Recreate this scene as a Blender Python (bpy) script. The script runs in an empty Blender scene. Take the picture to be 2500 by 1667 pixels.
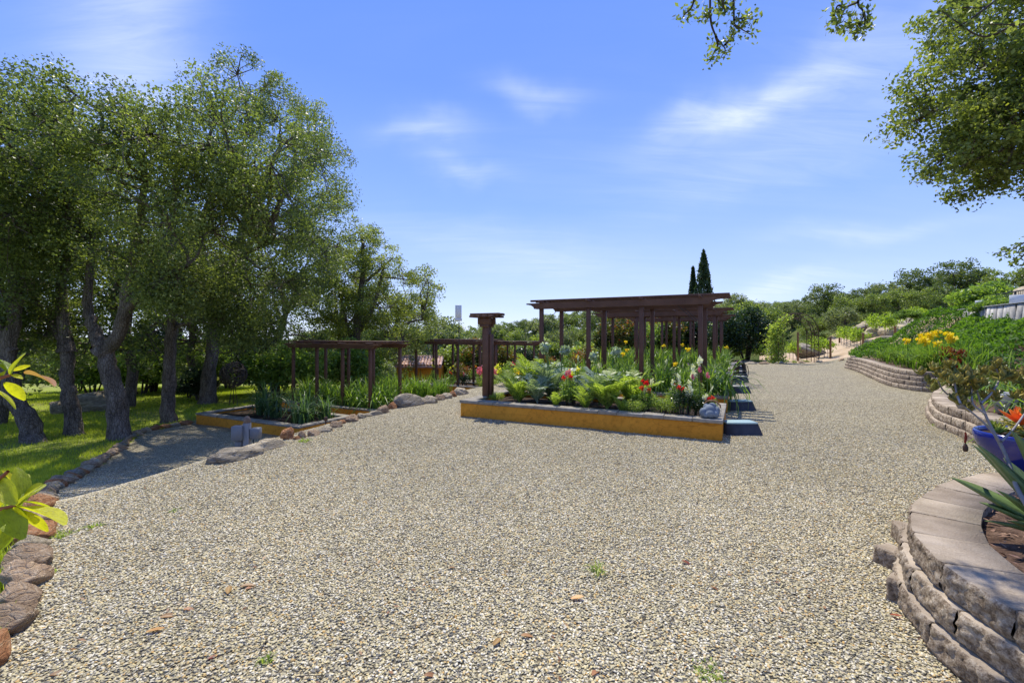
import bpy, bmesh, math, random
import numpy as np
from mathutils import Vector, Matrix, noise as mnoise
R = math.radians
scene = bpy.context.scene
COL = scene.collection

# ------------------------------------------------------------------ camera, sky, sun, exposure
EYE = 1.5
F = 1105.0            # focal length in photograph pixels (2500 wide)
HU, HV = 1250.0, 818.0
cam_d = bpy.data.cameras.new('camera')
cam_d.sensor_width = 36.0
cam_d.lens = 36.0 * F / 2500.0
cam_d.shift_y = -(833.5 - HV) / 2500.0
cam_d.clip_start = 0.05
cam_d.clip_end = 4000
cam = bpy.data.objects.new('camera', cam_d)
cam.location = (0, 0, EYE)
cam.rotation_euler = (R(90), 0, 0)
COL.objects.link(cam)
scene.camera = cam

SUN_AZ, SUN_EL = R(-9), R(61.5)     # azimuth measured from +Y towards +X
sun_dir = Vector((math.sin(SUN_AZ) * math.cos(SUN_EL), math.cos(SUN_AZ) * math.cos(SUN_EL), math.sin(SUN_EL)))
sd = bpy.data.lights.new('sun', 'SUN')
sd.energy = 4.6
sd.angle = R(0.55)
sd.color = (1.0, 0.94, 0.83)
sun = bpy.data.objects.new('sun', sd)
sun.rotation_euler = sun_dir.to_track_quat('Z', 'Y').to_euler()
COL.objects.link(sun)

world = bpy.data.worlds.new('World')
scene.world = world
world.use_nodes = True
wt = world.node_tree
wt.nodes.clear()
def wn(t, **k):
    n = wt.nodes.new(t)
    for a, b in k.items(): setattr(n, a, b)
    return n
def wl(a, b): wt.links.new(a, b)
def wmath(op, a, b=None, clamp=False):
    n = wn('ShaderNodeMath', operation=op, use_clamp=clamp)
    for i, v in enumerate((a, b)):
        if v is None: continue
        if isinstance(v, (int, float)): n.inputs[i].default_value = v
        else: wl(v, n.inputs[i])
    return n.outputs[0]
sky = wn('ShaderNodeTexSky', sky_type='NISHITA', sun_disc=False)
sky.sun_elevation = SUN_EL
sky.sun_rotation = SUN_AZ
sky.altitude = 500
sky.air_density = 1.0
sky.dust_density = 0.1
sky.ozone_density = 1.6
hsv = wn('ShaderNodeHueSaturation')
hsv.inputs['Hue'].default_value = 0.512
hsv.inputs['Saturation'].default_value = 1.06
hsv.inputs['Value'].default_value = 1.0
wl(sky.outputs[0], hsv.inputs['Color'])
tc = wn('ShaderNodeTexCoord')
sep = wn('ShaderNodeSeparateXYZ'); wl(tc.outputs['Generated'], sep.inputs[0])
zc = wmath('MAXIMUM', sep.outputs[2], 0.0)
za = wmath('ADD', zc, 0.22)
px_ = wmath('DIVIDE', sep.outputs[0], za)
py_ = wmath('DIVIDE', sep.outputs[1], za)
comb = wn('ShaderNodeCombineXYZ'); wl(px_, comb.inputs[0]); wl(py_, comb.inputs[1])
mp = wn('ShaderNodeMapping'); wl(comb.outputs[0], mp.inputs[0])
mp.inputs['Rotation'].default_value = (0, 0, R(14)); mp.inputs['Scale'].default_value = (0.5, 1.35, 1)
nz = wn('ShaderNodeTexNoise'); wl(mp.outputs[0], nz.inputs['Vector'])
nz.inputs['Scale'].default_value = 0.9; nz.inputs['Detail'].default_value = 5; nz.inputs['Roughness'].default_value = 0.42; nz.inputs['Distortion'].default_value = 0.6
cr = wn('ShaderNodeMapRange'); wl(nz.outputs[0], cr.inputs[0])
cr.inputs[1].default_value = 0.47; cr.inputs[2].default_value = 0.78; cr.inputs[3].default_value = 0.0; cr.inputs[4].default_value = 0.13
az = wmath('ARCTAN2', sep.outputs[0], sep.outputs[1])
el = wmath('ARCSINE', sep.outputs[2])
wn2 = wn('ShaderNodeTexNoise'); wl(tc.outputs['Generated'], wn2.inputs['Vector']); wn2.inputs['Scale'].default_value = 5.0; wn2.inputs['Detail'].default_value = 4
wob = wmath('MULTIPLY', wmath('SUBTRACT', wn2.outputs[0], 0.5), 0.16)
total = cr.outputs[0]
# wisps of cirrus: (azimuth, elevation, half width, half height, tilt, strength)
def uvang(u, v):
    x, z = (u - HU) / F, (HV - v) / F
    return math.atan2(x, 1.0), math.atan2(z, math.hypot(x, 1.0))
for u, v, wu, hv_, tilt, st in [(1310, 200, .09, .022, -.06, .36), (1040, 328, .10, .030, .12, .34), (1750, 285, .14, .034, .1, .42), (1900, 245, .22, .045, .28, .28), (320, 110, .10, .18, .0, .45),
                                (1130, 410, .09, .022, -.05, .25), (1300, 620, .30, .05, -.16, .2), (1880, 715, .12, .022, .1, .42), (2120, 560, .13, .02, .0, .25), (2150, 200, .30, .12, .25, .15), (1850, 420, .26, .05, .22, .14)]:
    a0, e0 = uvang(u, v)
    da = wmath('SUBTRACT', az, a0)
    de = wmath('SUBTRACT', wmath('ADD', el, wob), e0)
    de2 = wmath('SUBTRACT', de, wmath('MULTIPLY', da, tilt))
    q1 = wmath('DIVIDE', da, wu); q1 = wmath('MULTIPLY', q1, q1)
    q2 = wmath('DIVIDE', de2, hv_); q2 = wmath('MULTIPLY', q2, q2)
    g = wmath('MULTIPLY', wmath('EXPONENT', wmath('MULTIPLY', wmath('ADD', q1, q2), -1.0)), st)
    total = wmath('ADD', total, g)
fz = wn('ShaderNodeMapping'); wl(comb.outputs[0], fz.inputs[0]); fz.inputs['Rotation'].default_value = (0, 0, R(20)); fz.inputs['Scale'].default_value = (.8, 4.2, 1)
fn = wn('ShaderNodeTexNoise'); wl(fz.outputs[0], fn.inputs['Vector']); fn.inputs['Scale'].default_value = 2.4; fn.inputs['Detail'].default_value = 8; fn.inputs['Roughness'].default_value = .62; fn.inputs['Distortion'].default_value = .9
fr_ = wn('ShaderNodeMapRange'); wl(fn.outputs[0], fr_.inputs[0]); fr_.inputs[1].default_value = .3; fr_.inputs[2].default_value = .72; fr_.inputs[3].default_value = .35; fr_.inputs[4].default_value = 1.05
tot = wmath('MINIMUM', wmath('MULTIPLY', total, fr_.outputs[0]), 0.8)
elr = wn('ShaderNodeValToRGB'); wl(wmath('DIVIDE', el, 1.2, True), elr.inputs[0])
ce = elr.color_ramp.elements
while len(ce) < 5: ce.new(.5)
for i_, (p_, c_) in enumerate([(0.0, (.60, .70, .98)), (.08, (.42, .56, .955)), (.22, (.235, .40, .92)), (.42, (.14, .285, .84)), (1.0, (.08, .20, .70))]):
    ce[i_].position = p_; ce[i_].color = (*c_, 1)
grad = wn('ShaderNodeMixRGB', blend_type='MULTIPLY'); grad.inputs[0].default_value = 1.0
wl(elr.outputs[0], grad.inputs[1]); grad.inputs[2].default_value = (7.6, 7.6, 7.6, 1)
skm = wn('ShaderNodeMixRGB'); skm.inputs[0].default_value = .85; wl(hsv.outputs[0], skm.inputs[1]); wl(grad.outputs[0], skm.inputs[2])
mixc = wn('ShaderNodeMixRGB'); wl(tot, mixc.inputs[0]); wl(skm.outputs[0], mixc.inputs[1])
mixc.inputs[2].default_value = (6.2, 6.7, 8.2, 1)
bg = wn('ShaderNodeBackground'); wl(mixc.outputs[0], bg.inputs[0]); bg.inputs[1].default_value = 0.14
out = wn('ShaderNodeOutputWorld'); wl(bg.outputs[0], out.inputs[0])

vs = scene.view_settings
vs.view_transform = 'Standard'; vs.look = 'None'; vs.gamma = 1.0; vs.use_curve_mapping = False
vs.exposure = 0.3
cy = scene.cycles
cy.use_denoising = True
cy.max_bounces = 7; cy.diffuse_bounces = 4; cy.glossy_bounces = 2; cy.transmission_bounces = 4; cy.transparent_max_bounces = 6
cy.caustics_reflective = False; cy.caustics_refractive = False

# ------------------------------------------------------------------ helpers
def at(u, v, z):                     # world point at height z seen where the photograph's pixel (u, v) is
    y = (EYE - z) * F / (v - HV)
    return Vector(((u - HU) / F * y, y, z))
def aty(u, v, y):
    return Vector(((u - HU) / F * y, y, EYE - (v - HV) / F * y))

class MB:
    """collects numpy geometry, builds one mesh"""
    def __init__(s): s.v = []; s.f = []; s.n = 0; s.t = []; s.u = []
    def add(s, v, f, tint=0.5):
        v = np.asarray(v, dtype=np.float64).reshape(-1, 3)
        s.v.append(v)
        s.f.append(np.asarray(f, dtype=np.int64) + s.n)
        s.t.append(np.broadcast_to(np.asarray(tint, dtype=np.float64), (len(v),)))
        s.n += len(v)
        return s
    def data(s, name, mat, smooth=False):
        V = np.concatenate(s.v)
        me = bpy.data.meshes.new(name)
        tris = [f for f in s.f if f.shape[1] == 3]; quads = [f for f in s.f if f.shape[1] == 4]
        loops = []; starts = []; tot = 0; nf = 0; sizes = []
        for grp, k in ((tris, 3), (quads, 4)):
            if grp:
                a = np.concatenate(grp)
                loops.append(a.reshape(-1)); starts.append(tot + np.arange(len(a)) * k); tot += a.size; nf += len(a)
        loops = np.concatenate(loops); starts = np.concatenate(starts)
        me.vertices.add(len(V)); me.vertices.foreach_set('co', V.astype(np.float32).ravel())
        me.loops.add(len(loops)); me.loops.foreach_set('vertex_index', loops.astype(np.int32))
        me.polygons.add(nf); me.polygons.foreach_set('loop_start', starts.astype(np.int32))
        at_ = me.attributes.new('tint', 'FLOAT', 'POINT'); at_.data.foreach_set('value', np.concatenate(s.t).astype(np.float32))
        if smooth: me.polygons.foreach_set('use_smooth', np.ones(nf, dtype=bool))
        me.update(calc_edges=True)
        me.validate()
        if mat: me.materials.append(mat)
        return me
    def build(s, name, mat, parent=None, smooth=False):
        return put(name, s.data(name, mat, smooth), parent)

def put(name, me, parent=None, loc=None, rot=None, scale=None):
    o = bpy.data.objects.new(name, me)
    COL.objects.link(o)
    if parent: o.parent = parent
    if loc is not None: o.location = loc
    if rot is not None: o.rotation_euler = rot
    if scale is not None: o.scale = scale if hasattr(scale, '__len__') else (scale,) * 3
    return o
def tag(o, label=None, cat=None, group=None, kind=None):
    if label: o['label'] = label
    if cat: o['category'] = cat
    if group: o['group'] = group
    if kind: o['kind'] = kind
    return o
def empty(name, loc, rz, label, cat, group=None):
    o = bpy.data.objects.new(name, None); COL.objects.link(o)
    o.location = loc; o.rotation_euler = (0, 0, rz); o.empty_display_size = 0.1
    return tag(o, label, cat, group)
def copy_tree(o, label=None, group=None, loc=None, rz=None, scale=None, parent=None, first=True):
    c = o.copy(); COL.objects.link(c)
    if parent is not None: c.parent = parent
    if first:
        if label: c['label'] = label
        if group: c['group'] = group
        if loc is not None: c.location = loc
        if rz is not None: c.rotation_euler = (0, 0, rz)
        if scale is not None: c.scale = (scale,) * 3 if not hasattr(scale, '__len__') else scale
    for ch in KIDS.get(o.name, []):
        d = copy_tree(ch, parent=c, first=False)
        KIDS.setdefault(c.name, []).append(d)
    return c
KIDS = {}
def kid(o, *ch):
    KIDS.setdefault(o.name, []).extend(ch)
    return ch[0]

def box(c, s, bev=0.0):
    """centre, full size; slightly chamfered when bev > 0"""
    cx, cy_, cz = c; hx, hy, hz = s[0] / 2, s[1] / 2, s[2] / 2
    if bev <= 0:
        v = [(cx + a * hx, cy_ + b * hy, cz + d * hz) for a in (-1, 1) for b in (-1, 1) for d in (-1, 1)]
        f = [(0, 1, 3, 2), (4, 6, 7, 5), (0, 4, 5, 1), (2, 3, 7, 6), (0, 2, 6, 4), (1, 5, 7, 3)]
        return np.array(v), np.array(f)
    b = bev
    v = []
    for zz, inset in ((-hz, b), (-hz + b, 0), (hz - b, 0), (hz, b)):
        x, y = hx - inset, hy - inset
        v += [(-x + (b if inset == 0 else 0), -y, zz), (x - (b if inset == 0 else 0), -y, zz), (x, -y + (b if inset == 0 else 0), zz), (x, y - (b if inset == 0 else 0), zz),
              (x - (b if inset == 0 else 0), y, zz), (-x + (b if inset == 0 else 0), y, zz), (-x, y - (b if inset == 0 else 0), zz), (-x, -y + (b if inset == 0 else 0), zz)]
    v = np.array(v) + np.array([cx, cy_, cz])
    f = []
    for k in range(3):
        for i in range(8):
            j = (i + 1) % 8
            f.append((k * 8 + i, k * 8 + j, k * 8 + 8 + j, k * 8 + 8 + i))
    for base, rev in ((0, True), (24, False)):
        for q in ((0, 1, 2, 7), (7, 2, 3, 6), (6, 3, 4, 5)):
            q = tuple(base + i for i in q)
            f.append(q[::-1] if rev else q)
    return v, np.array(f)

def tube(path, rad, n=6, cap=True):
    P = np.asarray(path, dtype=float); m = len(P)
    r = np.broadcast_to(np.asarray(rad, dtype=float), (m,))
    T = np.gradient(P, axis=0); T /= np.linalg.norm(T, axis=1)[:, None] + 1e-9
    up = np.array([0, 0, 1.0]) if abs(T[0][2]) < 0.9 else np.array([1.0, 0, 0])
    N = np.zeros_like(P); B = np.zeros_like(P)
    a = np.cross(T[0], up); a /= np.linalg.norm(a)
    for i in range(m):
        a = a - T[i] * np.dot(a, T[i]); a /= np.linalg.norm(a) + 1e-9
        N[i] = a; B[i] = np.cross(T[i], a)
    th = np.linspace(0, 2 * np.pi, n, endpoint=False)
    V = P[:, None, :] + r[:, None, None] * (np.cos(th)[None, :, None] * N[:, None, :] + np.sin(th)[None, :, None] * B[:, None, :])
    V = V.reshape(-1, 3)
    i = np.arange(m - 1)[:, None] * n; j = np.arange(n)[None, :]; j2 = (j + 1) % n
    Fq = np.stack([i + j, i + j2, i + n + j2, i + n + j], axis=-1).reshape(-1, 4)
    return V, Fq
def smooth_path(pts, k=6):
    P = np.asarray(pts, dtype=float)
    P = np.vstack([2 * P[0] - P[1], P, 2 * P[-1] - P[-2]])
    outp = []
    for i in range(1, len(P) - 2):
        p0, p1, p2, p3 = P[i - 1], P[i], P[i + 1], P[i + 2]
        for t in np.linspace(0, 1, k, endpoint=False):
            outp.append(0.5 * ((2 * p1) + (-p0 + p2) * t + (2 * p0 - 5 * p1 + 4 * p2 - p3) * t * t + (-p0 + 3 * p1 - 3 * p2 + p3) * t ** 3))
    outp.append(P[-2])
    return np.array(outp)
def lathe(prof, n=24):
    P = np.array(prof); th = np.linspace(0, 2 * np.pi, n, endpoint=False)
    V = np.stack([P[:, 0:1] * np.cos(th), P[:, 0:1] * np.sin(th), np.repeat(P[:, 1:2], n, 1)], axis=-1).reshape(-1, 3)
    m = len(P); i = np.arange(m - 1)[:, None] * n; j = np.arange(n)[None, :]; j2 = (j + 1) % n
    return V, np.stack([i + j, i + j2, i + n + j2, i + n + j], axis=-1).reshape(-1, 4)
def sphere(c, r, sub=2):
    V, Fc = ICO[sub]
    return V * np.asarray(r) + np.asarray(c), Fc
ICO = {}
for sub in (1, 2, 3, 4):
    bm = bmesh.new(); bmesh.ops.create_icosphere(bm, subdivisions=sub, radius=1.0)
    ICO[sub] = (np.array([v.co[:] for v in bm.verts]), np.array([[v.index for v in f.verts] for f in bm.faces])); bm.free()

def leafcloud(rng, pts, size, aspect=0.55, up=0.6, quad=False, droop=None, svar=0.35):
    n = len(pts)
    nn = rng.normal(size=(n, 3)); nn[:, 2] += up * 1.5; nn /= np.linalg.norm(nn, axis=1)[:, None]
    t = rng.normal(size=(n, 3))
    if droop is not None: t = t * 0.55 + droop
    t -= nn * (t * nn).sum(1)[:, None]; t /= np.linalg.norm(t, axis=1)[:, None] + 1e-9
    b = np.cross(nn, t)
    L = size * (1 + svar * rng.uniform(-1, 1, n))[:, None]; W = L * aspect
    if quad:
        V = np.stack([pts, pts + t * L * 0.5 + b * W * 0.5 + nn * L * .06, pts + t * L, pts + t * L * 0.5 - b * W * 0.5 + nn * L * .06], axis=1).reshape(-1, 3)
        Fq = np.arange(n * 4).reshape(n, 4); k = 4
    else:
        V = np.stack([pts - t * L * .5, pts + t * L * 0.35 + b * W * 0.6, pts + t * L * .35 - b * W * 0.6], axis=1).reshape(-1, 3)
        Fq = np.arange(n * 3).reshape(n, 3); k = 3
    return V, Fq, k

# ------------------------------------------------------------------ materials
def new_mat(name):
    m = bpy.data.materials.new(name); m.use_nodes = True
    nt = m.node_tree; nt.nodes.clear()
    return m, nt
class NT:
    def __init__(s, name):
        s.m, s.t = new_mat(name)
        s.out = s.n('ShaderNodeOutputMaterial')
    def n(s, t, **k):
        x = s.t.nodes.new(t)
        for a, b in k.items(): setattr(x, a, b)
        return x
    def l(s, a, b): s.t.links.new(a, b); return s
    def co(s, kind='Object', scale=None):
        c = s.n('ShaderNodeTexCoord').outputs[kind]
        if scale is not None:
            mpn = s.n('ShaderNodeMapping'); s.l(c, mpn.inputs[0]); mpn.inputs['Scale'].default_value = scale; c = mpn.outputs[0]
        return c
    def geo(s): return s.n('ShaderNodeNewGeometry').outputs['Position']
    def noise(s, vec, scale, detail=4, rough=0.55, dist=0.0):
        x = s.n('ShaderNodeTexNoise'); s.l(vec, x.inputs['Vector'])
        x.inputs['Scale'].default_value = scale; x.inputs['Detail'].default_value = detail; x.inputs['Roughness'].default_value = rough; x.inputs['Distortion'].default_value = dist
        return x.outputs[0]
    def ramp(s, fac, stops, interp='LINEAR'):
        x = s.n('ShaderNodeValToRGB'); s.l(fac, x.inputs[0]); x.color_ramp.interpolation = interp
        e = x.color_ramp.elements
        while len(e) < len(stops): e.new(0.5)
        for i, (p, c) in enumerate(stops):
            e[i].position = p; e[i].color = (c[0], c[1], c[2], 1)
        return x.outputs[0]
    def mix(s, fac, a, b, mode='MIX'):
        x = s.n('ShaderNodeMixRGB', blend_type=mode)
        for i, v in enumerate((fac, a, b)):
            if isinstance(v, (int, float)): x.inputs[i].default_value = v
            elif isinstance(v, tuple): x.inputs[i].default_value = (v[0], v[1], v[2], 1)
            else: s.l(v, x.inputs[i])
        return x.outputs[0]
    def math(s, op, a, b=0.0, clamp=False):
        x = s.n('ShaderNodeMath', operation=op, use_clamp=clamp)
        for i, v in enumerate((a, b)):
            if isinstance(v, (int, float)): x.inputs[i].default_value = v
            else: s.l(v, x.inputs[i])
        return x.outputs[0]
    def bump(s, h, strength=0.5, dist=0.01):
        x = s.n('ShaderNodeBump'); s.l(h, x.inputs['Height']); x.inputs['Strength'].default_value = strength; x.inputs['Distance'].default_value = dist
        return x.outputs[0]
    def bsdf(s, col, rough=0.7, nrm=None, spec=0.4, metal=0.0, coat=0.0):
        x = s.n('ShaderNodeBsdfPrincipled')
        if isinstance(col, tuple): x.inputs['Base Color'].default_value = (*col, 1)
        else: s.l(col, x.inputs['Base Color'])
        if isinstance(rough, (int, float)): x.inputs['Roughness'].default_value = rough
        else: s.l(rough, x.inputs['Roughness'])
        x.inputs['Specular IOR Level'].default_value = spec
        x.inputs['Metallic'].default_value = metal
        x.inputs['Coat Weight'].default_value = coat
        if nrm is not None: s.l(nrm, x.inputs['Normal'])
        return x.outputs[0]
    def done(s, sh):
        s.l(sh, s.out.inputs['Surface']); return s.m

def mottled(name, c1, c2, scale=6, rough=0.8, bump=0.3, bdist=0.01, bscale=None, c3=None, coords='Object', stretch=None, spec=0.3, rand=0.0):
    q = NT(name); c = q.co(coords, stretch)
    a = q.noise(c, scale, 6, 0.6)
    stops = [(0.3, c1), (0.7, c2)] if c3 is None else [(0.28, c1), (0.5, c2), (0.72, c3)]
    col = q.ramp(a, stops)
    if rand > 0:
        oi = q.n('ShaderNodeObjectInfo').outputs['Random']
        col = q.mix(1.0, col, q.ramp(oi, [(0, (1 - rand,) * 3), (1, (1 + rand,) * 3)]), 'MULTIPLY')
    b = q.noise(c, bscale or scale * 4, 8, 0.65)
    return q.done(q.bsdf(col, rough, q.bump(b, bump, bdist), spec))

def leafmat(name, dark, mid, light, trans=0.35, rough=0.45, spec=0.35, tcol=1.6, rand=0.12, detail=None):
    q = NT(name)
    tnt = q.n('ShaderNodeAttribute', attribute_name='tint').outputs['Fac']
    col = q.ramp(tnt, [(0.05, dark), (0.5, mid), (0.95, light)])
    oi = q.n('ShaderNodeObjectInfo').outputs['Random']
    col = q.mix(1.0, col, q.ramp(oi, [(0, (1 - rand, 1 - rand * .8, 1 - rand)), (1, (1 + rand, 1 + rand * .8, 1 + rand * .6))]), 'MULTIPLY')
    nrm = None
    if detail:
        co_ = q.co('Object', detail[0]); dn = q.noise(co_, detail[1], 5, .65); dn2 = q.noise(q.co('Object'), 5, 4, .6)
        col = q.mix(1.0, col, q.ramp(q.math('ADD', q.math('MULTIPLY', dn, .6), q.math('MULTIPLY', dn2, .4)), [(.36, (.68, .66, .6)), (.5, (1, 1, 1)), (.66, (1.2, 1.18, 1.1))]), 'MULTIPLY'); nrm = q.bump(dn, .35, .02)
    p = q.bsdf(col, rough, nrm, spec)
    tr = q.n('ShaderNodeBsdfTranslucent')
    q.l(q.mix(1.0, col, (tcol * 1.05, tcol * 1.1, tcol * 0.45), 'MULTIPLY'), tr.inputs[0])
    ms = q.n('ShaderNodeMixShader'); ms.inputs[0].default_value = trans
    q.l(p, ms.inputs[1]); q.l(tr.outputs[0], ms.inputs[2])
    return q.done(ms.outputs[0])

M = {}
M['oak'] = leafmat('oak_leaves', (.07, .095, .035), (.15, .19, .058), (.31, .35, .12), .46)
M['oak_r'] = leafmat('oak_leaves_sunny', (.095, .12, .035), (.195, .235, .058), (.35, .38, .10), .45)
M['far_a'] = leafmat('far_leaves_green', (.115, .155, .04), (.20, .255, .06), (.31, .37, .095), .38)
M['far_b'] = leafmat('far_leaves_grey', (.125, .155, .075), (.205, .24, .11), (.29, .32, .15), .4)
M['far_c'] = leafmat('far_leaves_dark', (.07, .10, .035), (.125, .165, .05), (.21, .25, .075), .36)
M['far_d'] = leafmat('far_leaves_bright', (.12, .18, .03), (.21, .29, .045), (.32, .40, .07), .35)
M['cypress'] = leafmat('cypress_leaves', (.03, .055, .02), (.055, .09, .03), (.10, .14, .04), .2)
M['shrub'] = leafmat('shrub_leaves', (.075, .13, .03), (.16, .245, .045), (.28, .37, .085), .45)
M['shrub_dark'] = leafmat('dark_shrub_leaves', (.012, .028, .01), (.025, .05, .014), (.05, .085, .02), .2, rough=.35)
M['photinia'] = leafmat('photinia_shrub_leaves', (.03, .07, .015), (.10, .13, .02), (.38, .09, .035), .35)
M['juniper'] = leafmat('juniper_leaves', (.05, .115, .018), (.11, .21, .026), (.19, .30, .04), .42, rough=.6)
M['iris'] = leafmat('iris_leaves', (.06, .12, .025), (.13, .22, .035), (.26, .35, .07), .42, rough=.38)
M['iris_d'] = leafmat('dark_iris_leaves', (.05, .10, .045), (.09, .16, .06), (.18, .25, .10), .4, rough=.38)
M['vine'] = leafmat('grapevine_leaves', (.13, .20, .025), (.23, .32, .04), (.33, .42, .07), .48)
M['silver'] = leafmat('silver_leaves', (.16, .22, .13), (.28, .35, .24), (.45, .5, .4), .3)
M['fern'] = leafmat('feathery_leaves', (.14, .20, .04), (.26, .34, .07), (.44, .50, .14), .45)
M['grass'] = leafmat('grass_blades', (.19, .23, .025), (.33, .39, .035), (.46, .50, .075), .45, rough=.5)
M['succ'] = leafmat('succulent_leaves', (.10, .12, .03), (.22, .22, .05), (.38, .30, .07), .25, rough=.35)
M['red_leaf'] = leafmat('red_leaves', (.10, .02, .015), (.22, .035, .02), (.35, .09, .03), .35)
M['aloe_o'] = leafmat('orange_rosette', (.55, .10, .02), (.75, .16, .03), (.75, .32, .05), .35, rough=.3)
M['aloe_g'] = leafmat('green_rosette', (.08, .16, .04), (.16, .26, .06), (.45, .45, .06), .3, rough=.35)
M['agave'] = leafmat('agave_leaves', (.10, .17, .07), (.15, .23, .09), (.27, .34, .14), .18, rough=.38, spec=.4, rand=.1, detail=((1, 14, 14), 4))
M['photin_leaf'] = leafmat('photinia_leaf', (.20, .28, .02), (.44, .47, .025), (.62, .56, .03), .5, rough=.3, spec=.45, tcol=1.25, rand=.2, detail=((3, 12, 3), 3))
M['photin_red'] = leafmat('photinia_leaf_red', (.30, .12, .06), (.40, .20, .10), (.5, .3, .1), .35, rough=.3)
M['fallen'] = leafmat('fallen_leaf', (.18, .07, .03), (.32, .16, .07), (.55, .30, .10), .1, rough=.5, rand=.35)
for nm, c in {'f_red': (.72, .018, .025), 'f_white': (.80, .80, .70), 'f_pink': (.75, .22, .33), 'f_yellow': (.85, .62, .02), 'f_lemon': (.80, .78, .10), 'f_mauve': (.45, .38, .55), 'f_orange': (.75, .28, .06)}.items():
    M[nm] = leafmat(nm + '_petals', tuple(x * .75 for x in c), c, tuple(min(.95, x * 1.15 + .02) for x in c), .4, rough=.6, tcol=1.1, rand=.05)

def barkmat(name, a, b, c):
    q = NT(name); co = q.co('Object', (1, 1, .28))
    v = q.n('ShaderNodeTexVoronoi', feature='DISTANCE_TO_EDGE'); q.l(q.mix(.12, co, q.n('ShaderNodeTexNoise').outputs['Color'], 'ADD'), v.inputs['Vector']); v.inputs['Scale'].default_value = 22
    n1 = q.noise(co, 7, 6, .65)
    col = q.ramp(n1, [(0.3, a), (0.52, b), (0.75, c)])
    col = q.mix(1.0, col, q.ramp(v.outputs['Distance'], [(0.0, (.35, .32, .3)), (0.12, (1, 1, 1))]), 'MULTIPLY')
    h = q.math('ADD', q.math('MULTIPLY', v.outputs['Distance'], 1.5), n1)
    return q.done(q.bsdf(col, .9, q.bump(h, .9, .03), .2))
M['bark'] = barkmat('oak_bark', (.085, .068, .052), (.185, .15, .118), (.30, .255, .21))
M['twig'] = mottled('twig_bark', (.045, .035, .028), (.11, .09, .07), 8, .9, .4)

q = NT('gravel_ground'); g = q.geo()
v1 = q.n('ShaderNodeTexVoronoi'); q.l(g, v1.inputs['Vector']); v1.inputs['Scale'].default_value = 66; v1.inputs['Randomness'].default_value = 1
sepc = q.n('ShaderNodeSeparateColor'); q.l(v1.outputs['Color'], sepc.inputs[0])
GRAV = [(0.0, (.10, .088, .062)), (0.14, (.19, .165, .115)), (0.3, (.41, .365, .245)), (0.5, (.55, .485, .31)), (0.7, (.64, .555, .34)), (0.86, (.72, .66, .49)), (1.0, (.82, .77, .61))]
gcol = q.ramp(sepc.outputs[0], GRAV)
gcol = q.mix(1.0, gcol, q.ramp(v1.outputs['Distance'], [(0.25, (1, 1, 1)), (0.75, (.45, .43, .4))]), 'MULTIPLY')
big = q.noise(g, .55, 4, .6)
gcol = q.mix(1.0, gcol, q.ramp(big, [(0.3, (.94, .94, .94)), (0.7, (1.06, 1.05, 1.0))]), 'MULTIPLY')
mid = q.noise(g, 7, 4, .6)
gcol = q.mix(1.0, gcol, q.ramp(mid, [(0.3, (.80, .79, .78)), (0.65, (1.08, 1.07, 1.05))]), 'MULTIPLY')
inv = q.math('SUBTRACT', 1.0, v1.outputs['Distance'])
M['gravel'] = q.done(q.bsdf(gcol, .85, q.bump(q.math('ADD', inv, q.math('MULTIPLY', mid, .6)), 1.0, .02), .25))
q = NT('pebble'); oi = q.n('ShaderNodeObjectInfo').outputs['Random']
pc = q.ramp(oi, [(0.0, (.13, .125, .11)), (0.12, (.24, .222, .18)), (0.3, (.42, .375, .245)), (0.5, (.55, .48, .29)), (0.68, (.63, .54, .29)), (0.77, (.55, .34, .11)), (0.80, (.60, .54, .40)), (1.0, (.80, .75, .60))])
pn = q.noise(q.geo(), 160, 3, .6)
pc = q.mix(1.0, pc, q.ramp(pn, [(0.3, (.8, .8, .8)), (0.7, (1.1, 1.1, 1.08))]), 'MULTIPLY')
lp = q.noise(q.geo(), .7, 4, .6)
pc = q.mix(1.0, pc, q.ramp(lp, [(0.34, (.90, .89, .87)), (0.5, (1, 1, 1)), (0.68, (1.08, 1.06, 1.02))]), 'MULTIPLY')
M['pebble'] = q.done(q.bsdf(q.mix(1.0, pc, (1.02, 1.0, .95), 'MULTIPLY'), .7, None, .2))

def groundmat(name, stops, scale, bumpd=.03, fine=40, patch=None):
    q = NT(name); g = q.geo()
    n1 = q.noise(g, scale, 6, .65); n2 = q.noise(g, fine, 5, .7)
    col = q.ramp(q.math('ADD', q.math('MULTIPLY', n1, .6), q.math('MULTIPLY', n2, .4)), stops)
    return q.done(q.bsdf(col, .95, q.bump(q.math('ADD', n1, n2), .8, bumpd), .1))
M['lawn'] = groundmat('lawn_ground', [(.36, (.20, .17, .10)), (.45, (.20, .21, .06)), (.55, (.28, .33, .05)), (.68, (.37, .42, .07))], .8, .03, 30)
M['soil'] = groundmat('vineyard_soil', [(.35, (.32, .23, .14)), (.5, (.50, .38, .25)), (.65, (.58, .46, .32))], .9, .02, 30)
M['mulch'] = groundmat('bark_mulch', [(.36, (.05, .03, .022)), (.5, (.13, .08, .055)), (.64, (.26, .17, .12))], 9, .03, 70)
M['hills'] = groundmat('hill_scrub', [(.35, (.045, .07, .02)), (.5, (.09, .12, .03)), (.68, (.17, .17, .06))], .35, .3, 3)
M['darksoil'] = groundmat('bed_soil', [(.38, (.025, .018, .012)), (.52, (.06, .042, .03)), (.64, (.12, .085, .06))], 9, .03, 60)
q = NT('orange_stucco'); g = q.geo(); n1 = q.noise(g, 1.3, 5, .6); n2 = q.noise(g, 14, 7, .7); n3 = q.noise(g, 90, 4, .6)
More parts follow.
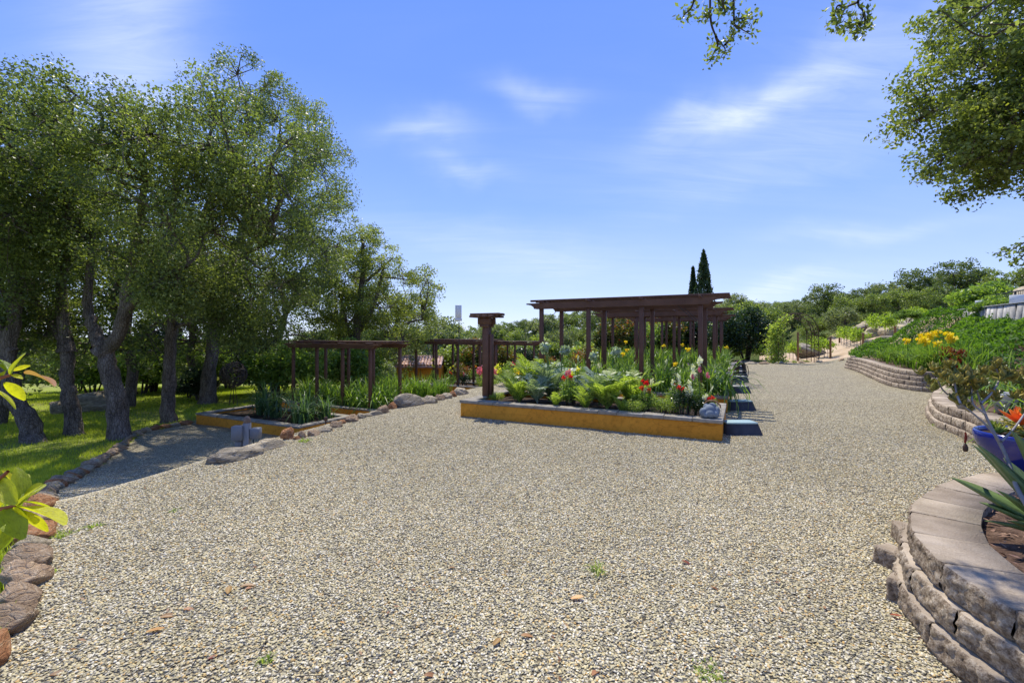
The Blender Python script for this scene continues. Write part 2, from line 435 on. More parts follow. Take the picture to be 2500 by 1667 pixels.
c_ = q.ramp(n1, [(.3, (.54, .215, .018)), (.7, (.74, .32, .032))]); c_ = q.mix(1.0, c_, q.ramp(n2, [(.34, (.74, .70, .66)), (.5, (1, 1, 1)), (.72, (1.04, 1.05, 1.1))]), 'MULTIPLY')
vv = q.n('ShaderNodeTexVoronoi', feature='DISTANCE_TO_EDGE'); q.l(q.mix(.3, g, q.n('ShaderNodeTexNoise').outputs['Color'], 'ADD'), vv.inputs['Vector']); vv.inputs['Scale'].default_value = 1.1
c_ = q.mix(.6, c_, q.ramp(vv.outputs['Distance'], [(0, (.5, .42, .35)), (.008, (1, 1, 1))]), 'MULTIPLY')
M['stucco'] = q.done(q.bsdf(c_, .88, q.bump(q.math('ADD', n3, n2), .5, .008), .25))
M['cap'] = mottled('cap_brick', (.15, .13, .095), (.27, .24, .185), 7, .9, .5, .008, 60, c3=(.36, .33, .27), rand=.16, coords='Object')
M['wood'] = mottled('brown_stained_wood', (.082, .034, .018), (.148, .070, .038), 3, .62, .35, .004, 40, stretch=(1, 1, 1), spec=.4)
M['wood_post'] = mottled('weathered_wood', (.16, .085, .04), (.34, .19, .09), 5, .85, .4, .006, 30, stretch=(4, 4, .5), spec=.2, rand=.2)
M['greywood'] = mottled('painted_grey_wood', (.17, .17, .17), (.30, .30, .29), 6, .7, .3, .004, 40, stretch=(4, 4, .6))
M['rotwood'] = mottled('bare_weathered_wood', (.12, .085, .06), (.28, .20, .14), 12, .9, .5, .005, 50)
M['greyplastic'] = mottled('grey_enclosure', (.13, .14, .15), (.20, .21, .22), 3, .5, .05, .002)
M['whiteplastic'] = mottled('white_plastic', (.66, .66, .64), (.78, .78, .76), 3, .5, .05, .002)
M['black'] = mottled('black_rubber', (.015, .015, .016), (.045, .045, .045), 8, .45, .1, .002)
M['iron'] = mottled('rusty_iron', (.045, .03, .022), (.12, .06, .035), 14, .75, .3, .003)
M['steel'] = mottled('galvanised_wire', (.28, .26, .22), (.45, .42, .36), 10, .45, .1, .001)
M['block_top'] = mottled('wall_block', (.33, .28, .235), (.43, .37, .32), 5, .92, .35, .004, 130, c3=(.50, .44, .385), rand=.08)
M['rock_red'] = mottled('red_brown_rock', (.14, .085, .06), (.30, .17, .11), 2.6, .92, .8, .03, 9, c3=(.44, .32, .24), rand=.22)
M['rock_orange'] = mottled('orange_rock', (.33, .13, .05), (.55, .25, .10), 2.6, .9, .7, .03, 9, c3=(.62, .38, .2), rand=.1)
M['rock_tan'] = mottled('tan_rock', (.22, .17, .11), (.42, .34, .24), 2.6, .92, .8, .03, 9, c3=(.56, .49, .38), rand=.12)
M['rock_grey'] = mottled('grey_rock', (.10, .09, .08), (.22, .20, .175), 2.2, .95, .9, .04, 8, c3=(.36, .33, .29), rand=.12)
def rockmat(name, a, b, c_, rnd):
    q = NT(name); co = q.co('Object', (1, 1, 2.4))
    n1 = q.noise(co, 1.8, 7, .65, .6); n2 = q.noise(co, 9, 8, .7)
    v = q.n('ShaderNodeTexVoronoi', feature='DISTANCE_TO_EDGE'); q.l(q.mix(.25, co, q.n('ShaderNodeTexNoise').outputs['Color'], 'ADD'), v.inputs['Vector']); v.inputs['Scale'].default_value = 1.6
    col = q.ramp(q.math('ADD', q.math('MULTIPLY', n1, .6), q.math('MULTIPLY', n2, .4)), [(.36, a), (.5, b), (.62, c_)])
    crack = q.ramp(v.outputs['Distance'], [(0, (.6, .57, .54)), (.03, (1, 1, 1))])
    col = q.mix(.5, col, crack, 'MULTIPLY')
    oi = q.n('ShaderNodeObjectInfo').outputs['Random']
    col = q.mix(1.0, col, q.ramp(oi, [(0, (1 - rnd,) * 3), (1, (1 + rnd,) * 3)]), 'MULTIPLY')
    h = q.math('ADD', q.math('ADD', q.math('MULTIPLY', n2, .8), n1), q.math('MINIMUM', q.math('MULTIPLY', v.outputs['Distance'], 3.0), .35))
    return q.done(q.bsdf(col, .95, q.bump(h, .8, .06), .15))
M['rock_red'] = rockmat('red_brown_rock', (.24, .155, .09), (.44, .31, .19), (.58, .47, .33), .2)
M['rock_orange'] = rockmat('orange_rock', (.22, .09, .04), (.45, .21, .09), (.56, .36, .2), .1)
M['rock_tan'] = rockmat('tan_rock', (.30, .235, .14), (.49, .405, .265), (.62, .54, .39), .12)
M['rock_grey'] = rockmat('grey_rock', (.15, .125, .085), (.31, .265, .19), (.50, .44, .335), .12)
M['teal'] = mottled('teal_paint', (.20, .32, .33), (.36, .46, .45), 3, .75, .2, .003)
M['concrete'] = mottled('grey_concrete', (.32, .31, .28), (.46, .45, .41), 6, .9, .4, .004, 60)
M['dblock'] = mottled('dark_painted_concrete', (.035, .04, .05), (.065, .07, .085), 6, .8, .3, .004, 60)
M['statue'] = mottled('blue_grey_stone', (.12, .15, .18), (.20, .24, .27), 5, .75, .2, .003, 50)
M['marble'] = mottled('white_marble', (.62, .61, .57), (.76, .75, .72), 5, .6, .1, .003)
M['tile'] = mottled('clay_tile', (.42, .20, .12), (.60, .36, .25), 3, .85, .3, .01, 20, c3=(.74, .56, .46), rand=.25)
M['blue_glaze'] = mottled('blue_glaze', (.008, .014, .15), (.012, .024, .25), 2, .12, .05, .002, spec=.6)
M['red_pot'] = mottled('red_pot', (.42, .02, .018), (.55, .035, .03), 3, .35, .05, .002)
M['white_pot'] = mottled('white_pot', (.38, .36, .32), (.56, .54, .49), 5, .7, .2, .004)
M['blue'] = mottled('blue_cushion', (.02, .05, .45), (.03, .08, .60), 3, .6, .1, .004)
M['cloth'] = mottled('canvas_cloth', (.62, .60, .55), (.74, .72, .67), 4, .9, .3, .01)
M['pstone'] = mottled('pale_facing_stone', (.22, .215, .20), (.40, .385, .355), 3, .9, .6, .02, 12, c3=(.62, .60, .56), rand=.3)
M['stem'] = mottled('grey_stem', (.22, .19, .17), (.36, .33, .31), 10, .7, .3, .003, stretch=(1, 1, .3))
M['redstem'] = mottled('red_stem', (.25, .07, .04), (.40, .14, .06), 10, .6, .2, .002)
M['greenstem'] = mottled('green_stem', (.07, .14, .03), (.13, .22, .05), 10, .6, .2, .002)
M['chip'] = mottled('bark_chip', (.09, .05, .035), (.22, .13, .09), 9, .9, .4, .003, c3=(.38, .26, .18), rand=.4)

# split-face look for the wall blocks: smooth trowelled top, rough dark-pitted face
q = NT('split_face_block'); co = q.co('Object')
n1 = q.noise(co, 26, 8, .7); n2 = q.noise(co, 90, 6, .7); n3 = q.noise(co, 3.5, 4, .6)
nz_ = q.n('ShaderNodeNewGeometry'); sp = q.n('ShaderNodeSeparateXYZ'); q.l(nz_.outputs['True Normal'], sp.inputs[0])
flat = q.math('GREATER_THAN', sp.outputs[2], .8)
topc = q.ramp(q.math('ADD', q.math('MULTIPLY', n3, .6), q.math('MULTIPLY', n2, .4)), [(.36, (.26, .21, .15)), (.48, (.38, .315, .235)), (.62, (.50, .425, .33))])
face = q.ramp(q.math('ADD', q.math('MULTIPLY', n1, .65), q.math('MULTIPLY', n2, .35)), [(.38, (.10, .075, .05)), (.46, (.24, .185, .13)), (.54, (.42, .35, .265)), (.66, (.66, .59, .48))])
oi = q.n('ShaderNodeObjectInfo').outputs['Random']
bc = q.mix(1.0, q.mix(flat, face, topc), q.ramp(oi, [(0, (.76, .73, .70)), (.5, (.98, .96, .93)), (1, (1.12, 1.1, 1.05))]), 'MULTIPLY')
hgt = q.math('ADD', q.math('MULTIPLY', n1, q.math('SUBTRACT', 1.0, q.math('MULTIPLY', flat, .85))), q.math('MULTIPLY', n2, .3))
M['block'] = q.done(q.bsdf(bc, .93, q.bump(hgt, 1.0, .022), .2))
# ------------------------------------------------------------------ the lie of the land
def ss(a, b, x):
    t = np.clip((np.asarray(x, dtype=float) - a) / (b - a), 0, 1)
    return t * t * (3 - 2 * t)
EDGE = np.array([(-3.2, 1.2), (-3.75, 3.4), (-3.55, 5.0), (-3.4, 6.2), (-3.0, 7.4), (-2.6, 8.6), (-1.85, 10.4), (-1.3, 12.0), (0.1, 14.8), (2.2, 19.0), (5.0, 24.6), (8.0, 30.5)])
W1 = [(2.7, -1.5), (2.25, -.2), (2.02, .8)] + [at(u, v, .40)[:2] for u, v in ((2500, 1504), (2296, 1374), (2225, 1296), (2222, 1242), (2247, 1208), (2300, 1180), (2352, 1164), (2413, 1152))] + [(4.5, 3.68), (5.2, 3.95), (5.9, 4.4)]
W2 = [(8.2, 4.6), (7.4, 5.0), (6.95, 5.6)] + [at(u, v, .36)[:2] for u, v in ((2403, 1021), (2373, 1011), (2342, 1001), (2316, 993), (2297, 987), (2283, 978), (2275, 966), (2277, 957), (2289, 948), (2304, 941))] + [(10.7, 11.1)]
W3 = [(11.9, 10.6), (11.35, 11.2)] + [at(u, v, .52)[:2] for u, v in ((2293, 909.5), (2250, 907.5), (2210, 903.5), (2175, 898), (2142, 889), (2118, 881.5), (2095, 875.5))] + [(15.1, 20.4)]
W1, W2, W3 = ([tuple(map(float, p)) for p in w] for w in (W1, W2, W3))
WALLLINE = np.array(W1 + W2[:-1] + W3[1:])

def signed_dist(poly, x, y):
    """distance to the polyline, positive on its right-hand side when walking along it"""
    x = np.asarray(x, dtype=float); y = np.asarray(y, dtype=float)
    best = np.full(x.shape, 1e9); sgn = np.ones(x.shape)
    for (x0, y0), (x1, y1) in zip(poly[:-1], poly[1:]):
        dx, dy = x1 - x0, y1 - y0; L2 = dx * dx + dy * dy
        t = np.clip(((x - x0) * dx + (y - y0) * dy) / L2, 0, 1)
        ex, ey = x - (x0 + t * dx), y - (y0 + t * dy)
        d = np.hypot(ex, ey)
        cr_ = (x - x0) * dy - (y - y0) * dx
        m = d < best - 1e-9
        best = np.where(m, d, best); sgn = np.where(m, np.sign(cr_), sgn)
    return best * sgn
BEDAREA = np.array(list(map(tuple, WALLLINE)) + [(16.5, 19.6), (60, 24), (60, -8), (2.6, -8)])
def inpoly(poly, x, y):
    x = np.asarray(x, dtype=float); y = np.asarray(y, dtype=float)
    c = np.zeros(x.shape, dtype=bool); n = len(poly)
    for i in range(n):
        x0, y0 = poly[i]; x1, y1 = poly[(i + 1) % n]
        if y0 == y1: continue
        c ^= ((y0 > y) != (y1 > y)) & (x < (x1 - x0) * (y - y0) / (y1 - y0) + x0)
    return c
def lump(x, y, k, a):
    return a * (np.sin(x * k + 1.3 * np.sin(y * k * .7)) * np.cos(y * k * 1.1 + .8 * np.sin(x * k * .9)))
def H(x, y):
    x = np.asarray(x, dtype=float); y = np.asarray(y, dtype=float)
    dl = -signed_dist(EDGE, x, y)
    low = -1.05 * ss(2.6, 9.6, y)
    z = low * ss(0.15, 1.15, dl)
    z = z - 0.045 * np.clip(y - 18, 0, 40) * ss(0, 3, dl)
    z = z + lump(x, y, 1.1, .03) * ss(-6, -9, x)
    s = x - .35 * (y - 25)
    rt = ss(12, 24, s)
    z = z - 5.0 * ss(27, 46, y) * (1 - rt) * (1 - .45 * ss(-8, -30, x))
    z = z + (9.5 * ss(50, 125, y) + 2.0 * ss(110, 260, y)) * ss(-35, 20, x) * (1 - .88 * rt)
    z = z + (2.3 * ss(15.6, 26, s)) * ss(18, 22.5, y)
    z = z + (2.6 * ss(24, 60, x) + 1.0 * ss(60, 200, x)) * ss(16, 40, y)
    z = np.maximum(z, np.where((y > 17) & (x - .2 * (y - 20) > 17.05), 2.45 * ss(17.0, 20.4, x - .2 * (y - 20)) * (1 - ss(22, 26, y)), -99))
    inb = inpoly(BEDAREA, x, y)
    dw = np.abs(signed_dist(WALLLINE, x, y))
    bh = np.where(y < 4.5, .355, np.where(y < 10.5, .32, .47))
    hillA = bh * (dw > .12) + 1.9 * ss(.9, 6.2, dw)
    z = np.where(inb, np.maximum(hillA, z), z)
    return z
def h1(x, y): return float(H(np.array([x]), np.array([y]))[0])
def G(u, v, y0=1.5, y1=200.0):
    """where the line of sight through photograph pixel (u, v) meets the ground"""
    ys = np.concatenate([np.linspace(y0, 40, 1600), np.linspace(40.05, y1, 1200)])
    xs = (u - HU) / F * ys; zs = EYE - (v - HV) / F * ys
    hit = np.nonzero(zs <= H(xs, ys))[0]
    i = hit[0] if len(hit) else len(ys) - 1
    return Vector((xs[i], ys[i], h1(xs[i], ys[i])))

DL = np.array([-.893, .451]); DR = np.array([.451, .893]); ROT = math.atan2(-.451, .893)
C0 = np.array([2.97, 6.40]); C1 = np.array([-5.24, 11.15])
def PU(a, b): p = C0 + a * DL + b * DR; return float(p[0]), float(p[1])
def PL(a, b): p = C1 + a * DL + b * DR; return float(p[0]), float(p[1])

STONELINE = [(-1.95, 0.6), (-2.48, 2.2), (-3.92, 3.76), (-5.8, 5.77), (-7.5, 8.0), (-8.7, 9.97), (-9.7, 12.0), (-9.35, 13.3)]
GRAVEL = np.array([(-1.6, -4)] + STONELINE + [PL(4.9, .2), PL(4.9, 17.5), PL(-1, 18), (6, 27.2), PU(2, 20), (12.6, 24.2), (17.6, 24.0), (17.2, 21.5)] + [tuple(p) for p in WALLLINE[::-1]])
# ground meshes: one grid, its faces dealt out to gravel, lawn, soil, mulch and hills
def axis(lo, hi, step, far, n):
    a = np.arange(lo, hi + 1e-6, step)
    g = np.geomspace(1, far, n + 1)[1:] - 1 + 0
    g = (np.geomspace(step, far, n)).cumsum(); g = g / g[-1] * far
    return np.concatenate([(lo - g)[::-1], a, hi + g])
XS = axis(-16, 22, .15, 700, 34); YS = axis(0.0, 29, .15, 700, 34); YS = YS[YS > -60]
gx, gy = np.meshgrid(XS, YS)
gz = H(gx, gy)
fine = (gx > -16) & (gx < 22) & (gy > 0) & (gy < 29)
gz = gz + np.where(fine, lump(gx, gy, 2.6, .006) + lump(gx + 3, gy, 6.1, .003), 0)
nx, ny = len(XS), len(YS)
idx = np.arange(nx * ny).reshape(ny, nx)
quads = np.stack([idx[:-1, :-1], idx[:-1, 1:], idx[1:, 1:], idx[1:, :-1]], -1).reshape(-1, 4)
cx_ = (gx[:-1, :-1] + gx[1:, 1:]).ravel() / 2; cy2 = (gy[:-1, :-1] + gy[1:, 1:]).ravel() / 2
s_ = cx_ - .35 * (cy2 - 25)
inb = inpoly(BEDAREA, cx_, cy2) & (np.abs(signed_dist(WALLLINE, cx_, cy2)) > -1)
ing = inpoly(GRAVEL, cx_, cy2) & ~inb
insoil = (cy2 > 19) & (cy2 < 37) & (s_ > 12.5) & (s_ < 27) & ~ing & ~inb
inlawn = (cx_ < -1.5) & (cy2 < 60) & ~ing & ~inb & ~((cx_ > -9) & (cy2 > 27))
cls = np.where(ing, 0, np.where(inb, 3, np.where(insoil, 2, np.where(inlawn, 1, 4))))
allv = np.stack([gx.ravel(), gy.ravel(), gz.ravel()], -1)
GROUND = {}
for k, (nm, mt) in enumerate([('gravel_yard', 'gravel'), ('lawn', 'lawn'), ('vineyard_soil', 'soil'), ('planting_ground', 'mulch'), ('hills', 'hills')]):
    sel = quads[cls == k]; used, invx = np.unique(sel, return_inverse=True)
    o = MB().add(allv[used], invx.reshape(-1, 4)).build(nm, M[mt], smooth=True)
    tag(o, kind='structure'); GROUND[nm] = o

# ------------------------------------------------------------------ pebbles lying on the gravel (geometry nodes, stuff)
def scatter_gn(name, base_mesh_obj_mat, pts_grid, mat, dens_fn, size, flat, seed, smin=.6, smax=1.45):
    """an object whose mesh is the near gravel surface with a 'dens' attribute; its nodes put pebbles on it"""
    v, f = pts_grid
    me = bpy.data.meshes.new(name); me.from_pydata(v.tolist(), [], f.tolist()); me.update()
    a = me.attributes.new('dens', 'FLOAT', 'POINT'); a.data.foreach_set('value', dens_fn(v[:, 0], v[:, 1]).astype(np.float32))
    o = put(name, me); tag(o, kind='stuff')
    me.materials.append(mat)
    ng = bpy.data.node_groups.new(name, 'GeometryNodeTree')
    ng.interface.new_socket('Geometry', in_out='INPUT', socket_type='NodeSocketGeometry')
    ng.interface.new_socket('Geometry', in_out='OUTPUT', socket_type='NodeSocketGeometry')
    N = ng.nodes; L = ng.links
    gi = N.new('NodeGroupInput'); go = N.new('NodeGroupOutput')
    dp = N.new('GeometryNodeDistributePointsOnFaces'); dp.distribute_method = 'RANDOM'; dp.inputs['Seed'].default_value = seed
    L.new(gi.outputs[0], dp.inputs['Mesh'])
    na = N.new('GeometryNodeInputNamedAttribute'); na.data_type = 'FLOAT'; na.inputs['Name'].default_value = 'dens'
    L.new(na.outputs[0], dp.inputs['Density'])
    ic = N.new('GeometryNodeMeshIcoSphere'); ic.inputs['Radius'].default_value = 1.0; ic.inputs['Subdivisions'].default_value = 2
    # knock the ball out of round
    sp_ = N.new('GeometryNodeSetPosition'); L.new(ic.outputs[0], sp_.inputs[0])
    nt_ = N.new('ShaderNodeTexNoise'); nt_.inputs['Scale'].default_value = .9
    vm = N.new('ShaderNodeVectorMath'); vm.operation = 'SUBTRACT'; L.new(nt_.outputs['Color'], vm.inputs[0]); vm.inputs[1].default_value = (.5, .5, .5)
    vm2 = N.new('ShaderNodeVectorMath'); vm2.operation = 'SCALE'; L.new(vm.outputs[0], vm2.inputs[0]); vm2.inputs[3].default_value = 1.1
    L.new(vm2.outputs[0], sp_.inputs['Offset'])
    smn = N.new('GeometryNodeSetShadeSmooth'); L.new(sp_.outputs[0], smn.inputs[0])
    sm_ = N.new('GeometryNodeSetMaterial'); L.new(smn.outputs[0], sm_.inputs[0]); sm_.inputs['Material'].default_value = mat
    ip = N.new('GeometryNodeInstanceOnPoints'); L.new(dp.outputs[0], ip.inputs['Points']); L.new(sm_.outputs[0], ip.inputs['Instance'])
    rs = N.new('FunctionNodeRandomValue'); rs.data_type = 'FLOAT_VECTOR'
    rs.inputs[0].default_value = (size * smin, size * smin * .75, size * smin * flat); rs.inputs[1].default_value = (size * smax, size * smax * .8, size * smax * flat)
    L.new(rs.outputs[0], ip.inputs['Scale'])
    rr = N.new('FunctionNodeRandomValue'); rr.data_type = 'FLOAT_VECTOR'; rr.inputs[0].default_value = (-.45, -.45, 0); rr.inputs[1].default_value = (.45, .45, 6.283)
    L.new(rr.outputs[0], ip.inputs['Rotation'])
    L.new(ip.outputs[0], go.inputs[0])
    md = o.modifiers.new('pebbles', 'NODES'); md.node_group = ng
    return o
PX = np.arange(-7.5, 9.0, .15); PY = np.arange(1.3, 10.5, .15)
ax_, ay_ = np.meshgrid(PX, PY)
az_ = H(ax_, ay_) + lump(ax_, ay_, 2.6, .006) + lump(ax_ + 3, ay_, 6.1, .003) + .003
pi_ = np.arange(ax_.size).reshape(ax_.shape)
pq = np.stack([pi_[:-1, :-1], pi_[:-1, 1:], pi_[1:, 1:], pi_[1:, :-1]], -1).reshape(-1, 4)
pcx = (ax_[:-1, :-1] + ax_[1:, 1:]).ravel() / 2; pcy = (ay_[:-1, :-1] + ay_[1:, 1:]).ravel() / 2
keep = inpoly(GRAVEL, pcx, pcy) & ~inpoly(BEDAREA, pcx, pcy) & (np.abs(pcx) < pcy * 1.16 + .3)
pq = pq[keep]; usedp, invp = np.unique(pq, return_inverse=True)
pv = np.stack([ax_.ravel(), ay_.ravel(), az_.ravel()], -1)[usedp]
def dens(x, y): return 8200 * (1 - ss(2.6, 8.5, y) * .95)
scatter_gn('gravel_pebbles', None, (pv, invp.reshape(-1, 4)), M['pebble'], dens, .0066, .45, 3)

# ------------------------------------------------------------------ raised beds
def bed(px, py, pz, rz, L_, D_, label, group, bricks=True, seed=0, hgt=.30, name='raised_bed'):
    rng = random.Random(seed)
    t = empty(name, (px, py, pz), rz, label, 'raised bed', group)
    th = .17; y1 = .245
    w = MB()
    zb = -.25
    for c, s in (((-L_ / 2, th / 2, (y1 + zb) / 2), (L_, th, y1 - zb)), ((-L_ / 2, D_ - th / 2, (y1 + zb) / 2), (L_, th, y1 - zb)),
                 ((-th / 2, D_ / 2, (y1 + zb) / 2), (th, D_ - 2 * th - .002, y1 - zb)), ((-L_ + th / 2, D_ / 2, (y1 + zb) / 2), (th, D_ - 2 * th - .002, y1 - zb))):
        w.add(*box(c, s, .012))
    kid(t, w.build('stucco_wall', M['stucco'], t))
    kid(t, MB().add(*box((-L_ / 2, D_ / 2, .10), (L_ - 2 * th - .004, D_ - 2 * th - .004, .2))).build('soil', M['darksoil'], t))
    ov = .015; cw = th + .05
    if bricks:
        runs = [(0, (-L_ - ov, -ov), (1, 0), L_ + 2 * ov), (1, (-L_ - ov, D_ + ov - cw), (1, 0), L_ + 2 * ov), (2, (ov - cw, cw - ov), (0, 1), D_ + 2 * ov - 2 * cw), (3, (-L_ - ov, cw - ov), (0, 1), D_ + 2 * ov - 2 * cw)]
        for k, (sx, sy), (ux, uy), ln in runs:
            p = 0
            while p < ln - .01:
                bl = rng.choice((.20, .30, .31, .40))
                if p + bl > ln - .12: bl = ln - p
                bx, by = (bl - .006, cw) if ux else (cw, bl - .006)
                cxx = sx + (p + bl / 2 if ux else cw / 2); cyy = sy + (cw / 2 if ux else p + bl / 2)
                hh = .052 + rng.uniform(-.004, .004)
                o = MB().add(*box((0, 0, 0), (bx, by, hh), .005)).build('cap_brick', M['cap'], t)
                o.location = (cxx, cyy + rng.uniform(-.004, .004), y1 + .002 + hh / 2); o.rotation_euler = (rng.uniform(-.01, .01), rng.uniform(-.008, .008), rng.uniform(-.012, .012))
                p += bl
    else:
        c = MB()
        for cc, s in (((-L_ / 2, cw / 2 - ov, 0), (L_ + 2 * ov, cw, .05)), ((-L_ / 2, D_ - cw / 2 + ov, 0), (L_ + 2 * ov, cw, .05)), ((ov - cw / 2, D_ / 2, 0), (cw, D_ + 2 * ov - 2 * cw - .004, .05)), ((-L_ - ov + cw / 2, D_ / 2, 0), (cw, D_ + 2 * ov - 2 * cw - .004, .05))):
            c.add(*box((cc[0], cc[1], y1 + .027), s, .005))
        c.build('cap', M['cap'], t)
    return t
ORD = ['first', 'second', 'third', 'fourth', 'fifth', 'sixth', 'seventh', 'eighth', 'ninth', 'tenth', 'eleventh', 'twelfth', 'thirteenth', 'fourteenth', 'fifteenth', 'sixteenth', 'seventeenth', 'eighteenth', 'nineteenth', 'twentieth']
def ordn(i):
    i += 1
    if i <= 20: return ORD[i - 1]
    t_, u_ = divmod(i, 10)
    return ['twenty', 'thirty', 'forty', 'fifty'][t_ - 2] + '-' + ORD[u_ - 1] if u_ else ['thirtieth', 'fortieth', 'fiftieth'][t_ - 3]
UB = [0, 2.7, 5.4, 8.1, 10.8, 13.5]; LB = [0, 2.67, 5.4, 9.27, 12.1, 15.07]
ulab = ['long orange stucco bed nearest the open gravel with the thick brown pillar in it', 'orange stucco bed under the nearest and tallest-looking brown pergola', 'orange stucco bed between the first and second upper pergolas',
        'orange stucco bed under the second upper pergola, full of swords of iris', 'orange stucco bed between the second and third upper pergolas', 'orange stucco bed under the farthest upper pergola by the dark hedge']
llab = ['shaded orange stucco bed beside the grey utility post, dark irises inside', 'orange stucco bed under the near lower pergola on the left', 'orange stucco bed between the first two lower pergolas, behind the tan boulders',
        'orange stucco bed of small flowers under the middle lower pergola', 'orange stucco bed between the middle and farthest lower pergolas', 'orange stucco bed under the farthest lower pergola']
BZU = [0.0] * 6; BZL = [-1.05, -1.05, -1.05, -1.05, -1.12, -1.2]
for k, b in enumerate(UB):
    x, y = PU(0, b); bed(x, y, BZU[k], ROT, 4.4, 1.75, ulab[k], 'orange raised beds of the upper terrace', k < 2, k)
for k, b in enumerate(LB):
    x, y = PL(0, b); bed(x, y, BZL[k], ROT, 4.4, 1.75, llab[k], 'orange raised beds of the lower terrace', k < 3, 20 + k)

# ------------------------------------------------------------------ pergolas
def beam_mesh(L_, h, w, rise=.055):
    """a board along x with its lower corners cut to a curve at both ends"""
    pts = []
    n = 6
    for i in range(n + 1):
        a = i / n * math.pi / 2
        pts.append((-.0 + .17 * (1 - math.sin(a)) * 1.0, rise + (h - rise - .02) * 0 - rise * (math.sin(a)) * 1.0))
    # outline in (x, z): top left, curve at left bottom, curve at right bottom, top right
    left = [(0, h), (0.0, h - .03)] + [(.20 * math.sin(i / n * math.pi / 2) ** 1.0, (h - .03) * (math.cos(i / n * math.pi / 2))) for i in range(1, n + 1)]
    right = [(L_ - x, z) for x, z in left][::-1]
    o = left + right
    m = len(o)
    V = [(x, -w / 2, z) for x, z in o] + [(x, w / 2, z) for x, z in o]
    me = bpy.data.meshes.new('beam')
    me.from_pydata(V, [], [tuple(range(m)), tuple(range(2 * m - 1, m - 1, -1))] + [(i, i + m, (i + 1) % m + m, (i + 1) % m) for i in range(m)])
    me.materials.append(M['wood']); me.update()
    return me
BM = beam_mesh(4.25, .135, .045)
PA = (.50, 1.68, 2.86, 4.02)
def pergola(px, py, pz, rz, label, group, wires=True):
    t = empty('pergola', (px, py, pz), rz, label, 'pergola', group)
    post_me = MB().add(*box((0, 0, 1.225), (.088, .088, 2.05), .006)).data('post', M['wood'])
    for a in PA:
        for b in (.24, 1.60):
            kid(t, put('post', post_me, t, (-a, b, 0)))
    for b in (.24, 1.60):
        kid(t, put('beam', BM, t, (-4.38, b - .068, 2.125)))
        kid(t, put('beam', BM, t, (-4.38, b + .068, 2.125)))
    cr_me = MB().add(*box((0, 0, 0), (.045, 1.75, .05), .004)).data('crosspiece', M['wood'])
    for a in PA:
        kid(t, put('crosspiece', cr_me, t, (-a, .92, 2.286)))
    sl_me = MB().add(*box((0, 0, 0), (4.42, .09, .045), .004)).data('slat', M['wood'])
    for b in (.42, .74, 1.06, 1.38):
        kid(t, put('slat', sl_me, t, (-2.17, b, 2.335)))
    if wires:
        for b in (.24, 1.60):
            for a, dx in ((4.02, .45), (.50, -.45)):
                w = MB().add(*tube([(-a + (.04 if dx > 0 else -.04) * 1, b, 1.72), (-a + dx, b, 2.13)], .007, 5))
                kid(t, w.build('brace', M['black'], t))
    return t
pl = [(1, 'U', 'nearest and tallest-looking dark brown pergola above the flower bed on the right'), (3, 'U', 'dark brown pergola standing right behind the nearest upper one'), (5, 'U', 'farthest of the three upper pergolas, in front of the dark hedge'),
      (1, 'L', 'red-brown pergola on the lower terrace nearest the oak trees'), (3, 'L', 'middle red-brown lower pergola, in front of the tile-roofed shed'), (5, 'L', 'farthest red-brown lower pergola behind the pillar')]
for k, w, lab in pl:
    if w == 'U': (x, y), z, g_ = PU(0, UB[k]), 0.0, 'pergolas of the upper terrace'
    else: (x, y), z, g_ = PL(0, LB[k]), BZL[k], 'pergolas of the lower terrace'
    pergola(x, y, z, ROT, lab, g_)

# pillar on the left end of the near bed
x, y = PU(4.25, .72)
t = empty('pillar', (x, y, .30), ROT, 'thick brown timber pillar with stacked cap boards on the near bed', 'pillar')
MB().add(*box((0, 0, .76), (.135, .135, 1.56), .008)).build('post', M['wood'], t)
MB().add(*box((.098, 0.02, .60), (.055, .10, 1.24), .006)).build('side_board', M['wood'], t)
for i, (dx, dy, s) in enumerate(((.0, -.085, (.30, .045, .13)), (.0, .085, (.30, .045, .13)))):
    bm_ = MB().add(*box((dx, dy, 1.475), s, .01)).add(*box((dx, dy, 1.385), (.22, .045, .055), .012)).build('corbel', M['wood'], t)
for i in range(4):
    MB().add(*box((-.21 + .14 * i, .0, 1.565), (.09, .50, .04), .005)).build('slat', M['wood'], t)
MB().add(*box((.02, -.10, 1.61), (.64, .10, .04), .005)).build('cap_board', M['wood'], t)
MB().add(*box((.0, .06, 1.61), (.66, .10, .04), .005)).build('cap_board', M['wood'], t)
MB().add(*box((-.03, .19, 1.61), (.62, .10, .04), .005)).build('cap_board', M['wood'], t)
# white box on a thin pole behind the pillar
p = aty(1120, 960, 13.0); px_, py_ = p.x, p.y; gz_ = h1(px_, py_)
z0_p = 2.0 - gz_
t = empty('feeder', (px_, py_, gz_), .12, 'small white box on a thin black pole behind the pillar', 'feeder')
MB().add(*tube([(0, 0, 0), (.01, 0, z0_p)], .012, 6)).build('pole', M['black'], t)
z0 = EYE + 36 / F * 13.0 - gz_
MB().add(*box((-.01, 0, z0 + .25), (.18, .17, .37), .01)).build('box', M['whiteplastic'], t)
MB().add(*box((-.01, 0, z0 + .02), (.2, .18, .075), .008)).build('tray', M['whiteplastic'], t)

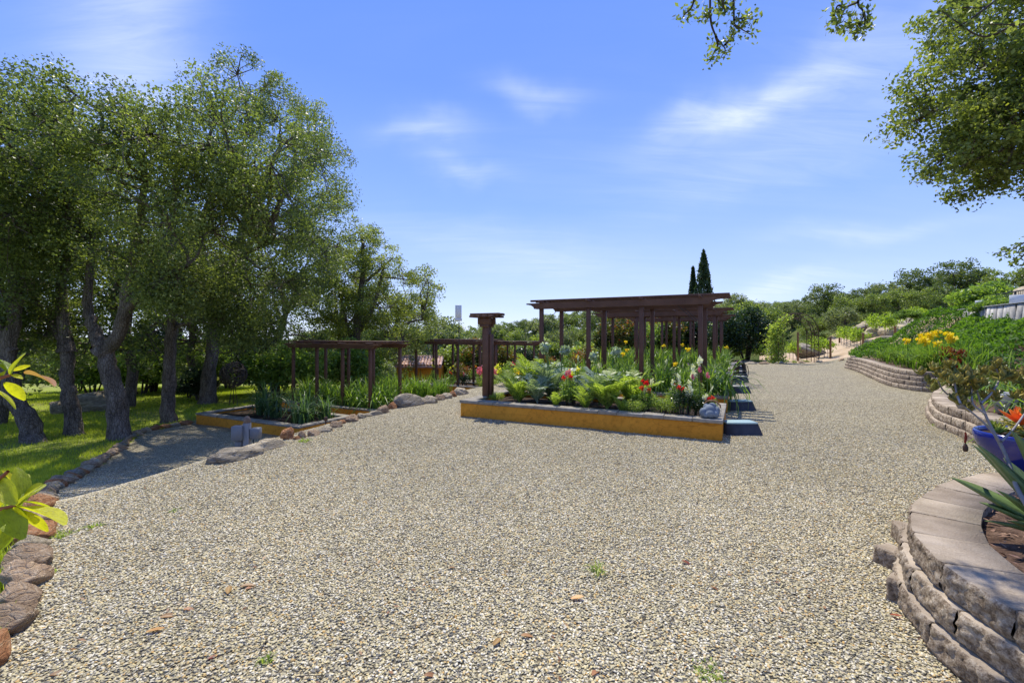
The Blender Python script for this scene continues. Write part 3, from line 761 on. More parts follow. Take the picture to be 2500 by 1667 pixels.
# ------------------------------------------------------------------ low wedge blocks along the right ends of the beds
blk = [(1814, 1062), (1810, 1001), (1806.5, 960), (1806.5, 934), (1806, 918), (1805, 904), (1803, 895)]
bl_lab = ['dark concrete step block with pale teal top nearest the camera', 'dark concrete step block with blue-teal top, second from the front', 'grey-topped dark step block beside the overhanging iris leaves', 'grey-topped dark step block just in front of the hose reel',
          'dark step block partly behind the hose coil', 'dark step block beyond the hose coil, second from the hedge', 'dark step block closest to the hedge']
for i, (u, v) in enumerate(blk):
    p = G(u, v); w = .26; tw = .235; d = .20
    t = empty('step_block', (p.x, p.y + d * .6, 0), 0, bl_lab[i], 'step block', 'dark blocks along the bed ends')
    hh = .16 + .012 * (i == 3)
    V = np.array([(-w, -.16, -.02), (w + .03, -.16, -.02), (w + .02, .14, -.02), (-w, .14, -.02), (-tw, -.11, hh), (tw, -.11, hh), (tw, .14, hh), (-tw, .14, hh)])
    MB().add(V, np.array([(0, 1, 5, 4), (1, 2, 6, 5), (2, 3, 7, 6), (3, 0, 4, 7)])).build('body', M['dblock'], t)
    MB().add(*box((0, .015, hh + .011), (tw * 2 + .004, .25, .024), .006)).build('top_slab', M['teal'] if i < 2 else M['concrete'], t)

# ------------------------------------------------------------------ split-face block retaining walls
def resample(pts, step, k=24):
    P = smooth_path(pts, k)
    s = np.concatenate([[0], np.cumsum(np.hypot(*np.diff(P, axis=0).T))])
    return P, s
def curve_at(P, s, x):
    return np.array([np.interp(x, s, P[:, 0]), np.interp(x, s, P[:, 1])])
def block_wall(pts, ztop, ch, ncourse, blen, batter, label, seed, nface=8, nz_f=4, amp=.012, depth=.30, sub='block', joint=.003, rngl=.0):
    rng = np.random.default_rng(seed)
    P, s = resample(pts, .1)
    t = empty('retaining_wall', (float(P[len(P) // 2][0]), float(P[len(P) // 2][1]), 0), 0, label, 'retaining wall', 'block retaining walls along the gravel')
    org = np.array([P[len(P) // 2][0], P[len(P) // 2][1], 0])
    T = np.gradient(P, axis=0); T /= np.linalg.norm(T, axis=1)[:, None]
    Nn = np.stack([-T[:, 1], T[:, 0]], -1)      # outwards: left of the walking direction
    for c in range(ncourse):
        off = batter * c
        Pc = P + Nn * off
        sc = np.concatenate([[0], np.cumsum(np.hypot(*np.diff(Pc, axis=0).T))])
        z1 = ztop - ch * c - (.001 if c else 0); z0 = ztop - ch * (c + 1) + .002
        x = -blen * (.5 if c % 2 else .12)
        dep = depth
        while x < sc[-1]:
            bl_ = blen * (1 + rngl * rng.uniform(-1, 1))
            a, b = max(x, 0), min(x + bl_, sc[-1])
            x += bl_
            if b - a < .08: continue
            a += joint; b -= joint
            n = nface
            us = np.linspace(a, b, n + 1)
            pu = np.stack([np.interp(us, sc, Pc[:, 0]), np.interp(us, sc, Pc[:, 1])], -1)
            nu = np.stack([np.interp(us, sc, Nn[:, 0]), np.interp(us, sc, Nn[:, 1])], -1)
            nu /= np.linalg.norm(nu, axis=1)[:, None]
            # a straight front per block
            tt = np.linspace(0, 1, n + 1)[:, None]
            pu = pu * .35 + (pu[0] * (1 - tt) + pu[-1] * tt) * .65
            nm_ = nu.mean(0); nm_ /= np.linalg.norm(nm_)
            zz = np.linspace(z0, z1, nz_f + 1)
            V = np.zeros((nz_f + 1, n + 1, 3))
            dz = rng.uniform(-.003, .001)
            outj = rng.uniform(-.008, .008); skew = rng.uniform(-.012, .012)
            for iz in range(nz_f + 1):
                for iu in range(n + 1):
                    q3 = Vector((pu[iu, 0] * 9, pu[iu, 1] * 9, zz[iz] * 9 + c * 3.7))
                    d = mnoise.noise(q3) * amp * .8 + mnoise.noise(q3 * 2.7) * amp * .8 + mnoise.noise(q3 * 6.5) * amp * .6
                    edge = min(iz, nz_f - iz) == 0
                    if edge: d *= .3
                    edge2 = iu in (0, n)
                    d += (-.006 if edge else .004) + (-.010 if edge2 else 0) + outj
                    V[iz, iu, :2] = pu[iu] + nm_ * d; V[iz, iu, 2] = zz[iz] + dz
            back = pu - nm_ * dep
            c0, c1 = back[0], back[-1]; mid_ = (c0 + c1) / 2; back = mid_ + (back - mid_) * .90 + (c1 - c0) * skew * 2
            top = np.concatenate([back, np.full((n + 1, 1), z1 + dz)], 1); bot = np.concatenate([back, np.full((n + 1, 1), z0 + dz)], 1)
            verts = np.concatenate([V.reshape(-1, 3), top, bot]) - org
            m = n + 1; nb = (nz_f + 1) * m
            f = [(r * m + i, r * m + i + 1, (r + 1) * m + i + 1, (r + 1) * m + i) for r in range(nz_f) for i in range(n)]
            f = [q_[::-1] for q_ in f]
            f += [(nz_f * m + i + 1, nz_f * m + i, nb + i, nb + i + 1) for i in range(n)]
            # ends
            f += [(0, nz_f * m, nb, nb + m)[::-1] if False else (nb + m, nb, nz_f * m, 0)]
            f += [(n, nz_f * m + n, nb + n, nb + m + n)]
            f += [(nb + i, nb + i + 1, nb + m + i + 1, nb + m + i)[::-1] for i in range(n)]
            me_o = MB().add(verts, np.array(f)).build('block', M['block'], t)
            me_o.rotation_euler = (0, 0, 0)
    return t
block_wall(W1, .40, .136, 3, .385, .034, 'block retaining wall curving through the near right corner, agave behind it', 1, 22, 9, .017, .31, joint=.0075)
block_wall(W2, .36, .128, 3, .40, .042, 'curved block retaining wall in the middle, beyond the blue pot', 2, 10, 5, .014, .34, joint=.008)
block_wall(W3, .52, .130, 4, .40, .040, 'farthest block retaining wall, four courses under the yellow irises', 3, 7, 4, .013, .30, joint=.010)
# ------------------------------------------------------------------ trees
def crown_pts(rng, ells, n, shell=.5):
    w = np.array([e[6] if len(e) > 6 else e[3] * e[4] * e[5] for e in ells]); w = w / w.sum()
    k = rng.choice(len(ells), n, p=w)
    E = np.array([e[:6] for e in ells])[k]
    d = rng.normal(size=(n, 3)); d /= np.linalg.norm(d, axis=1)[:, None]
    r = (shell + (1 - shell) * rng.random(n) ** .6)
    return E[:, :3] + d * E[:, 3:] * r[:, None], k
def grow_tree(seed, stems, ells, ncl, nleaf, leaf, rc=.42, shell=.45, limb_r=.085, aspect=.6, hub_n=None, twigs=True, up=.5, flat=.75, nseg=8, hang=0.0, quad=False):
    """stems: list of (path, r0, r1). returns (trunk MB, crown MB)"""
    rng = np.random.default_rng(seed)
    tr = MB(); cr = MB()
    tips = []
    for path, r0, r1 in stems:
        P = smooth_path(path, 5); m = len(P)
        rad = np.linspace(r0, r1, m)
        if r0 > .12: rad[0] *= 1.35; rad[1] *= 1.1
        P = P + rng.normal(size=P.shape) * r0 * .08
        V, Fq = tube(P, rad, 12 if r0 > .1 else 8)
        if r0 > .12:
            cen = P.repeat(12, 0); dd = V - cen
            V = cen + dd * (1 + .10 * rng.normal(size=(len(V), 1)))
        tr.add(V, Fq); tips.append(P[int(m * .35):])
    tips = np.concatenate(tips)
    C, k = crown_pts(rng, ells, ncl, shell)
    hub_n = hub_n or max(6, ncl // 9)
    hi = rng.choice(ncl, min(hub_n, ncl), replace=False)
    Hb = []
    for h in hi:
        c = C[h]; e = np.array(ells[k[h]][:3])
        q_ = c * .6 + e * .4
        d2 = ((tips - q_) ** 2).sum(1) + 2.0 * np.clip(tips[:, 2] - q_[2] + .3, 0, None) ** 2
        s0 = tips[np.argmin(d2)]
        L_ = np.linalg.norm(q_ - s0)
        mid1 = s0 * .62 + q_ * .38 + rng.normal(size=3) * L_ * .10; mid2 = s0 * .3 + q_ * .7 + rng.normal(size=3) * L_ * .08 + np.array([0, 0, .05 * L_])
        P = smooth_path([s0, mid1, mid2, q_], 4)
        r = min(limb_r, .014 * L_ + .02)
        tr.add(*tube(P, np.linspace(r, r * .35, len(P)), 6)); Hb.append(P[len(P) // 2:])
    Hb = np.concatenate(Hb)
    for c in C:
        s0 = Hb[np.argmin(((Hb - c) ** 2).sum(1))]
        L_ = np.linalg.norm(c - s0)
        mid_ = (s0 + c) / 2 + rng.normal(size=3) * .12 * L_
        if twigs: tr.add(*tube(np.array([s0, mid_, c]), np.array([.018, .012, .006]) * (limb_r / .085), 4))
    # leaves
    per = rng.poisson(nleaf, ncl)
    cc = np.repeat(C, per, 0); n = len(cc)
    rs = np.repeat(rc * rng.uniform(.6, 1.35, ncl), per)
    off = rng.normal(size=(n, 3)); off /= np.linalg.norm(off, axis=1)[:, None]
    off *= (rng.random(n) ** .45)[:, None] * rs[:, None]; off[:, 2] *= flat
    if hang: off[:, 2] -= np.abs(rng.normal(size=n)) * hang * rs
    ctint = np.repeat(rng.normal(size=ncl) * .16, per)
    V, Fq, kk = leafcloud(rng, cc + off, leaf, aspect, up, quad)
    tint = np.clip(.42 + ctint + rng.normal(size=n) * .17, 0, 1)
    cr.add(V, Fq, np.repeat(tint, kk))
    return tr, cr
def tree_obj(name, base, trc, label, cat, group, leafm, barkm='bark', rz=0):
    t = empty(name, tuple(base), rz, label, cat, group)
    tr, cr = trc
    kid(t, tr.build('trunk', M[barkm], t, smooth=True))
    c = cr.build('crown', M[leafm], t); kid(t, c)
    return t
def rel(base, pts): return [tuple(np.array(p) - np.array(base)) for p in pts]

# --- the five big oaks on the left, shaped from their own trunks and crowns (coordinates relative to the foot)
# A: forked oak with moss at the fork
bA = G(292, 1072)
def A(u, v, y): p = aty(u, v, y); return (p.x - bA.x, p.y - bA.y, p.z - bA.z)
Y = bA.y
stemsA = [([(0, 0, -.15), A(283, 960, Y), A(262, 880, Y), A(247, 838, Y)], .215, .165),
          ([A(249, 860, Y), A(285, 820, Y - .1), A(307, 740, Y - .2), A(325, 640, Y - .3), A(340, 560, Y - .5), A(352, 440, Y - .6)], .17, .06),
          ([A(247, 850, Y), A(228, 800, Y + .1), A(213, 740, Y + .2), A(222, 650, Y + .3), A(228, 560, Y + .4)], .15, .05),
          ([A(316, 755, Y - .2), A(350, 700, Y - .5), A(400, 672, Y - .9), A(455, 650, Y - 1.4)], .10, .04)]
def E(u, v, y, ru, rv, ry, base, w=None):
    p = aty(u, v, y); s = y / F
    e = [p.x - base.x, p.y - base.y, p.z - base.z, ru * s, ry, rv * s]
    e.append(w if w else ru * rv * ry * s * s)
    return tuple(e)
ellA = [E(330, 420, Y - 1.6, 150, 150, 1.9, bA), E(250, 300, Y - 1.8, 130, 90, 1.7, bA), E(420, 330, Y - 2.2, 110, 90, 1.6, bA), E(470, 520, Y - 1.8, 110, 130, 1.8, bA), E(200, 520, Y, 110, 120, 1.8, bA), E(360, 620, Y - .6, 120, 60, 1.5, bA), E(450, 700, Y - .8, 70, 60, 1.1, bA, 3.0)]
tree_obj('oak_tree', bA, grow_tree(11, stemsA, ellA, 285, 185, .061, rc=.46, up=.35), 'large oak with a mossy forked trunk standing at the edge of the shaded gravel', 'tree', 'oaks on the left', 'oak')
# B: straight grey trunk to its right
bB = G(409, 1030)
def B(u, v, y): p = aty(u, v, y); return (p.x - bB.x, p.y - bB.y, p.z - bB.z)
Y = bB.y
stemsB = [([(0, 0, -.15), B(412, 940, Y), B(416, 850, Y), B(424, 760, Y - .1), B(445, 640, Y - .2), B(500, 520, Y - .3), B(560, 400, Y - .2)], .19, .06),
          ([B(424, 770, Y), B(470, 700, Y - .5), B(560, 640, Y - 1), B(640, 600, Y - 1.2)], .10, .035), ([B(440, 660, Y), B(420, 560, Y), B(430, 440, Y)], .10, .04),
          ([B(500, 520, Y - .3), B(600, 430, Y), B(700, 360, Y)], .08, .03)]
ellB = [E(590, 340, 9.6, 150, 130, 1.7, bB), E(640, 480, 10.2, 150, 120, 1.8, bB), E(500, 420, 9.8, 110, 130, 1.7, bB), E(740, 600, Y - 1.2, 95, 110, 1.6, bB), E(650, 700, Y - 1, 120, 80, 1.8, bB), E(540, 640, Y - 1.2, 100, 110, 1.6, bB), E(770, 420, Y, 60, 110, 1.4, bB), E(600, 780, Y - .8, 90, 55, 1.3, bB, 4.0)]
tree_obj('oak_tree', bB, grow_tree(12, stemsB, ellB, 320, 180, .062, rc=.48, up=.35, hang=.3), 'tall oak with a straight grey trunk and drooping foliage reaching over the lower pergola', 'tree', 'oaks on the left', 'oak')
# C: the airy oak behind, its top the highest
bC = G(505, 985); Y = bC.y
def Cc(u, v, y): p = aty(u, v, y); return (p.x - bC.x, p.y - bC.y, p.z - bC.z)
stemsC = [([(0, 0, -.15), Cc(512, 900, Y), Cc(530, 760, Y), Cc(580, 600, Y), Cc(640, 460, Y), Cc(690, 340, Y)], .26, .07), ([Cc(560, 660, Y), Cc(640, 560, Y), Cc(740, 500, Y)], .12, .04), ([Cc(600, 540, Y), Cc(590, 400, Y), Cc(610, 280, Y)], .11, .03), ([Cc(640, 460, Y), Cc(740, 400, Y), Cc(810, 380, Y)], .08, .03), ([Cc(530, 760, Y), Cc(480, 640, Y), Cc(440, 500, Y)], .12, .04)]
ellC = [E(620, 250, Y, 130, 80, 2.6, bC), E(730, 330, Y, 100, 100, 2.4, bC), E(800, 430, Y, 58, 110, 2, bC), E(560, 330, Y + .5, 110, 90, 2, bC), E(690, 520, Y, 120, 90, 2.2, bC), E(790, 560, Y, 60, 90, 2, bC)]
tree_obj('oak_tree', bC, grow_tree(13, stemsC, ellC, 300, 120, .075, rc=.42, up=.35, shell=.6, limb_r=.1), 'tallest airy oak showing sky and bare branches through its rounded top', 'tree', 'oaks on the left', 'oak')
# D: slanting oak further left
bD = G(186, 1062); Y = bD.y
def D(u, v, y): p = aty(u, v, y); return (p.x - bD.x, p.y - bD.y, p.z - bD.z)
stemsD = [([(0, 0, -.15), D(172, 985, Y), D(163, 925, Y), D(160, 850, Y), D(135, 800, Y), D(95, 760, Y)], .18, .09), ([D(160, 860, Y), D(150, 700, Y), D(170, 560, Y), D(150, 400, Y)], .14, .05), ([D(95, 760, Y), D(50, 640, Y - .4), D(20, 500, Y - .5)], .1, .04)]
ellD = [E(110, 330, Y - 2.4, 140, 110, 1.8, bD), E(20, 280, Y - 2.2, 120, 90, 1.8, bD), E(60, 500, Y - 1.6, 150, 120, 2.2, bD), E(180, 640, Y - .4, 100, 80, 1.6, bD), E(30, 700, Y - .4, 110, 90, 1.6, bD), E(200, 430, Y, 90, 100, 1.6, bD), E(110, 790, Y + .3, 90, 45, 1.1, bD, 2.5)]
tree_obj('oak_tree', bD, grow_tree(14, stemsD, ellD, 290, 180, .062, rc=.46, up=.35), 'bent oak with a burl on its trunk, left of the mossy forked oak', 'tree', 'oaks on the left', 'oak')
# E: two dark leaning trunks at the far left
bE = G(88, 1078); Y = bE.y
def Ee(u, v, y): p = aty(u, v, y); return (p.x - bE.x, p.y - bE.y, p.z - bE.z)
stemsE = [([(0, 0, -.15), Ee(58, 1010, Y), Ee(30, 960, Y), Ee(18, 860, Y), Ee(40, 740, Y), Ee(10, 560, Y), Ee(-20, 400, Y)], .21, .08), ([Ee(30, 860, Y), Ee(-40, 720, Y), Ee(-120, 560, Y)], .12, .04)]
ellE = [E(-20, 330, Y - .3, 120, 120, 2, bE), E(30, 560, Y - .4, 120, 120, 2, bE), E(-90, 500, Y, 120, 160, 2, bE), E(0, 740, Y - .3, 110, 50, 1.5, bE), E(40, 230, Y, 90, 60, 1.8, bE)]
tree_obj('oak_tree', bE, grow_tree(15, stemsE, ellE, 230, 165, .066, rc=.46, up=.35), 'dark oak at the left picture edge, its lower trunk leaning right', 'tree', 'oaks on the left', 'oak')
# rear oaks filling the grove, copied from two builds
def generic_oak(seed, h, r, leafm, name='oak_tree', ncl=190, nleaf=60, leaf=.16, rc=.6, tr0=.19, low=0, label='', cat='tree', group=None, bark='bark'):
    rng = np.random.default_rng(seed)
    st = [([(0, 0, -.4), (.1 * r, 0, h * .2), (-.05 * r, .1 * r, h * .42), (.1 * r, 0, h * .7)], tr0, tr0 * .35)]
    for i in range(4):
        a = i * 1.57 + rng.uniform(-.4, .4)
        st.append(([(0, 0, h * (.28 + .05 * i)), (.3 * r * math.cos(a), .3 * r * math.sin(a), h * .5), (.62 * r * math.cos(a), .62 * r * math.sin(a), h * .68)], tr0 * .5, tr0 * .15))
    el_ = [(0, 0, h * .78, r * .7, r * .7, h * .24)]
    for i in range(6):
        a = i * 1.05 + rng.uniform(-.3, .3); q_ = rng.uniform(.45, .68)
        el_.append((r * q_ * math.cos(a), r * q_ * math.sin(a), h * rng.uniform(.42, .72), r * .45, r * .45, h * rng.uniform(.15, .22)))
    if low:
        for i in range(5):
            a = i * 1.257 + .4; el_.append((r * .55 * math.cos(a), r * .55 * math.sin(a), h * .28, r * .42, r * .42, h * .17))
    return grow_tree(seed, st, el_, ncl, nleaf, leaf, rc=rc, limb_r=tr0 * .4)
rearA = tree_obj('oak_tree', (0, 0, 0), generic_oak(21, 8.5, 3.4, 'oak', ncl=210, nleaf=80, leaf=.115, rc=.5, low=1), 'rear oak', 'tree', 'oaks on the left', 'oak')
rear_spots = [((-14.9, 13.0), 1.0, .3, 'oak behind the leaning trunk at the left picture edge'), ((-13.6, 16.0), 1.0, 1.9, 'oak with a slim upright trunk before the bright meadow'), ((-13.2, 19.0), .95, 3.0, 'oak behind the dark boulder, twin dark stems'),
              ((-10.6, 20.5), 1.0, 4.1, 'oak with a pale trunk between the forked oak and the straight grey oak'), ((-9.4, 24.5), .95, 5.0, 'short-trunked oak rising behind the hoop and the canvas lounger'), ((-17.5, 24), 1.05, 2.4, 'distant oak across the bright meadow at the far left'),
              ((-6.8, 27.0), .8, .9, 'oak with two thin stems seen through the near lower pergola'), ((-20.0, 17.5), 1.05, 3.6, 'oak filling the far left behind the yellow photinia leaves')]
for i, ((x, y), s, rz, lab) in enumerate(rear_spots):
    if i == 0: rearA.location = (x, y, h1(x, y)); rearA.rotation_euler = (0, 0, rz); rearA['label'] = lab; rearA.scale = (s,) * 3
    else: copy_tree(rearA, lab, None, (x, y, h1(x, y)), rz, s)
# F: the mid-distance oak right of the grove (u 850-1080)
bF = G(868, 955, 15); bF = Vector(((868 - HU) / F * 21.5, 21.5, h1((868 - HU) / F * 21.5, 21.5))); Y = 21.5
def Ff(u, v, y): p = aty(u, v, y); return (p.x - bF.x, p.y - bF.y, p.z - bF.z)
stemsF = [([(0, 0, -.2), Ff(866, 880, Y), Ff(872, 800, Y), Ff(878, 740, Y), Ff(886, 660, Y), Ff(884, 580, Y)], .27, .07), ([Ff(872, 810, Y), Ff(905, 760, Y), Ff(925, 700, Y), Ff(940, 640, Y)], .13, .05), ([Ff(878, 850, Y), Ff(930, 820, Y), Ff(990, 790, Y), Ff(1030, 780, Y)], .09, .03), ([Ff(890, 690, Y), Ff(930, 655, Y), Ff(960, 630, Y)], .08, .03), ([Ff(866, 870, Y), Ff(850, 800, Y), Ff(830, 720, Y)], .1, .04)]
ellF = [E(880, 590, Y, 45, 55, 1.6, bF), E(930, 640, Y, 55, 50, 1.8, bF), E(850, 660, Y, 50, 70, 1.8, bF), E(1030, 700, Y, 42, 50, 1.5, bF), E(1015, 780, Y, 65, 45, 1.8, bF), E(930, 745, Y, 75, 60, 2, bF), E(845, 770, Y, 60, 65, 2, bF), E(965, 830, Y - 1, 80, 30, 1.6, bF)]
tree_obj('oak_tree', bF, grow_tree(16, stemsF, ellF, 360, 100, .088, rc=.40, up=.4, shell=.5, limb_r=.07), 'spreading oak with open dark limbs standing behind the lower pergolas', 'tree', None, 'oak_r')

# --- oak at the right edge, trunk outside the frame, and its near hanging twigs
bR = Vector((12.6, 6.6, h1(12.6, 6.6)))
def Rr(u, v, y): p = aty(u, v, y); return (p.x - bR.x, p.y - bR.y, p.z - bR.z)
stemsR = [([(0, 0, -.2), (.1, .1, 1.6), (-.3, .2, 3.0), (-1.0, .3, 4.4), (-1.8, .3, 6.0)], .30, .12), ([(-.3, .2, 3.0), (-1.4, .6, 3.6), (-2.6, .9, 3.9), (-3.4, 1.2, 4.0)], .13, .04), ([(-1.0, .3, 4.4), (-2.4, .6, 5.0), (-3.6, .9, 5.6)], .12, .04), ([(-1.8, .3, 6.0), (-3.0, .2, 7.0), (-4.0, 0, 7.2)], .1, .03)]
Y = 7.6
ellR = [E(2420, 440, Y, 140, 34, 1.2, bR), E(2330, 395, Y, 75, 55, 1.0, bR), E(2450, 330, Y, 140, 80, 1.4, bR), E(2290, 280, Y, 85, 55, 1.1, bR), E(2360, 180, Y, 120, 70, 1.3, bR), E(2450, 60, Y, 140, 90, 1.4, bR), E(2500, 200, Y, 130, 160, 1.4, bR), E(2620, 250, Y, 150, 220, 1.8, bR), E(2400, -20, Y, 110, 60, 1.2, bR), E(2460, 400, Y, 90, 55, 1.2, bR)]
ovR = tree_obj('oak_tree', bR, grow_tree(17, stemsR, ellR, 560, 85, .07, rc=.30, up=.5, shell=.35, limb_r=.06, quad=True), 'sunlit oak crown filling the upper right corner, trunk outside the picture', 'tree', None, 'oak_r')
def hanging(label, y, twigs, seed, leaf=.055):
    rng = np.random.default_rng(seed)
    p0 = aty(*twigs[0][0], y)
    t = empty('oak_branch', tuple(p0), 0, label, 'branch', 'twigs hanging from the overhead oak')
    st = MB(); lf = MB(); ref = np.array(p0)
    for tw in twigs:
        P = smooth_path([np.array(aty(u, v, y + rng.uniform(-.12, .12))) - ref for u, v in tw], 6)
        st.add(*tube(P, np.linspace(.012, .003, len(P)), 5))
        s_i = rng.uniform(.12, 1, 46); s_i = np.concatenate([s_i, rng.uniform(.86, 1, 22)])
        base = P[(s_i * (len(P) - 1)).astype(int)] + rng.normal(size=(len(s_i), 3)) * .035
        V, Fq, kk = leafcloud(rng, base, leaf, .55, .3, True)
        lf.add(V, Fq, np.repeat(rng.uniform(.1, .9, len(base)), kk))
    st.build('twig', M['twig'], t, smooth=True); lf.build('foliage', M['oak'], t)
hanging('forked oak twigs hanging into the sky at the top, left of the other hanging twig', 4.0, [[(1735, -60), (1734, 40), (1748, 90), (1770, 120), (1760, 140)], [(1748, 90), (1752, 110), (1742, 130), (1733, 152)], [(1790, -60), (1792, 50), (1800, 65), (1838, 88)], [(1792, 50), (1815, 45), (1838, 48)],
        [(1700, -40), (1690, 15), (1672, 35), (1665, 48)], [(1734, 30), (1725, 38), (1715, 45)], [(1760, -20), (1765, 10), (1772, 30)], [(1770, 110), (1785, 90), (1795, 66)], [(1730, -50), (1755, 5), (1770, 25)]], 31, .042)
hanging('small dark oak twig hanging at the top, nearer the right-hand crown', 4.0, [[(2110, -60), (2095, 5), (2108, 30), (2100, 60), (2085, 90)], [(2095, 5), (2065, 20), (2050, 50), (2040, 65)], [(2108, 30), (2112, 50), (2108, 75)], [(2065, 20), (2045, 15), (2035, 45)], [(2100, 60), (2085, 60), (2065, 72)]], 32, .048)
hanging('leafy oak spray hanging in front of the big crown at the top right', 4.6, [[(2500, -90), (2420, 10), (2340, 20), (2272, 36)], [(2420, 10), (2350, 60), (2295, 82)], [(2480, 60), (2400, 90), (2330, 50), (2290, 20)], [(2460, -60), (2400, -10), (2320, 5)], [(2420, 10), (2380, 40), (2330, 70)], [(2520, 60), (2450, 60), (2390, 60)]], 33, .055)
hanging('dark oak twig tip entering at the right edge beside the distant bush', 5.5, [[(2560, 560), (2490, 598), (2465, 612), (2430, 618)], [(2520, 600), (2490, 632), (2480, 640)], [(2540, 590), (2500, 610), (2488, 600)]], 34, .05)

# --- cypress pair behind the pergolas
def cypress(seed, h, r):
    rng = np.random.default_rng(seed); n = 7000
    z = rng.random(n); prof = r * (np.clip(z * 9, 0, 1) ** .5) * (1 - z ** 2.2) ** .8
    th = rng.uniform(0, 6.283, n); rr = prof * (.55 + .5 * rng.random(n)) * (1 + .16 * np.sin(th * 5 + z * 9))
    P = np.stack([rr * np.cos(th), rr * np.sin(th), z * h], -1)
    V, Fq, kk = leafcloud(rng, P, .30, .32, 0, False, droop=np.array([0, 0, -1.6]))
    return MB().add(*tube([(0, 0, -.3), (0, 0, h * .8)], [.14, .03], 8)), MB().add(V, Fq, np.repeat(np.clip(.4 + rng.normal(size=n) * .22, 0, 1), kk))
for u, w, vt, lab in ((1718, 1.0, 612, 'tall dark Italian cypress rising above the nearest pergola roof'), (1692, .55, 652, 'slimmer shorter cypress leaning against the tall one')):
    y = 34 if w == 1 else 35.0; x = (u - HU) / F * y; zb = h1(x, y); zt = EYE + (HV - vt) / F * y
    tree_obj('cypress', (x, y, zb), cypress(int(u), zt - zb, .78 * w + .1), lab, 'tree', 'cypresses beyond the garden', 'cypress', 'bark')

# --- bushes and trees of the middle distance
def bush(seed, rx, ry, rz_, leaf, n=3800, quad=False, base=.25, aspect=.6, stems=6, clumps=40):
    rng = np.random.default_rng(seed)
    st = MB(); cr = MB()
    for i in range(stems):
        a = rng.uniform(0, 6.28); q_ = rng.uniform(.3, .8)
        st.add(*tube(smooth_path([(.08 * math.cos(a), .08 * math.sin(a), -.1), (q_ * rx * .5 * math.cos(a), q_ * ry * .5 * math.sin(a), rz_ * .7), (q_ * rx * math.cos(a), q_ * ry * math.sin(a), rz_ * 1.35)], 3), np.linspace(.035, .01, 7) * max(.4, min(1.6, rz_)), 5))
    d = rng.normal(size=(clumps, 3)); d /= np.linalg.norm(d, axis=1)[:, None]; d[:, 2] = np.abs(d[:, 2]) * 1.15 - .12
    C = d * np.array([rx, ry, rz_ * 1.0]) * rng.uniform(.45, .95, clumps)[:, None] + np.array([0, 0, rz_ * (base + .45)])
    k = rng.integers(0, clumps, n)
    off = rng.normal(size=(n, 3)); off /= np.linalg.norm(off, axis=1)[:, None]; off *= (rng.random(n) ** .4)[:, None] * np.array([rx, ry, rz_]) * .36
    P = C[k] + off; P[:, 2] = np.maximum(P[:, 2], .03)
    V, Fq, kk = leafcloud(rng, P, leaf, aspect, .55, quad)
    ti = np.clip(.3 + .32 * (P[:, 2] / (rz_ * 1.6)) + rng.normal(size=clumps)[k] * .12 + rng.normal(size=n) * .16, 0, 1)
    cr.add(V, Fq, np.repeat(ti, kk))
    return st.data('stem', M['twig']), cr
BUSH = {}
def bush_proto(key, seed, mat, **k):
    st, cr = bush(seed, **k); BUSH[key] = (st, cr.data('foliage', M[mat]))
def place_bush(key, name, x, y, s, rz, label, group=None, cat='bush', z=None, mat=None):
    t = empty(name, (x, y, h1(x, y) - .03 if z is None else z), rz, label, cat, group)
    t.scale = s if hasattr(s, '__len__') else (s, s, s)
    st, fo = BUSH[key]
    put('stem', st, t); o = put('foliage', fo, t)
    if mat:
        o.material_slots[0].link = 'OBJECT'; o.material_slots[0].material = M[mat]
    return t
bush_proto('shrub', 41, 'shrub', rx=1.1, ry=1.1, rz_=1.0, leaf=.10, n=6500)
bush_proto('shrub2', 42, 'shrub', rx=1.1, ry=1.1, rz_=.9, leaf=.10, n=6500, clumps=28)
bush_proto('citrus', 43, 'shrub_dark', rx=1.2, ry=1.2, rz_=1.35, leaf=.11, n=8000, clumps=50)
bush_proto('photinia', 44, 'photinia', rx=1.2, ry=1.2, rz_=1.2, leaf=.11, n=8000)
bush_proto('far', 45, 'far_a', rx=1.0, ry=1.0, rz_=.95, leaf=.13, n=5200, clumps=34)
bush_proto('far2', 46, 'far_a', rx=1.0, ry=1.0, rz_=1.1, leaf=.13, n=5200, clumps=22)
# far trees with trunks, four builds
FT = []
for i, (mt_, h_, r_) in enumerate([('far_a', 6.5, 3.2), ('far_b', 5.5, 3.0), ('far_c', 7.5, 3.4), ('far_d', 5.0, 2.8), ('far_b', 7.0, 2.6)]):
    tr, cr = generic_oak(60 + i, h_, r_, mt_, ncl=150, nleaf=44, leaf=.27, rc=.70, low=1)
    FT.append((tr.data('trunk', M['bark']), cr.data('crown', M[mt_]), h_))
def far_tree(k, x, y, s, rz, label, group, name='tree'):
    t = empty(name, (x, y, h1(x, y) - .1), rz, label, 'tree', group); t.scale = (s, s, s)
    put('trunk', FT[k][0], t); put('crown', FT[k][1], t)
    return t
rngf = random.Random(5)
far_lab = {0: 'mid-green oak massed with others on the wooded hillside beyond the garden', 1: 'grey-green rounded oak massed with others on the wooded hillside beyond the garden', 2: 'dark evergreen oak massed with others on the wooded hillside beyond the garden',
           3: 'bright yellow-green tree massed with others on the wooded hillside beyond the garden', 4: 'upright grey-green tree massed with others on the wooded hillside beyond the garden'}
cnt = 0; seen_ = {}
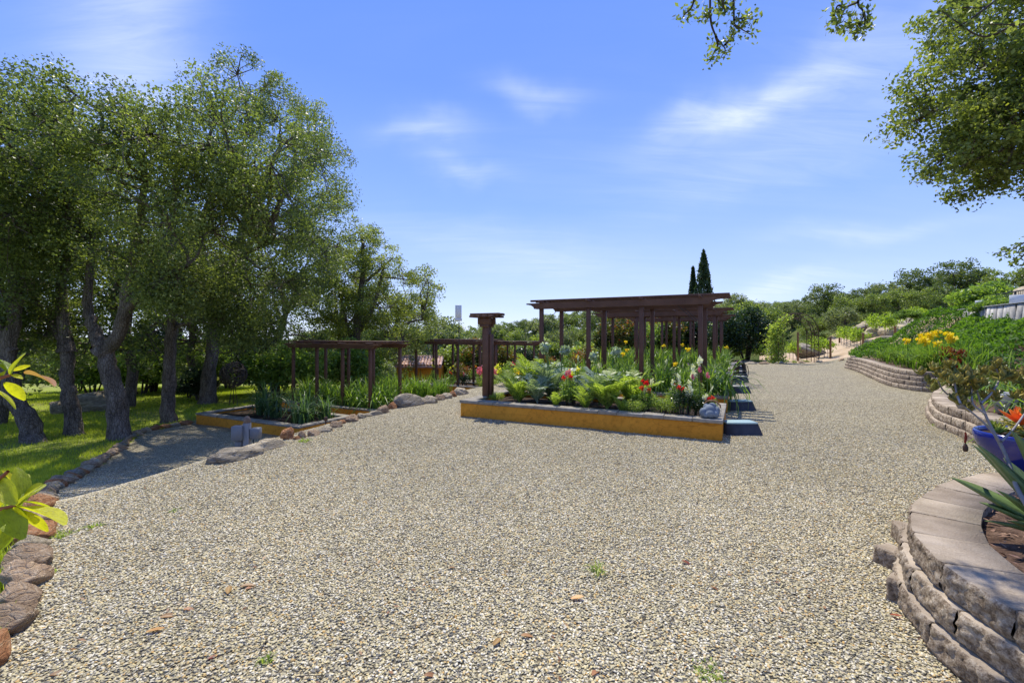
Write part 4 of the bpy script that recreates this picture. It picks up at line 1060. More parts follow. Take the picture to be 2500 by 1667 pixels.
def far_label(k, u, y):
    kind = ['mid-green', 'rounded grey-green', 'dark', 'bright', 'upright grey-green'][k]
    where = next(w for lim, w in ((1000, 'behind the lower pergolas'), (1140, 'left of the pillar'), (1300, 'just right of the pillar'), (1480, 'behind the near pergola left half'), (1660, 'behind the near pergola right half'),
             (1800, 'around the cypress'), (1960, 'above the wire arch'), (2150, 'above the vineyard'), (9999, 'behind the highest vines')) if u < lim)
    dist = 'low on the' if y < 48 else ('midway up the' if y < 80 else ('high on the' if y < 120 else 'topping the'))
    return ('%s oak %s hillside %s' % (kind, dist, where)).replace('low on the hillside', 'low down').replace('midway up the hillside', 'midway up').replace('topping the hillside', 'on the ridge')
for row, (y0, n_) in enumerate([(33, 17), (38, 18), (44, 20), (51, 22), (60, 24), (72, 26), (88, 30), (108, 36), (135, 34)]):
    for i in range(n_):
        y = y0 * rngf.uniform(.95, 1.06)
        u = 760 + (i + rngf.uniform(-.3, .3)) * (1640 / n_)
        x = (u - HU) / F * y
        if x - .35 * (y - 25) > 12 and y < 46: continue
        k = rngf.choice([0, 1, 2, 3, 4] if y < 50 else [0, 1, 1, 2, 0, 4])
        top = 1.5 + (HV - (795 if u < 1100 else (752 + (1 - min(1, (u - 1100) / 350)) * 38 if u < 1500 else 735))) / F * y
        g_ = h1(x, y); s = rngf.uniform(.72, 1.08) * (1 + max(0, y - 60) / 120)
        s = min(s, max(.45, (top - g_) / FT[k][2] * rngf.uniform(.85, 1.04)))
        if y < 47: s = min(s, .62 * rngf.uniform(.8, 1.1))
        fl_ = far_label(k, u, y); seen_[fl_] = seen_.get(fl_, 0) + 1
        if seen_[fl_] > 1: fl_ = fl_.replace(' oak ', ' oak, %s from left, ' % ordn(seen_[fl_] - 1))
        far_tree(k, x, y, s, rngf.uniform(0, 6.28), fl_, 'oaks massed on the far hillside (%s)' % ['mid-green', 'grey-green', 'dark', 'bright', 'upright'][k]); cnt += 1
# left: far trees behind the grove
for i in range(16):
    y = rngf.uniform(34, 70); u = -150 + i * 68 + rngf.uniform(-20, 20); x = (u - HU) / F * y
    k = rngf.choice([0, 2, 3]); far_tree(k, x, y, rngf.uniform(.8, 1.15), rngf.uniform(0, 6.28), 'green tree beyond the bright meadow, %s from the left in its far row' % ordn(i), 'trees beyond the meadow')
# right skyline: (u, v top, y, build, scale hint, label)
sky_r = [(1842, 762, 62, 1, 'low grey-green tree on the skyline just right of the pergola ends'), (1900, 752, 60, 0, 'rounded tree on the skyline above the wire arch'), (1960, 742, 55, 1, 'tree behind and above the right leg of the wire arch'), (2015, 690, 46, 2, 'dark tree rising first from the low skyline, left of the vineyard posts'),
         (2065, 718, 42, 0, 'olive tree just behind the vineyard in front of the dark skyline tree'), (2110, 700, 42, 2, 'broad tree above the middle of the vineyard'), (2160, 690, 44, 1, 'grey-green tree above the tallest vineyard post'), (2190, 706, 38, 0, 'dense low oak overhanging the vineyard rocks'),
         (2240, 652, 44, 2, 'dark round-topped tree left of the highest tree on the right'), (2300, 690, 38, 2, 'shadowy oak directly left of the pale stone wall'), (2335, 634, 45, 2, 'highest dark tree on the right skyline'), (2385, 655, 45, 0, 'tree on the shoulder right of the highest dark tree'),
         (2130, 745, 37, 0, 'small oak spreading low behind the vine rows'), (2060, 760, 36, 1, 'small grey oak low behind the left vine rows'), (1990, 772, 38, 0, 'low tree seen through the wire arch'), (2250, 735, 35, 0, 'low oak between the vineyard and the juniper slope'), (2470, 655, 40, 0, 'tree behind the glossy bush at the right edge'), (2540, 640, 38, 2, 'tree cut by the right picture edge')]
for i, (u, vt, y, k, lab) in enumerate(sky_r):
    x = (u - HU) / F * y; g_ = h1(x, y); ht = EYE + (HV - vt) / F * y - g_
    far_tree(k, x, y, max(.4, ht / (FT[k][2] * .97)), i * 1.3, lab, 'trees on the right skyline')
# feathery tall tree behind the upper right pergola end and one left of the pillar
for u, vt, y, k, lab in ((1795, 718, 85, 4, 'hazy blue-green tree poking above the hill right of the cypresses'), (1085, 778, 70, 4, 'thin tree standing against the sky left of the pillar'), (1340, 770, 95, 4, 'grey pine-like tree behind the left post of the nearest pergola'), (1040, 800, 90, 1, 'hazy tree low on the horizon left of the pillar')):
    x = (u - HU) / F * y; g_ = h1(x, y); far_tree(k, x, y, (EYE + (HV - vt) / F * y - g_) / FT[k][2] / .97, u * .1, lab, None)

# garden shrubs (u, v of the foot or y, key, scale, label)
sh = [(-9.6, 18.6, 'shrub', 1.25, 'leafy green shrub behind the canvas lounger'), (-8.2, 18.8, 'shrub2', 1.35, 'bright leafy shrub behind the woven ball'), (-6.9, 19.6, 'shrub', 1.35, 'green shrub right of the woven ball, by the lower pergola'), (-11.3, 20.5, 'citrus', 1.1, 'dark purple-green shrub behind the trunks near the boulder'),
      (-12.2, 17.6, 'citrus', .55, 'small dark bush behind the big boulder'), (-13.0, 18.2, 'citrus', .5, 'tiny round bush at the foot of the slim oaks'),
      (-7.4, 22.0, 'photinia', .75, 'yellow and red tinged bush seen through the near lower pergola'), (-3.4, 28.5, 'far', 1.6, 'rounded green bush left of the tiled shed'),
      (-2.8, 24.2, 'photinia', .6, 'yellowish shrub between the tiled shed and the pillar'), (-1.9, 27.6, 'photinia', 1.25, 'red-leaved photinia behind the middle lower pergola'), (-.6, 28.0, 'photinia', 1.1, 'red-topped photinia just right of the pillar'), (.9, 29.0, 'citrus', 1.0, 'dark green shrub behind the farthest lower pergola'),
      (2.0, 28.6, 'photinia', .9, 'yellow-tipped shrub behind the artichoke heads'), (3.4, 29.4, 'shrub', 1.0, 'light green shrub left of the second pergola posts'), (4.4, 26.8, 'photinia', .95, 'orange-tinged photinia between the first two upper pergolas'),
      (6.6, 27.4, 'photinia', 1.3, 'tall yellow-red photinia in the gap of the second pergola'), (8.2, 28.2, 'shrub', 1.4, 'bright green shrub behind the farthest upper pergola'), (9.8, 28.6, 'photinia', 1.35, 'reddish photinia behind the right posts of the upper pergolas'), (11.4, 28.4, 'citrus', 1.15, 'dark glossy shrub right behind the pergola ends'),
      (12.4, 26.4, 'citrus', 1.15, 'dark glossy citrus bush at the end of the step blocks'), (14.0, 27.0, 'citrus', 1.3, 'large dark citrus bush left of the wire arch'), (13.6, 30.5, 'shrub', 1.5, 'tall bright shrub topping the dark citrus hedge'), (15.2, 29.6, 'shrub2', 1.1, 'yellow-green shrub behind the arch vine'),
      (5.2, 30.8, 'far', 2.0, 'rounded olive bush beyond the second pergola'), (2.2, 32, 'far2', 2.0, 'grey-green bush below the far wood left of the near pergola'), (8.0, 32, 'far', 2.1, 'olive bush beyond the third pergola'), (0, 33, 'far2', 1.9, 'green thicket right of the pillar'), (-2.0, 34, 'far', 2.1, 'green thicket behind the pillar')]
for u_, y_, k_, s_, l_ in [(225, 19.5, 'shrub', 1.2, 'shrub filling the gap behind the big boulder'), (285, 20.5, 'citrus', 1.2, 'dark shrub directly behind the mossy forked oak'), (345, 20.0, 'shrub2', 1.3, 'leafy shrub between the forked oak and the straight oak'), (372, 21.5, 'citrus', 1.3, 'dark shrub just left of the straight grey trunk'), (440, 21.5, 'shrub', 1.4, 'green shrub right of the straight grey trunk'),
                         (300, 23.5, 'photinia', 1.1, 'reddish shrub deep in the grove'), (520, 22.5, 'shrub2', 1.3, 'shrub behind the hoop'), (190, 21.5, 'shrub2', 1.0, 'shrub left of the boulder at the edge of the meadow'), (480, 24.5, 'far', 1.6, 'tall shrub at the back of the grove'), (560, 24.0, 'shrub', 1.4, 'shrub rising behind the woven ball')]:
    sh.append(((u_ - HU) / F * y_, y_, k_, s_, l_))
for i, (x, y, k, s, lab) in enumerate(sh):
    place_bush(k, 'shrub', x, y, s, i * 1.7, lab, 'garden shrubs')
# ------------------------------------------------------------------ stones
ROCK = []
for k in range(10):
    V, Fc = ICO[4]; V = V.copy(); rn = Vector((k * 7.3, k * 3.1, k * 5.7))
    d = np.array([1 + .34 * mnoise.noise(Vector(v) * .9 + rn) + .17 * mnoise.noise(Vector(v) * 2.3 + rn) + .08 * mnoise.noise(Vector(v) * 5.0 + rn) + .045 * abs(mnoise.noise(Vector((v[0] * 3, v[1] * 3, v[2] * 14)) + rn)) + .02 * mnoise.noise(Vector(v) * 13 + rn) for v in V])
    V = V * d[:, None]
    for j in range(4):   # a few broken faces
        nr = np.random.default_rng(k * 10 + j).normal(size=3); nr /= np.linalg.norm(nr); c = .72
        q_ = V @ nr; V = V - np.clip(q_ - c, 0, None)[:, None] * nr * .85
    ROCK.append((V, Fc))
RME = {}
def rock(name, loc, size, rz, matk, label=None, cat='rock', group=None, k=0, parent=None, tilt=(0, 0)):
    key = (k, matk)
    if key not in RME: RME[key] = MB().add(*ROCK[k]).data('rock', M[matk], smooth=True)
    o = put(name, RME[key], parent, tuple(loc), (tilt[0], tilt[1], rz), size)
    return tag(o, label, cat if parent is None else None, group)
# left edging row, from the bottom of the picture up to the near lower bed
SL = smooth_path(STONELINE, 20)
sl_s = np.concatenate([[0], np.cumsum(np.hypot(*np.diff(SL, axis=0).T))])
rs_ = random.Random(8)
x = .35; i = 0
kinds = ['rock_tan', 'rock_red', 'rock_tan', 'rock_red', 'rock_tan', 'rock_orange', 'rock_red', 'rock_red', 'rock_red', 'rock_red', 'rock_tan', 'rock_red']
while x < sl_s[-1] - .1:
    big = .15
    L_ = rs_.uniform(.8, 1.25) * big
    px, py = np.interp(x, sl_s, SL[:, 0]), np.interp(x, sl_s, SL[:, 1])
    dx, dy = np.interp(x + .1, sl_s, SL[:, 0]) - px, np.interp(x + .1, sl_s, SL[:, 1]) - py
    mk = kinds[i] if i < 11 else rs_.choice(['rock_red', 'rock_red', 'rock_grey', 'rock_orange', 'rock_tan'])
    cn = {'rock_red': 'red-brown', 'rock_tan': 'tan', 'rock_orange': 'rust-orange', 'rock_grey': 'dark grey'}[mk]
    nrm_ = np.array([-dy, dx]) / math.hypot(dx, dy) * .03; px += nrm_[0]; py += nrm_[1]
    rock('rock', (px, py, h1(px, py) + .02), (L_, L_ * rs_.uniform(.6, .85), L_ * rs_.uniform(.45, .7)), math.atan2(dy, dx) + rs_.uniform(-.4, .4), mk,
         '%s rock, %s from the bottom of the picture in the left edging row' % (cn, ordn(i)), group='edging rocks left of the gravel', k=rs_.randrange(10))
    x += L_ * 1.75; i += 1
# boulder line along the crest of the upper gravel
BL = [((588, 1112), (.62, .22, .26), 'rock_grey', 'long weathered log-shaped boulder below the grey utility post'), ((655, 1086), (.55, .26, .2), 'rock_tan', 'broad flat tan boulder between the log-shaped boulder and the round orange one'), ((711, 1062), (.20, .19, .22), 'rock_orange', 'round orange-tan boulder in front of the near lower bed corner'),
      ((733, 1064), (.09, .07, .07), 'rock_orange', 'little orange stone right of the round boulder'), ((745, 1060), (.12, .1, .13), 'rock_red', 'small knobbly brown stone in the crest row'), ((772, 1054), (.2, .12, .12), 'rock_red', 'red-brown stone before the end of the near lower bed'), ((802, 1045), (.22, .13, .12), 'rock_tan', 'flat stone in the crest row below the bed cap end'),
      ((826, 1035), (.22, .14, .15), 'rock_red', 'brown stone beside the small path light'), ((843, 1026), (.12, .1, .1), 'rock_orange', 'small orange stone in the middle of the crest row'), ((868, 1020), (.26, .15, .16), 'rock_red', 'rounded brown stone before the gap between the beds'), ((890, 1013), (.2, .12, .14), 'rock_tan', 'pale stone right of the rounded brown one'),
      ((916, 1007), (.42, .14, .12), 'rock_tan', 'long low tan stone under the near lower pergola corner post'), ((942, 1000), (.26, .16, .2), 'rock_red', 'brown block of stone left of the big ridge boulder'), ((963, 990), (.2, .16, .2), 'rock_orange', 'orange stone at the foot of the big ridge boulder'), ((1000, 984), (.85, .30, .36), 'rock_grey', 'largest boulder of the crest row, long and humped'),
      ((1022, 981), (.2, .14, .15), 'rock_tan', 'tan stone right of the humped boulder'), ((1052, 977), (.42, .2, .24), 'rock_tan', 'broad boulder half way to the pillar'), ((1078, 970), (.24, .16, .2), 'rock_red', 'brown stone left of the last pair by the pillar'), ((1095, 966), (.3, .18, .22), 'rock_tan', 'pale boulder near the pillar, second to last'),
      ((1112, 961), (.2, .14, .2), 'rock_orange', 'orange-backed stone near the pillar'), ((1131, 956), (.42, .22, .28), 'rock_tan', 'pale boulder directly left of the pillar foot')]
for i, ((u, v), sz, mk, lab) in enumerate(BL):
    p = at(u, v + 4, .02)
    rock('rock', (p.x - .05, p.y, .0), (sz[0] * .5, sz[1] * .65, sz[2] * (.6 if i < 2 else .68)), [.95, .8, .2, .3, .4, .8, .8, .8, .5, .8, .8, .72, .8, .5, .78, .8, .8, .8, .8, .8, .7][i], mk, lab, group='boulders along the crest of the gravel', k=i % 10)
# big dark boulder in the grove, rocks along the vineyard
p = G(222, 1002); rock('boulder', (p.x, p.y, p.z + .15), (.72, .5, .46), .35, 'rock_grey', 'big dark rounded boulder lying among the oak trunks', 'boulder', None, 2)
p = G(150, 1008); rock('boulder', (p.x, p.y, p.z + .1), (.36, .3, .34), 1.2, 'rock_grey', 'dark boulder left of and touching the big one among the oaks', 'boulder', None, 5)
vr = [((1975, 848), (1.0, .6, .5), 28, 'rock_grey', 'grey boulder behind the right leg of the wire arch'), ((2100, 800), (1.2, .6, .45), 34, 'rock_grey', 'flat grey rock on the crest above the long vine row'), ((2140, 806), (1.5, .8, .6), 33, 'rock_tan', 'wide tan rock right of the flat grey crest rock'),
      ((2115, 846), (.9, .6, .35), 29, 'rock_tan', 'low tan rock between the two tallest posts'), ((2150, 838), (1.2, .8, .5), 29, 'rock_tan', 'sloping tan rock slab in the upper vineyard'), ((2205, 812), (1.3, .8, .6), 29, 'rock_grey', 'layered grey rock left of the highest vines'), ((2195, 832), (1.3, .8, .55), 27, 'rock_tan', 'large tan slab under the layered grey rock'),
      ((2235, 826), (1.0, .7, .5), 27, 'rock_grey', 'grey rock beside the last vineyard post'), ((2130, 862), (.8, .5, .3), 25.5, 'rock_tan', 'low rock behind the end of the block wall'), ((2235, 800), (1.1, .6, .4), 31, 'rock_tan', 'pale rock behind the highest vines'), ((2300, 780), (1.3, .6, .3), 28, 'rock_grey', 'pale flat slab between the yellow vine and the trees'),
      ((2170, 858), (.7, .5, .35), 25, 'rock_grey', 'small rock half hidden by the yellow irises')]
for i, ((u, v), sz, y, mk, lab) in enumerate(vr):
    x = (u - HU) / F * y; rock('rock', (x, y, max(h1(x, y), EYE - (v + 6 - HV) / F * y - .1)), sz, i * .8, mk, lab, group='rocks in the vineyard slope', k=(i * 3) % 10, tilt=(.1, .12))
p = aty(2490, 720, 19.0); rock('boulder', (p.x + .75, p.y, p.z - .2), (1.0, .8, .6), .3, 'rock_tan', 'pale grey boulder at the right edge above the blue boxes', 'boulder', None, 7)

# ------------------------------------------------------------------ blades, irises and other strap-leaved plants
def blades(rng, n, r, lmin, lmax, w, lean=(.1, .9), arch=.5, seg=5, bias=None, w_end=.15):
    a = rng.uniform(0, 2 * np.pi, n); rr = r * np.sqrt(rng.random(n))
    base = np.stack([rr * np.cos(rng.uniform(0, 6.28, n)), rr * np.sin(rng.uniform(0, 6.28, n)), np.zeros(n)], -1)
    ln = rng.uniform(lmin, lmax, n); le = rng.uniform(lean[0], lean[1], n)
    h = np.stack([np.cos(a), np.sin(a), np.zeros(n)], -1)
    if bias is not None: h = h * .7 + np.asarray(bias)[None, :]
    side = np.stack([-h[:, 1], h[:, 0], np.zeros(n)], -1); side /= np.linalg.norm(side, axis=1)[:, None] + 1e-9
    tw = rng.uniform(-1, 1, n)[:, None]; side = side * np.cos(tw) + h * np.sin(tw) * .7
    V = []
    for k in range(seg + 1):
        t = k / seg
        ang = le * (t * .7 + arch * t * t)          # angle from the vertical grows along the blade
        out_ = ln * t * np.sin(ang); up_ = ln * t * np.cos(ang)
        c = base + h * out_[:, None] + np.array([0, 0, 1.0]) * up_[:, None]
        ww = w * (1 - (1 - w_end) * t ** 2.2) * (.55 + .45 * min(1, t * 4)) * (rng.uniform(.9, 1.1, n))[:, None] if k < seg else w * .04
        V.append(c - side * ww / 2); V.append(c + side * ww / 2)
    V = np.stack(V, 1)          # n, 2(seg+1), 3
    m = 2 * (seg + 1)
    f = []
    for k in range(seg): f.append(np.stack([np.arange(n) * m + 2 * k, np.arange(n) * m + 2 * k + 1, np.arange(n) * m + 2 * k + 3, np.arange(n) * m + 2 * k + 2], -1))
    tint = np.repeat(np.clip(rng.normal(.45, .2, n), 0, 1), m)
    tint = tint + np.tile(np.repeat(np.linspace(-.15, .12, seg + 1), 2), n)
    return V.reshape(-1, 3), np.concatenate(f), np.clip(tint, 0, 1)
IRIS = {}
for key, mt_, cfg in [('iris', 'iris', dict(n=46, r=.17, lmin=.45, lmax=.85, w=.030, lean=(.05, .75))), ('iris_d', 'iris_d', dict(n=46, r=.16, lmin=.4, lmax=.8, w=.032, lean=(.1, 1.1), arch=.8)),
                      ('iris_w', 'iris', dict(n=40, r=.20, lmin=.5, lmax=.95, w=.036, lean=(.3, 1.5), arch=.9)), ('strap', 'iris', dict(n=60, r=.14, lmin=.35, lmax=.65, w=.022, lean=(.2, 1.6), arch=1.2))]:
    for v in range(3):
        rng = np.random.default_rng(900 + v * 7 + len(key) * 31)
        a_ = blades(rng, **cfg); IRIS[(key, v)] = MB().add(*a_).data('foliage', M[mt_])
def flower_head(rng, r, n, petal, flat=1.0):
    P = rng.normal(size=(n, 3)); P /= np.linalg.norm(P, axis=1)[:, None]; P *= r * rng.random((n, 1)) ** .4; P[:, 2] *= flat
    V, Fq, kk = leafcloud(rng, P, petal, .85, .3, True)
    return V, Fq, np.repeat(rng.uniform(.2, 1, n), kk)
FLW = {}
for key, (mt_, r, h, n, petal) in {'spike_white': ('f_white', .035, .10, 46, .035), 'spike_red': ('f_red', .045, .06, 50, .04), 'spike_pink': ('f_pink', .04, .07, 46, .036), 'iris_yellow': ('f_yellow', .06, .06, 26, .07), 'lemon': ('f_lemon', .04, .05, 26, .045), 'mauve': ('f_mauve', .05, .04, 30, .03), 'orange': ('f_orange', .045, .05, 26, .045)}.items():
    rng = np.random.default_rng(len(key) + int(r * 1000))
    V, Fq, t_ = flower_head(rng, 1.0, n, petal / r)
    V = V * np.array([r, r, h]); m = MB().add(V, Fq, t_)
    FLW[key] = m.data('flower', M[mt_])
STALK = MB().add(*tube([(0, 0, 0), (.02, 0, .5), (0, .01, 1.0)], [.006, .005, .003], 4)).data('stalk', M['greenstem'])
def iris(key, x, y, z, s, rz, label, group, flowers=None, fh=.85, nfl=0, rng=None, name='iris_plant', cat='iris', spread=.25, fs=1.0):
    t = empty(name, (x, y, z), rz, label, cat, group); t.scale = (s, s, s)
    put('foliage', IRIS[(key, (int(abs(rz) * 10)) % 3)], t)
    for j in range(nfl):
        a = rng.uniform(0, 6.28); q_ = rng.uniform(0, spread); hh = fh * rng.uniform(.8, 1.1)
        fx, fy = q_ * math.cos(a), q_ * math.sin(a)
        put('stalk', STALK, t, (fx * .5, fy * .5, 0), (fy * -.4, fx * .4, 0), (1, 1, hh))
        put('flower', FLW[flowers], t, (fx, fy, hh), (rng.uniform(-.3, .3), rng.uniform(-.3, .3), a), fs)
    return t
ri = random.Random(77)
def fill_bed(which, k, pts, keys, label, group, s=(.85, 1.1), flowers=(), hgt=.20, z0=None):
    for j, (a, b) in enumerate(pts):
        x, y = (PU if which == 'U' else PL)(a, (UB if which == 'U' else LB)[k] + b)
        z = (BZU if which == 'U' else BZL)[k] + hgt
        fl = flowers[j % len(flowers)] if flowers else None
        nb_ = 3 if len(pts) > 20 else 2
        side = ordn(j // nb_) + ' from the right'
        row_ = ['front', 'middle', 'back'][j % nb_] if nb_ == 3 else ['front', 'back'][j % 2]
        iris(ri.choice(keys), x, y, z, ri.uniform(*s), ri.uniform(0, 6.28), '%s, %s, %s row' % (label, side, row_), group, fl, .9, 1 if fl else 0, ri, fs=.75)
def grid(a0, a1, na, b0, b1, nb, j=.12):
    return [(a0 + (a1 - a0) * i / (na - 1) + ri.uniform(-j, j), b0 + (b1 - b0) * k / max(1, nb - 1) + ri.uniform(-j, j)) for i in range(na) for k in range(nb)]
fill_bed('U', 1, grid(.35, 3.9, 8, .45, 1.4, 3), ['iris'], 'iris clump under the nearest upper pergola', 'irises under the nearest upper pergola', (.8, 1.08), [None, None, None, 'iris_yellow', None, None, None, None, 'spike_white', None, None])
fill_bed('U', 2, grid(.4, 4, 6, .5, 1.3, 2), ['iris', 'iris_w'], 'iris clump between the first two upper pergolas', 'irises between the first two upper pergolas', (.8, 1.05), [None, None, 'iris_yellow', None])
fill_bed('U', 3, grid(.4, 4, 7, .5, 1.3, 2), ['iris'], 'tall iris clump under the second upper pergola', 'irises under the second upper pergola', (1.0, 1.35))
fill_bed('U', 4, grid(.4, 4, 6, .5, 1.3, 2), ['iris'], 'iris clump behind the second upper pergola', 'irises behind the second upper pergola', (.9, 1.2), [None, 'iris_yellow', None])
fill_bed('U', 5, grid(.4, 4, 6, .5, 1.3, 2), ['iris'], 'iris clump under the farthest upper pergola', 'irises under the farthest upper pergola', (.9, 1.2))
fill_bed('L', 1, grid(.35, 4.0, 8, .4, 1.4, 3), ['iris', 'iris', 'iris_w'], 'bright green iris clump under the near lower pergola', 'irises under the near lower pergola', (1.05, 1.35))
fill_bed('L', 2, grid(.35, 4.0, 7, .4, 1.4, 3), ['iris'], 'bright green iris clump behind the near lower pergola', 'irises behind the near lower pergola', (1.0, 1.3))
for j, (a, b, s, lab) in enumerate([(.45, .5, 1.0, 'dark arching iris clump at the near right corner of the shaded bed'), (.95, .75, 1.05, 'dark iris clump second from the right corner of the shaded bed'), (.5, 1.2, 1.0, 'dark iris clump behind the corner one in the shaded bed'), (1.25, 1.3, 1.05, 'dark iris clump at the back of the shaded bed, right of its middle'),
                                    (2.2, .95, 1.15, 'large blue-green iris clump in the middle of the shaded bed'), (2.9, 1.05, 1.2, 'tall blue-green iris clump left of the middle of the shaded bed'), (3.35, 1.45, 1.0, 'iris clump near the far left corner of the shaded bed')]):
    x, y = PL(a, LB[0] + b); iris('iris_d', x, y, BZL[0] + .2, s * 1.3, j * .77, lab, 'dark irises in the shaded bed')
for j, (a, b, s, lab) in enumerate([(.12, .25, 1.1, 'sprawling strap-leaved clump spilling over the right end of the second bed'), (.15, .8, 1.15, 'sprawling iris clump hanging toward the step blocks'), (.45, .35, 1.0, 'arching iris clump at the foot of the right pergola post'), (1.35, .3, .9, 'low arching iris clump between the two right pergola posts'), (1.75, .35, .85, 'low arching iris clump left of the second post from the right')]):
    x, y = PU(a, UB[1] + b); iris('iris_w', x, y, .22, s, j * 1.3 + .2, lab, None)

# ------------------------------------------------------------------ flowers and leafy plants of the near bed and the far lower beds
def frond_mesh(rng, L_, W_, n, mt_, droop=1.0, thick=.012):
    """a big divided leaf that arches over: midrib and pairs of toothed leaflets"""
    t = np.linspace(0, 1, 9); ang = .35 + droop * t ** 1.2 * 1.15
    xs = np.concatenate([[0], np.cumsum(np.sin(ang[:-1]) * L_ / 8)]); zs = np.concatenate([[0], np.cumsum(np.cos(ang[:-1]) * L_ / 8)])
    P = np.stack([xs, np.zeros(9), zs], -1)
    mb_ = MB().add(*tube(P, np.linspace(thick, .003, 9), 4), tint=.9)
    for i in range(n):
        tt = .12 + .86 * i / n; px, pz = np.interp(tt, t, xs), np.interp(tt, t, zs)
        a_ = np.interp(tt, t, ang); d = np.array([math.sin(a_), 0, math.cos(a_)]); up_ = np.array([-math.cos(a_), 0, math.sin(a_)])
        wl_ = W_ * (math.sin(math.pi * min(1, .15 + tt * .85)) ** .7) * rng.uniform(.8, 1.15)
        for sgn in (-1, 1):
            s_ = np.array([0, sgn, 0]); tip = np.array([px, 0, pz]) + (s_ * .82 + d * .55) * wl_ - up_ * wl_ * .15 * rng.uniform(-1, 1.6)
            c = np.array([px, 0, pz]); w = L_ / n * .42
            m1 = c * .5 + tip * .5
            V = [c - d * w * .6, m1 - d * w + up_ * .01, tip, m1 + d * w * 1.1 + up_ * .012, c + d * w * .7]
            mb_.add(V, [(0, 1, 3, 4)], np.clip(rng.normal(.5, .2), 0, 1)); mb_.add(V, [(1, 2, 3)], np.clip(rng.normal(.6, .2), 0, 1))
            for q_ in (.35, .65):   # side teeth
                b_ = c * (1 - q_) + tip * q_; tp = b_ + d * w * 2.4 + s_ * w * 1.2
                mb_.add([b_ - s_ * w * .5, b_ + s_ * w * .7, tp], [(0, 1, 2)], np.clip(rng.normal(.55, .2), 0, 1))
    return mb_.data('leaf', M[mt_])
rngd = np.random.default_rng(4)
FR = {k: [frond_mesh(rngd, L_, W_, 15, mt_, dr, th) for dr in (.6, .9, 1.25)] for k, L_, W_, mt_, th in (('silver', .62, .17, 'silver', .012), ('fern', .72, .20, 'fern', .010), ('small', .38, .10, 'fern', .006))}
def cardoon(key, a, b, s, nl, label, heads=0, z=.22):
    x, y = PU(a, b)
    t = empty('cardoon_plant', (x, y, z), 0, label, 'plant'); t.scale = (s * .96, s * .96, s * 1.05)
    for j in range(nl):
        put('leaf', FR[key][j % 3], t, (0, 0, .02 * j / nl), (0, ri.uniform(-.25, .2), j * 2.4 + ri.uniform(-.3, .3)), ri.uniform(.55, 1.15))
    for j in range(heads):
        an = j * 2.1; fx, fy, hh = .25 * math.cos(an), .22 * math.sin(an), ri.uniform(.60, .72)
        put('stalk', STALK, t, (fx * .3, fy * .3, 0), (-fy * .5, fx * .5, 0), (1.8, 1.8, hh))
        V, Fq, t_ = flower_head(np.random.default_rng(j), .062, 90, .045)
        MB().add(*sphere((0, 0, 0), (.055, .055, .05), 2), tint=.7).add(V, Fq, t_).build('flower_head', M['silver'], t, smooth=False).location = (fx * .85, fy * .85, hh + .03)
    return t
cardoon('silver', 3.05, 1.15, 1.35, 18, 'tall silvery cardoon with round artichoke heads in the near bed', 4)
cardoon('silver', 3.15, .70, 1.05, 15, 'low silvery divided-leaved plant in front of the tall cardoon')
cardoon('silver', 2.0, 1.0, 1.25, 14, 'silvery artichoke plant behind the feathery bright one', 2)
cardoon('fern', 1.78, .50, 1.12, 18, 'bright yellow-green feathery leaved plant in the middle of the near bed')
cardoon('fern', 1.45, .95, 1.1, 15, 'feathery light-green plant with leaves reaching right behind the red flowers')
cardoon('small', 2.1, .35, 1.2, 14, 'small feathery plant low at the front edge of the near bed')
cardoon('fern', 3.75, .95, .85, 12, 'pale leafy plant right of the pillar foot')
cardoon('small', 3.45, .55, 1.5, 16, 'green toothed-leaved plant left of the silvery plants')
cardoon('small', 1.5, .35, .9, 10, 'ragged little plant left of the red snapdragons')
cardoon('small', 2.65, .35, .9, 10, 'small toothed-leaved plant at the front edge below the pink flowers')
cardoon('silver', 2.3, 1.35, 1.0, 12, 'silvery leaved plant behind the pink flowered bush')
cardoon('fern', 3.5, 1.3, 1.2, 14, 'bright arching leafy plant at the back, between pillar and cardoon')
cardoon('silver', 4.0, 1.35, .6, 7, 'small grey-leaved plant at the far left corner of the near bed')
bush_proto('leafy', 71, 'shrub', rx=.26, ry=.24, rz_=.24, leaf=.035, n=1800, quad=True, aspect=.4, clumps=26)
bush_proto('fine', 72, 'fern', rx=.24, ry=.2, rz_=.17, leaf=.03, n=2200, quad=True, aspect=.25, clumps=26)
bush_proto('darkleafy', 73, 'shrub_dark', rx=.28, ry=.26, rz_=.26, leaf=.04, n=1800, quad=True, aspect=.4, clumps=26)
def snap(a, b, which, k, key, s, label, fl, group=None, hgt=.22, name='flowering_plant', sp=.22):
    x, y = (PU if which == 'U' else PL)(a, (UB if which == 'U' else LB)[k] + b)
    z = (BZU if which == 'U' else BZL)[k] + hgt
    t = place_bush(key, name, x, y, s, a * 3.1, label, group, 'flowers', z)
    for kind, n_, h0, h1_ in fl:
        for j in range(n_):
            an = ri.uniform(0, 6.28); q_ = ri.uniform(.1, 1) * sp; hh = ri.uniform(h0, h1_)
            put('stalk', STALK, t, (q_ * .6 * math.cos(an), q_ * .6 * math.sin(an), .1), (0, 0, 0), (1, 1, hh - .1))
            put('flower', FLW[kind], t, (q_ * .6 * math.cos(an) , q_ * .6 * math.sin(an), hh), (ri.uniform(-.2, .2), ri.uniform(-.2, .2), 0), ri.uniform(.48, .75))
snap(2.45, .55, 'U', 0, 'leafy', 1.15, 'leafy snapdragon bush with pink and yellow flowers, left of the feathery plant', [('spike_pink', 2, .5, .6), ('spike_red', 2, .45, .6), ('lemon', 2, .5, .62)])
snap(2.6, .95, 'U', 0, 'leafy', 1.1, 'green leafy bush behind the pink snapdragons', [('lemon', 1, .55, .6)])
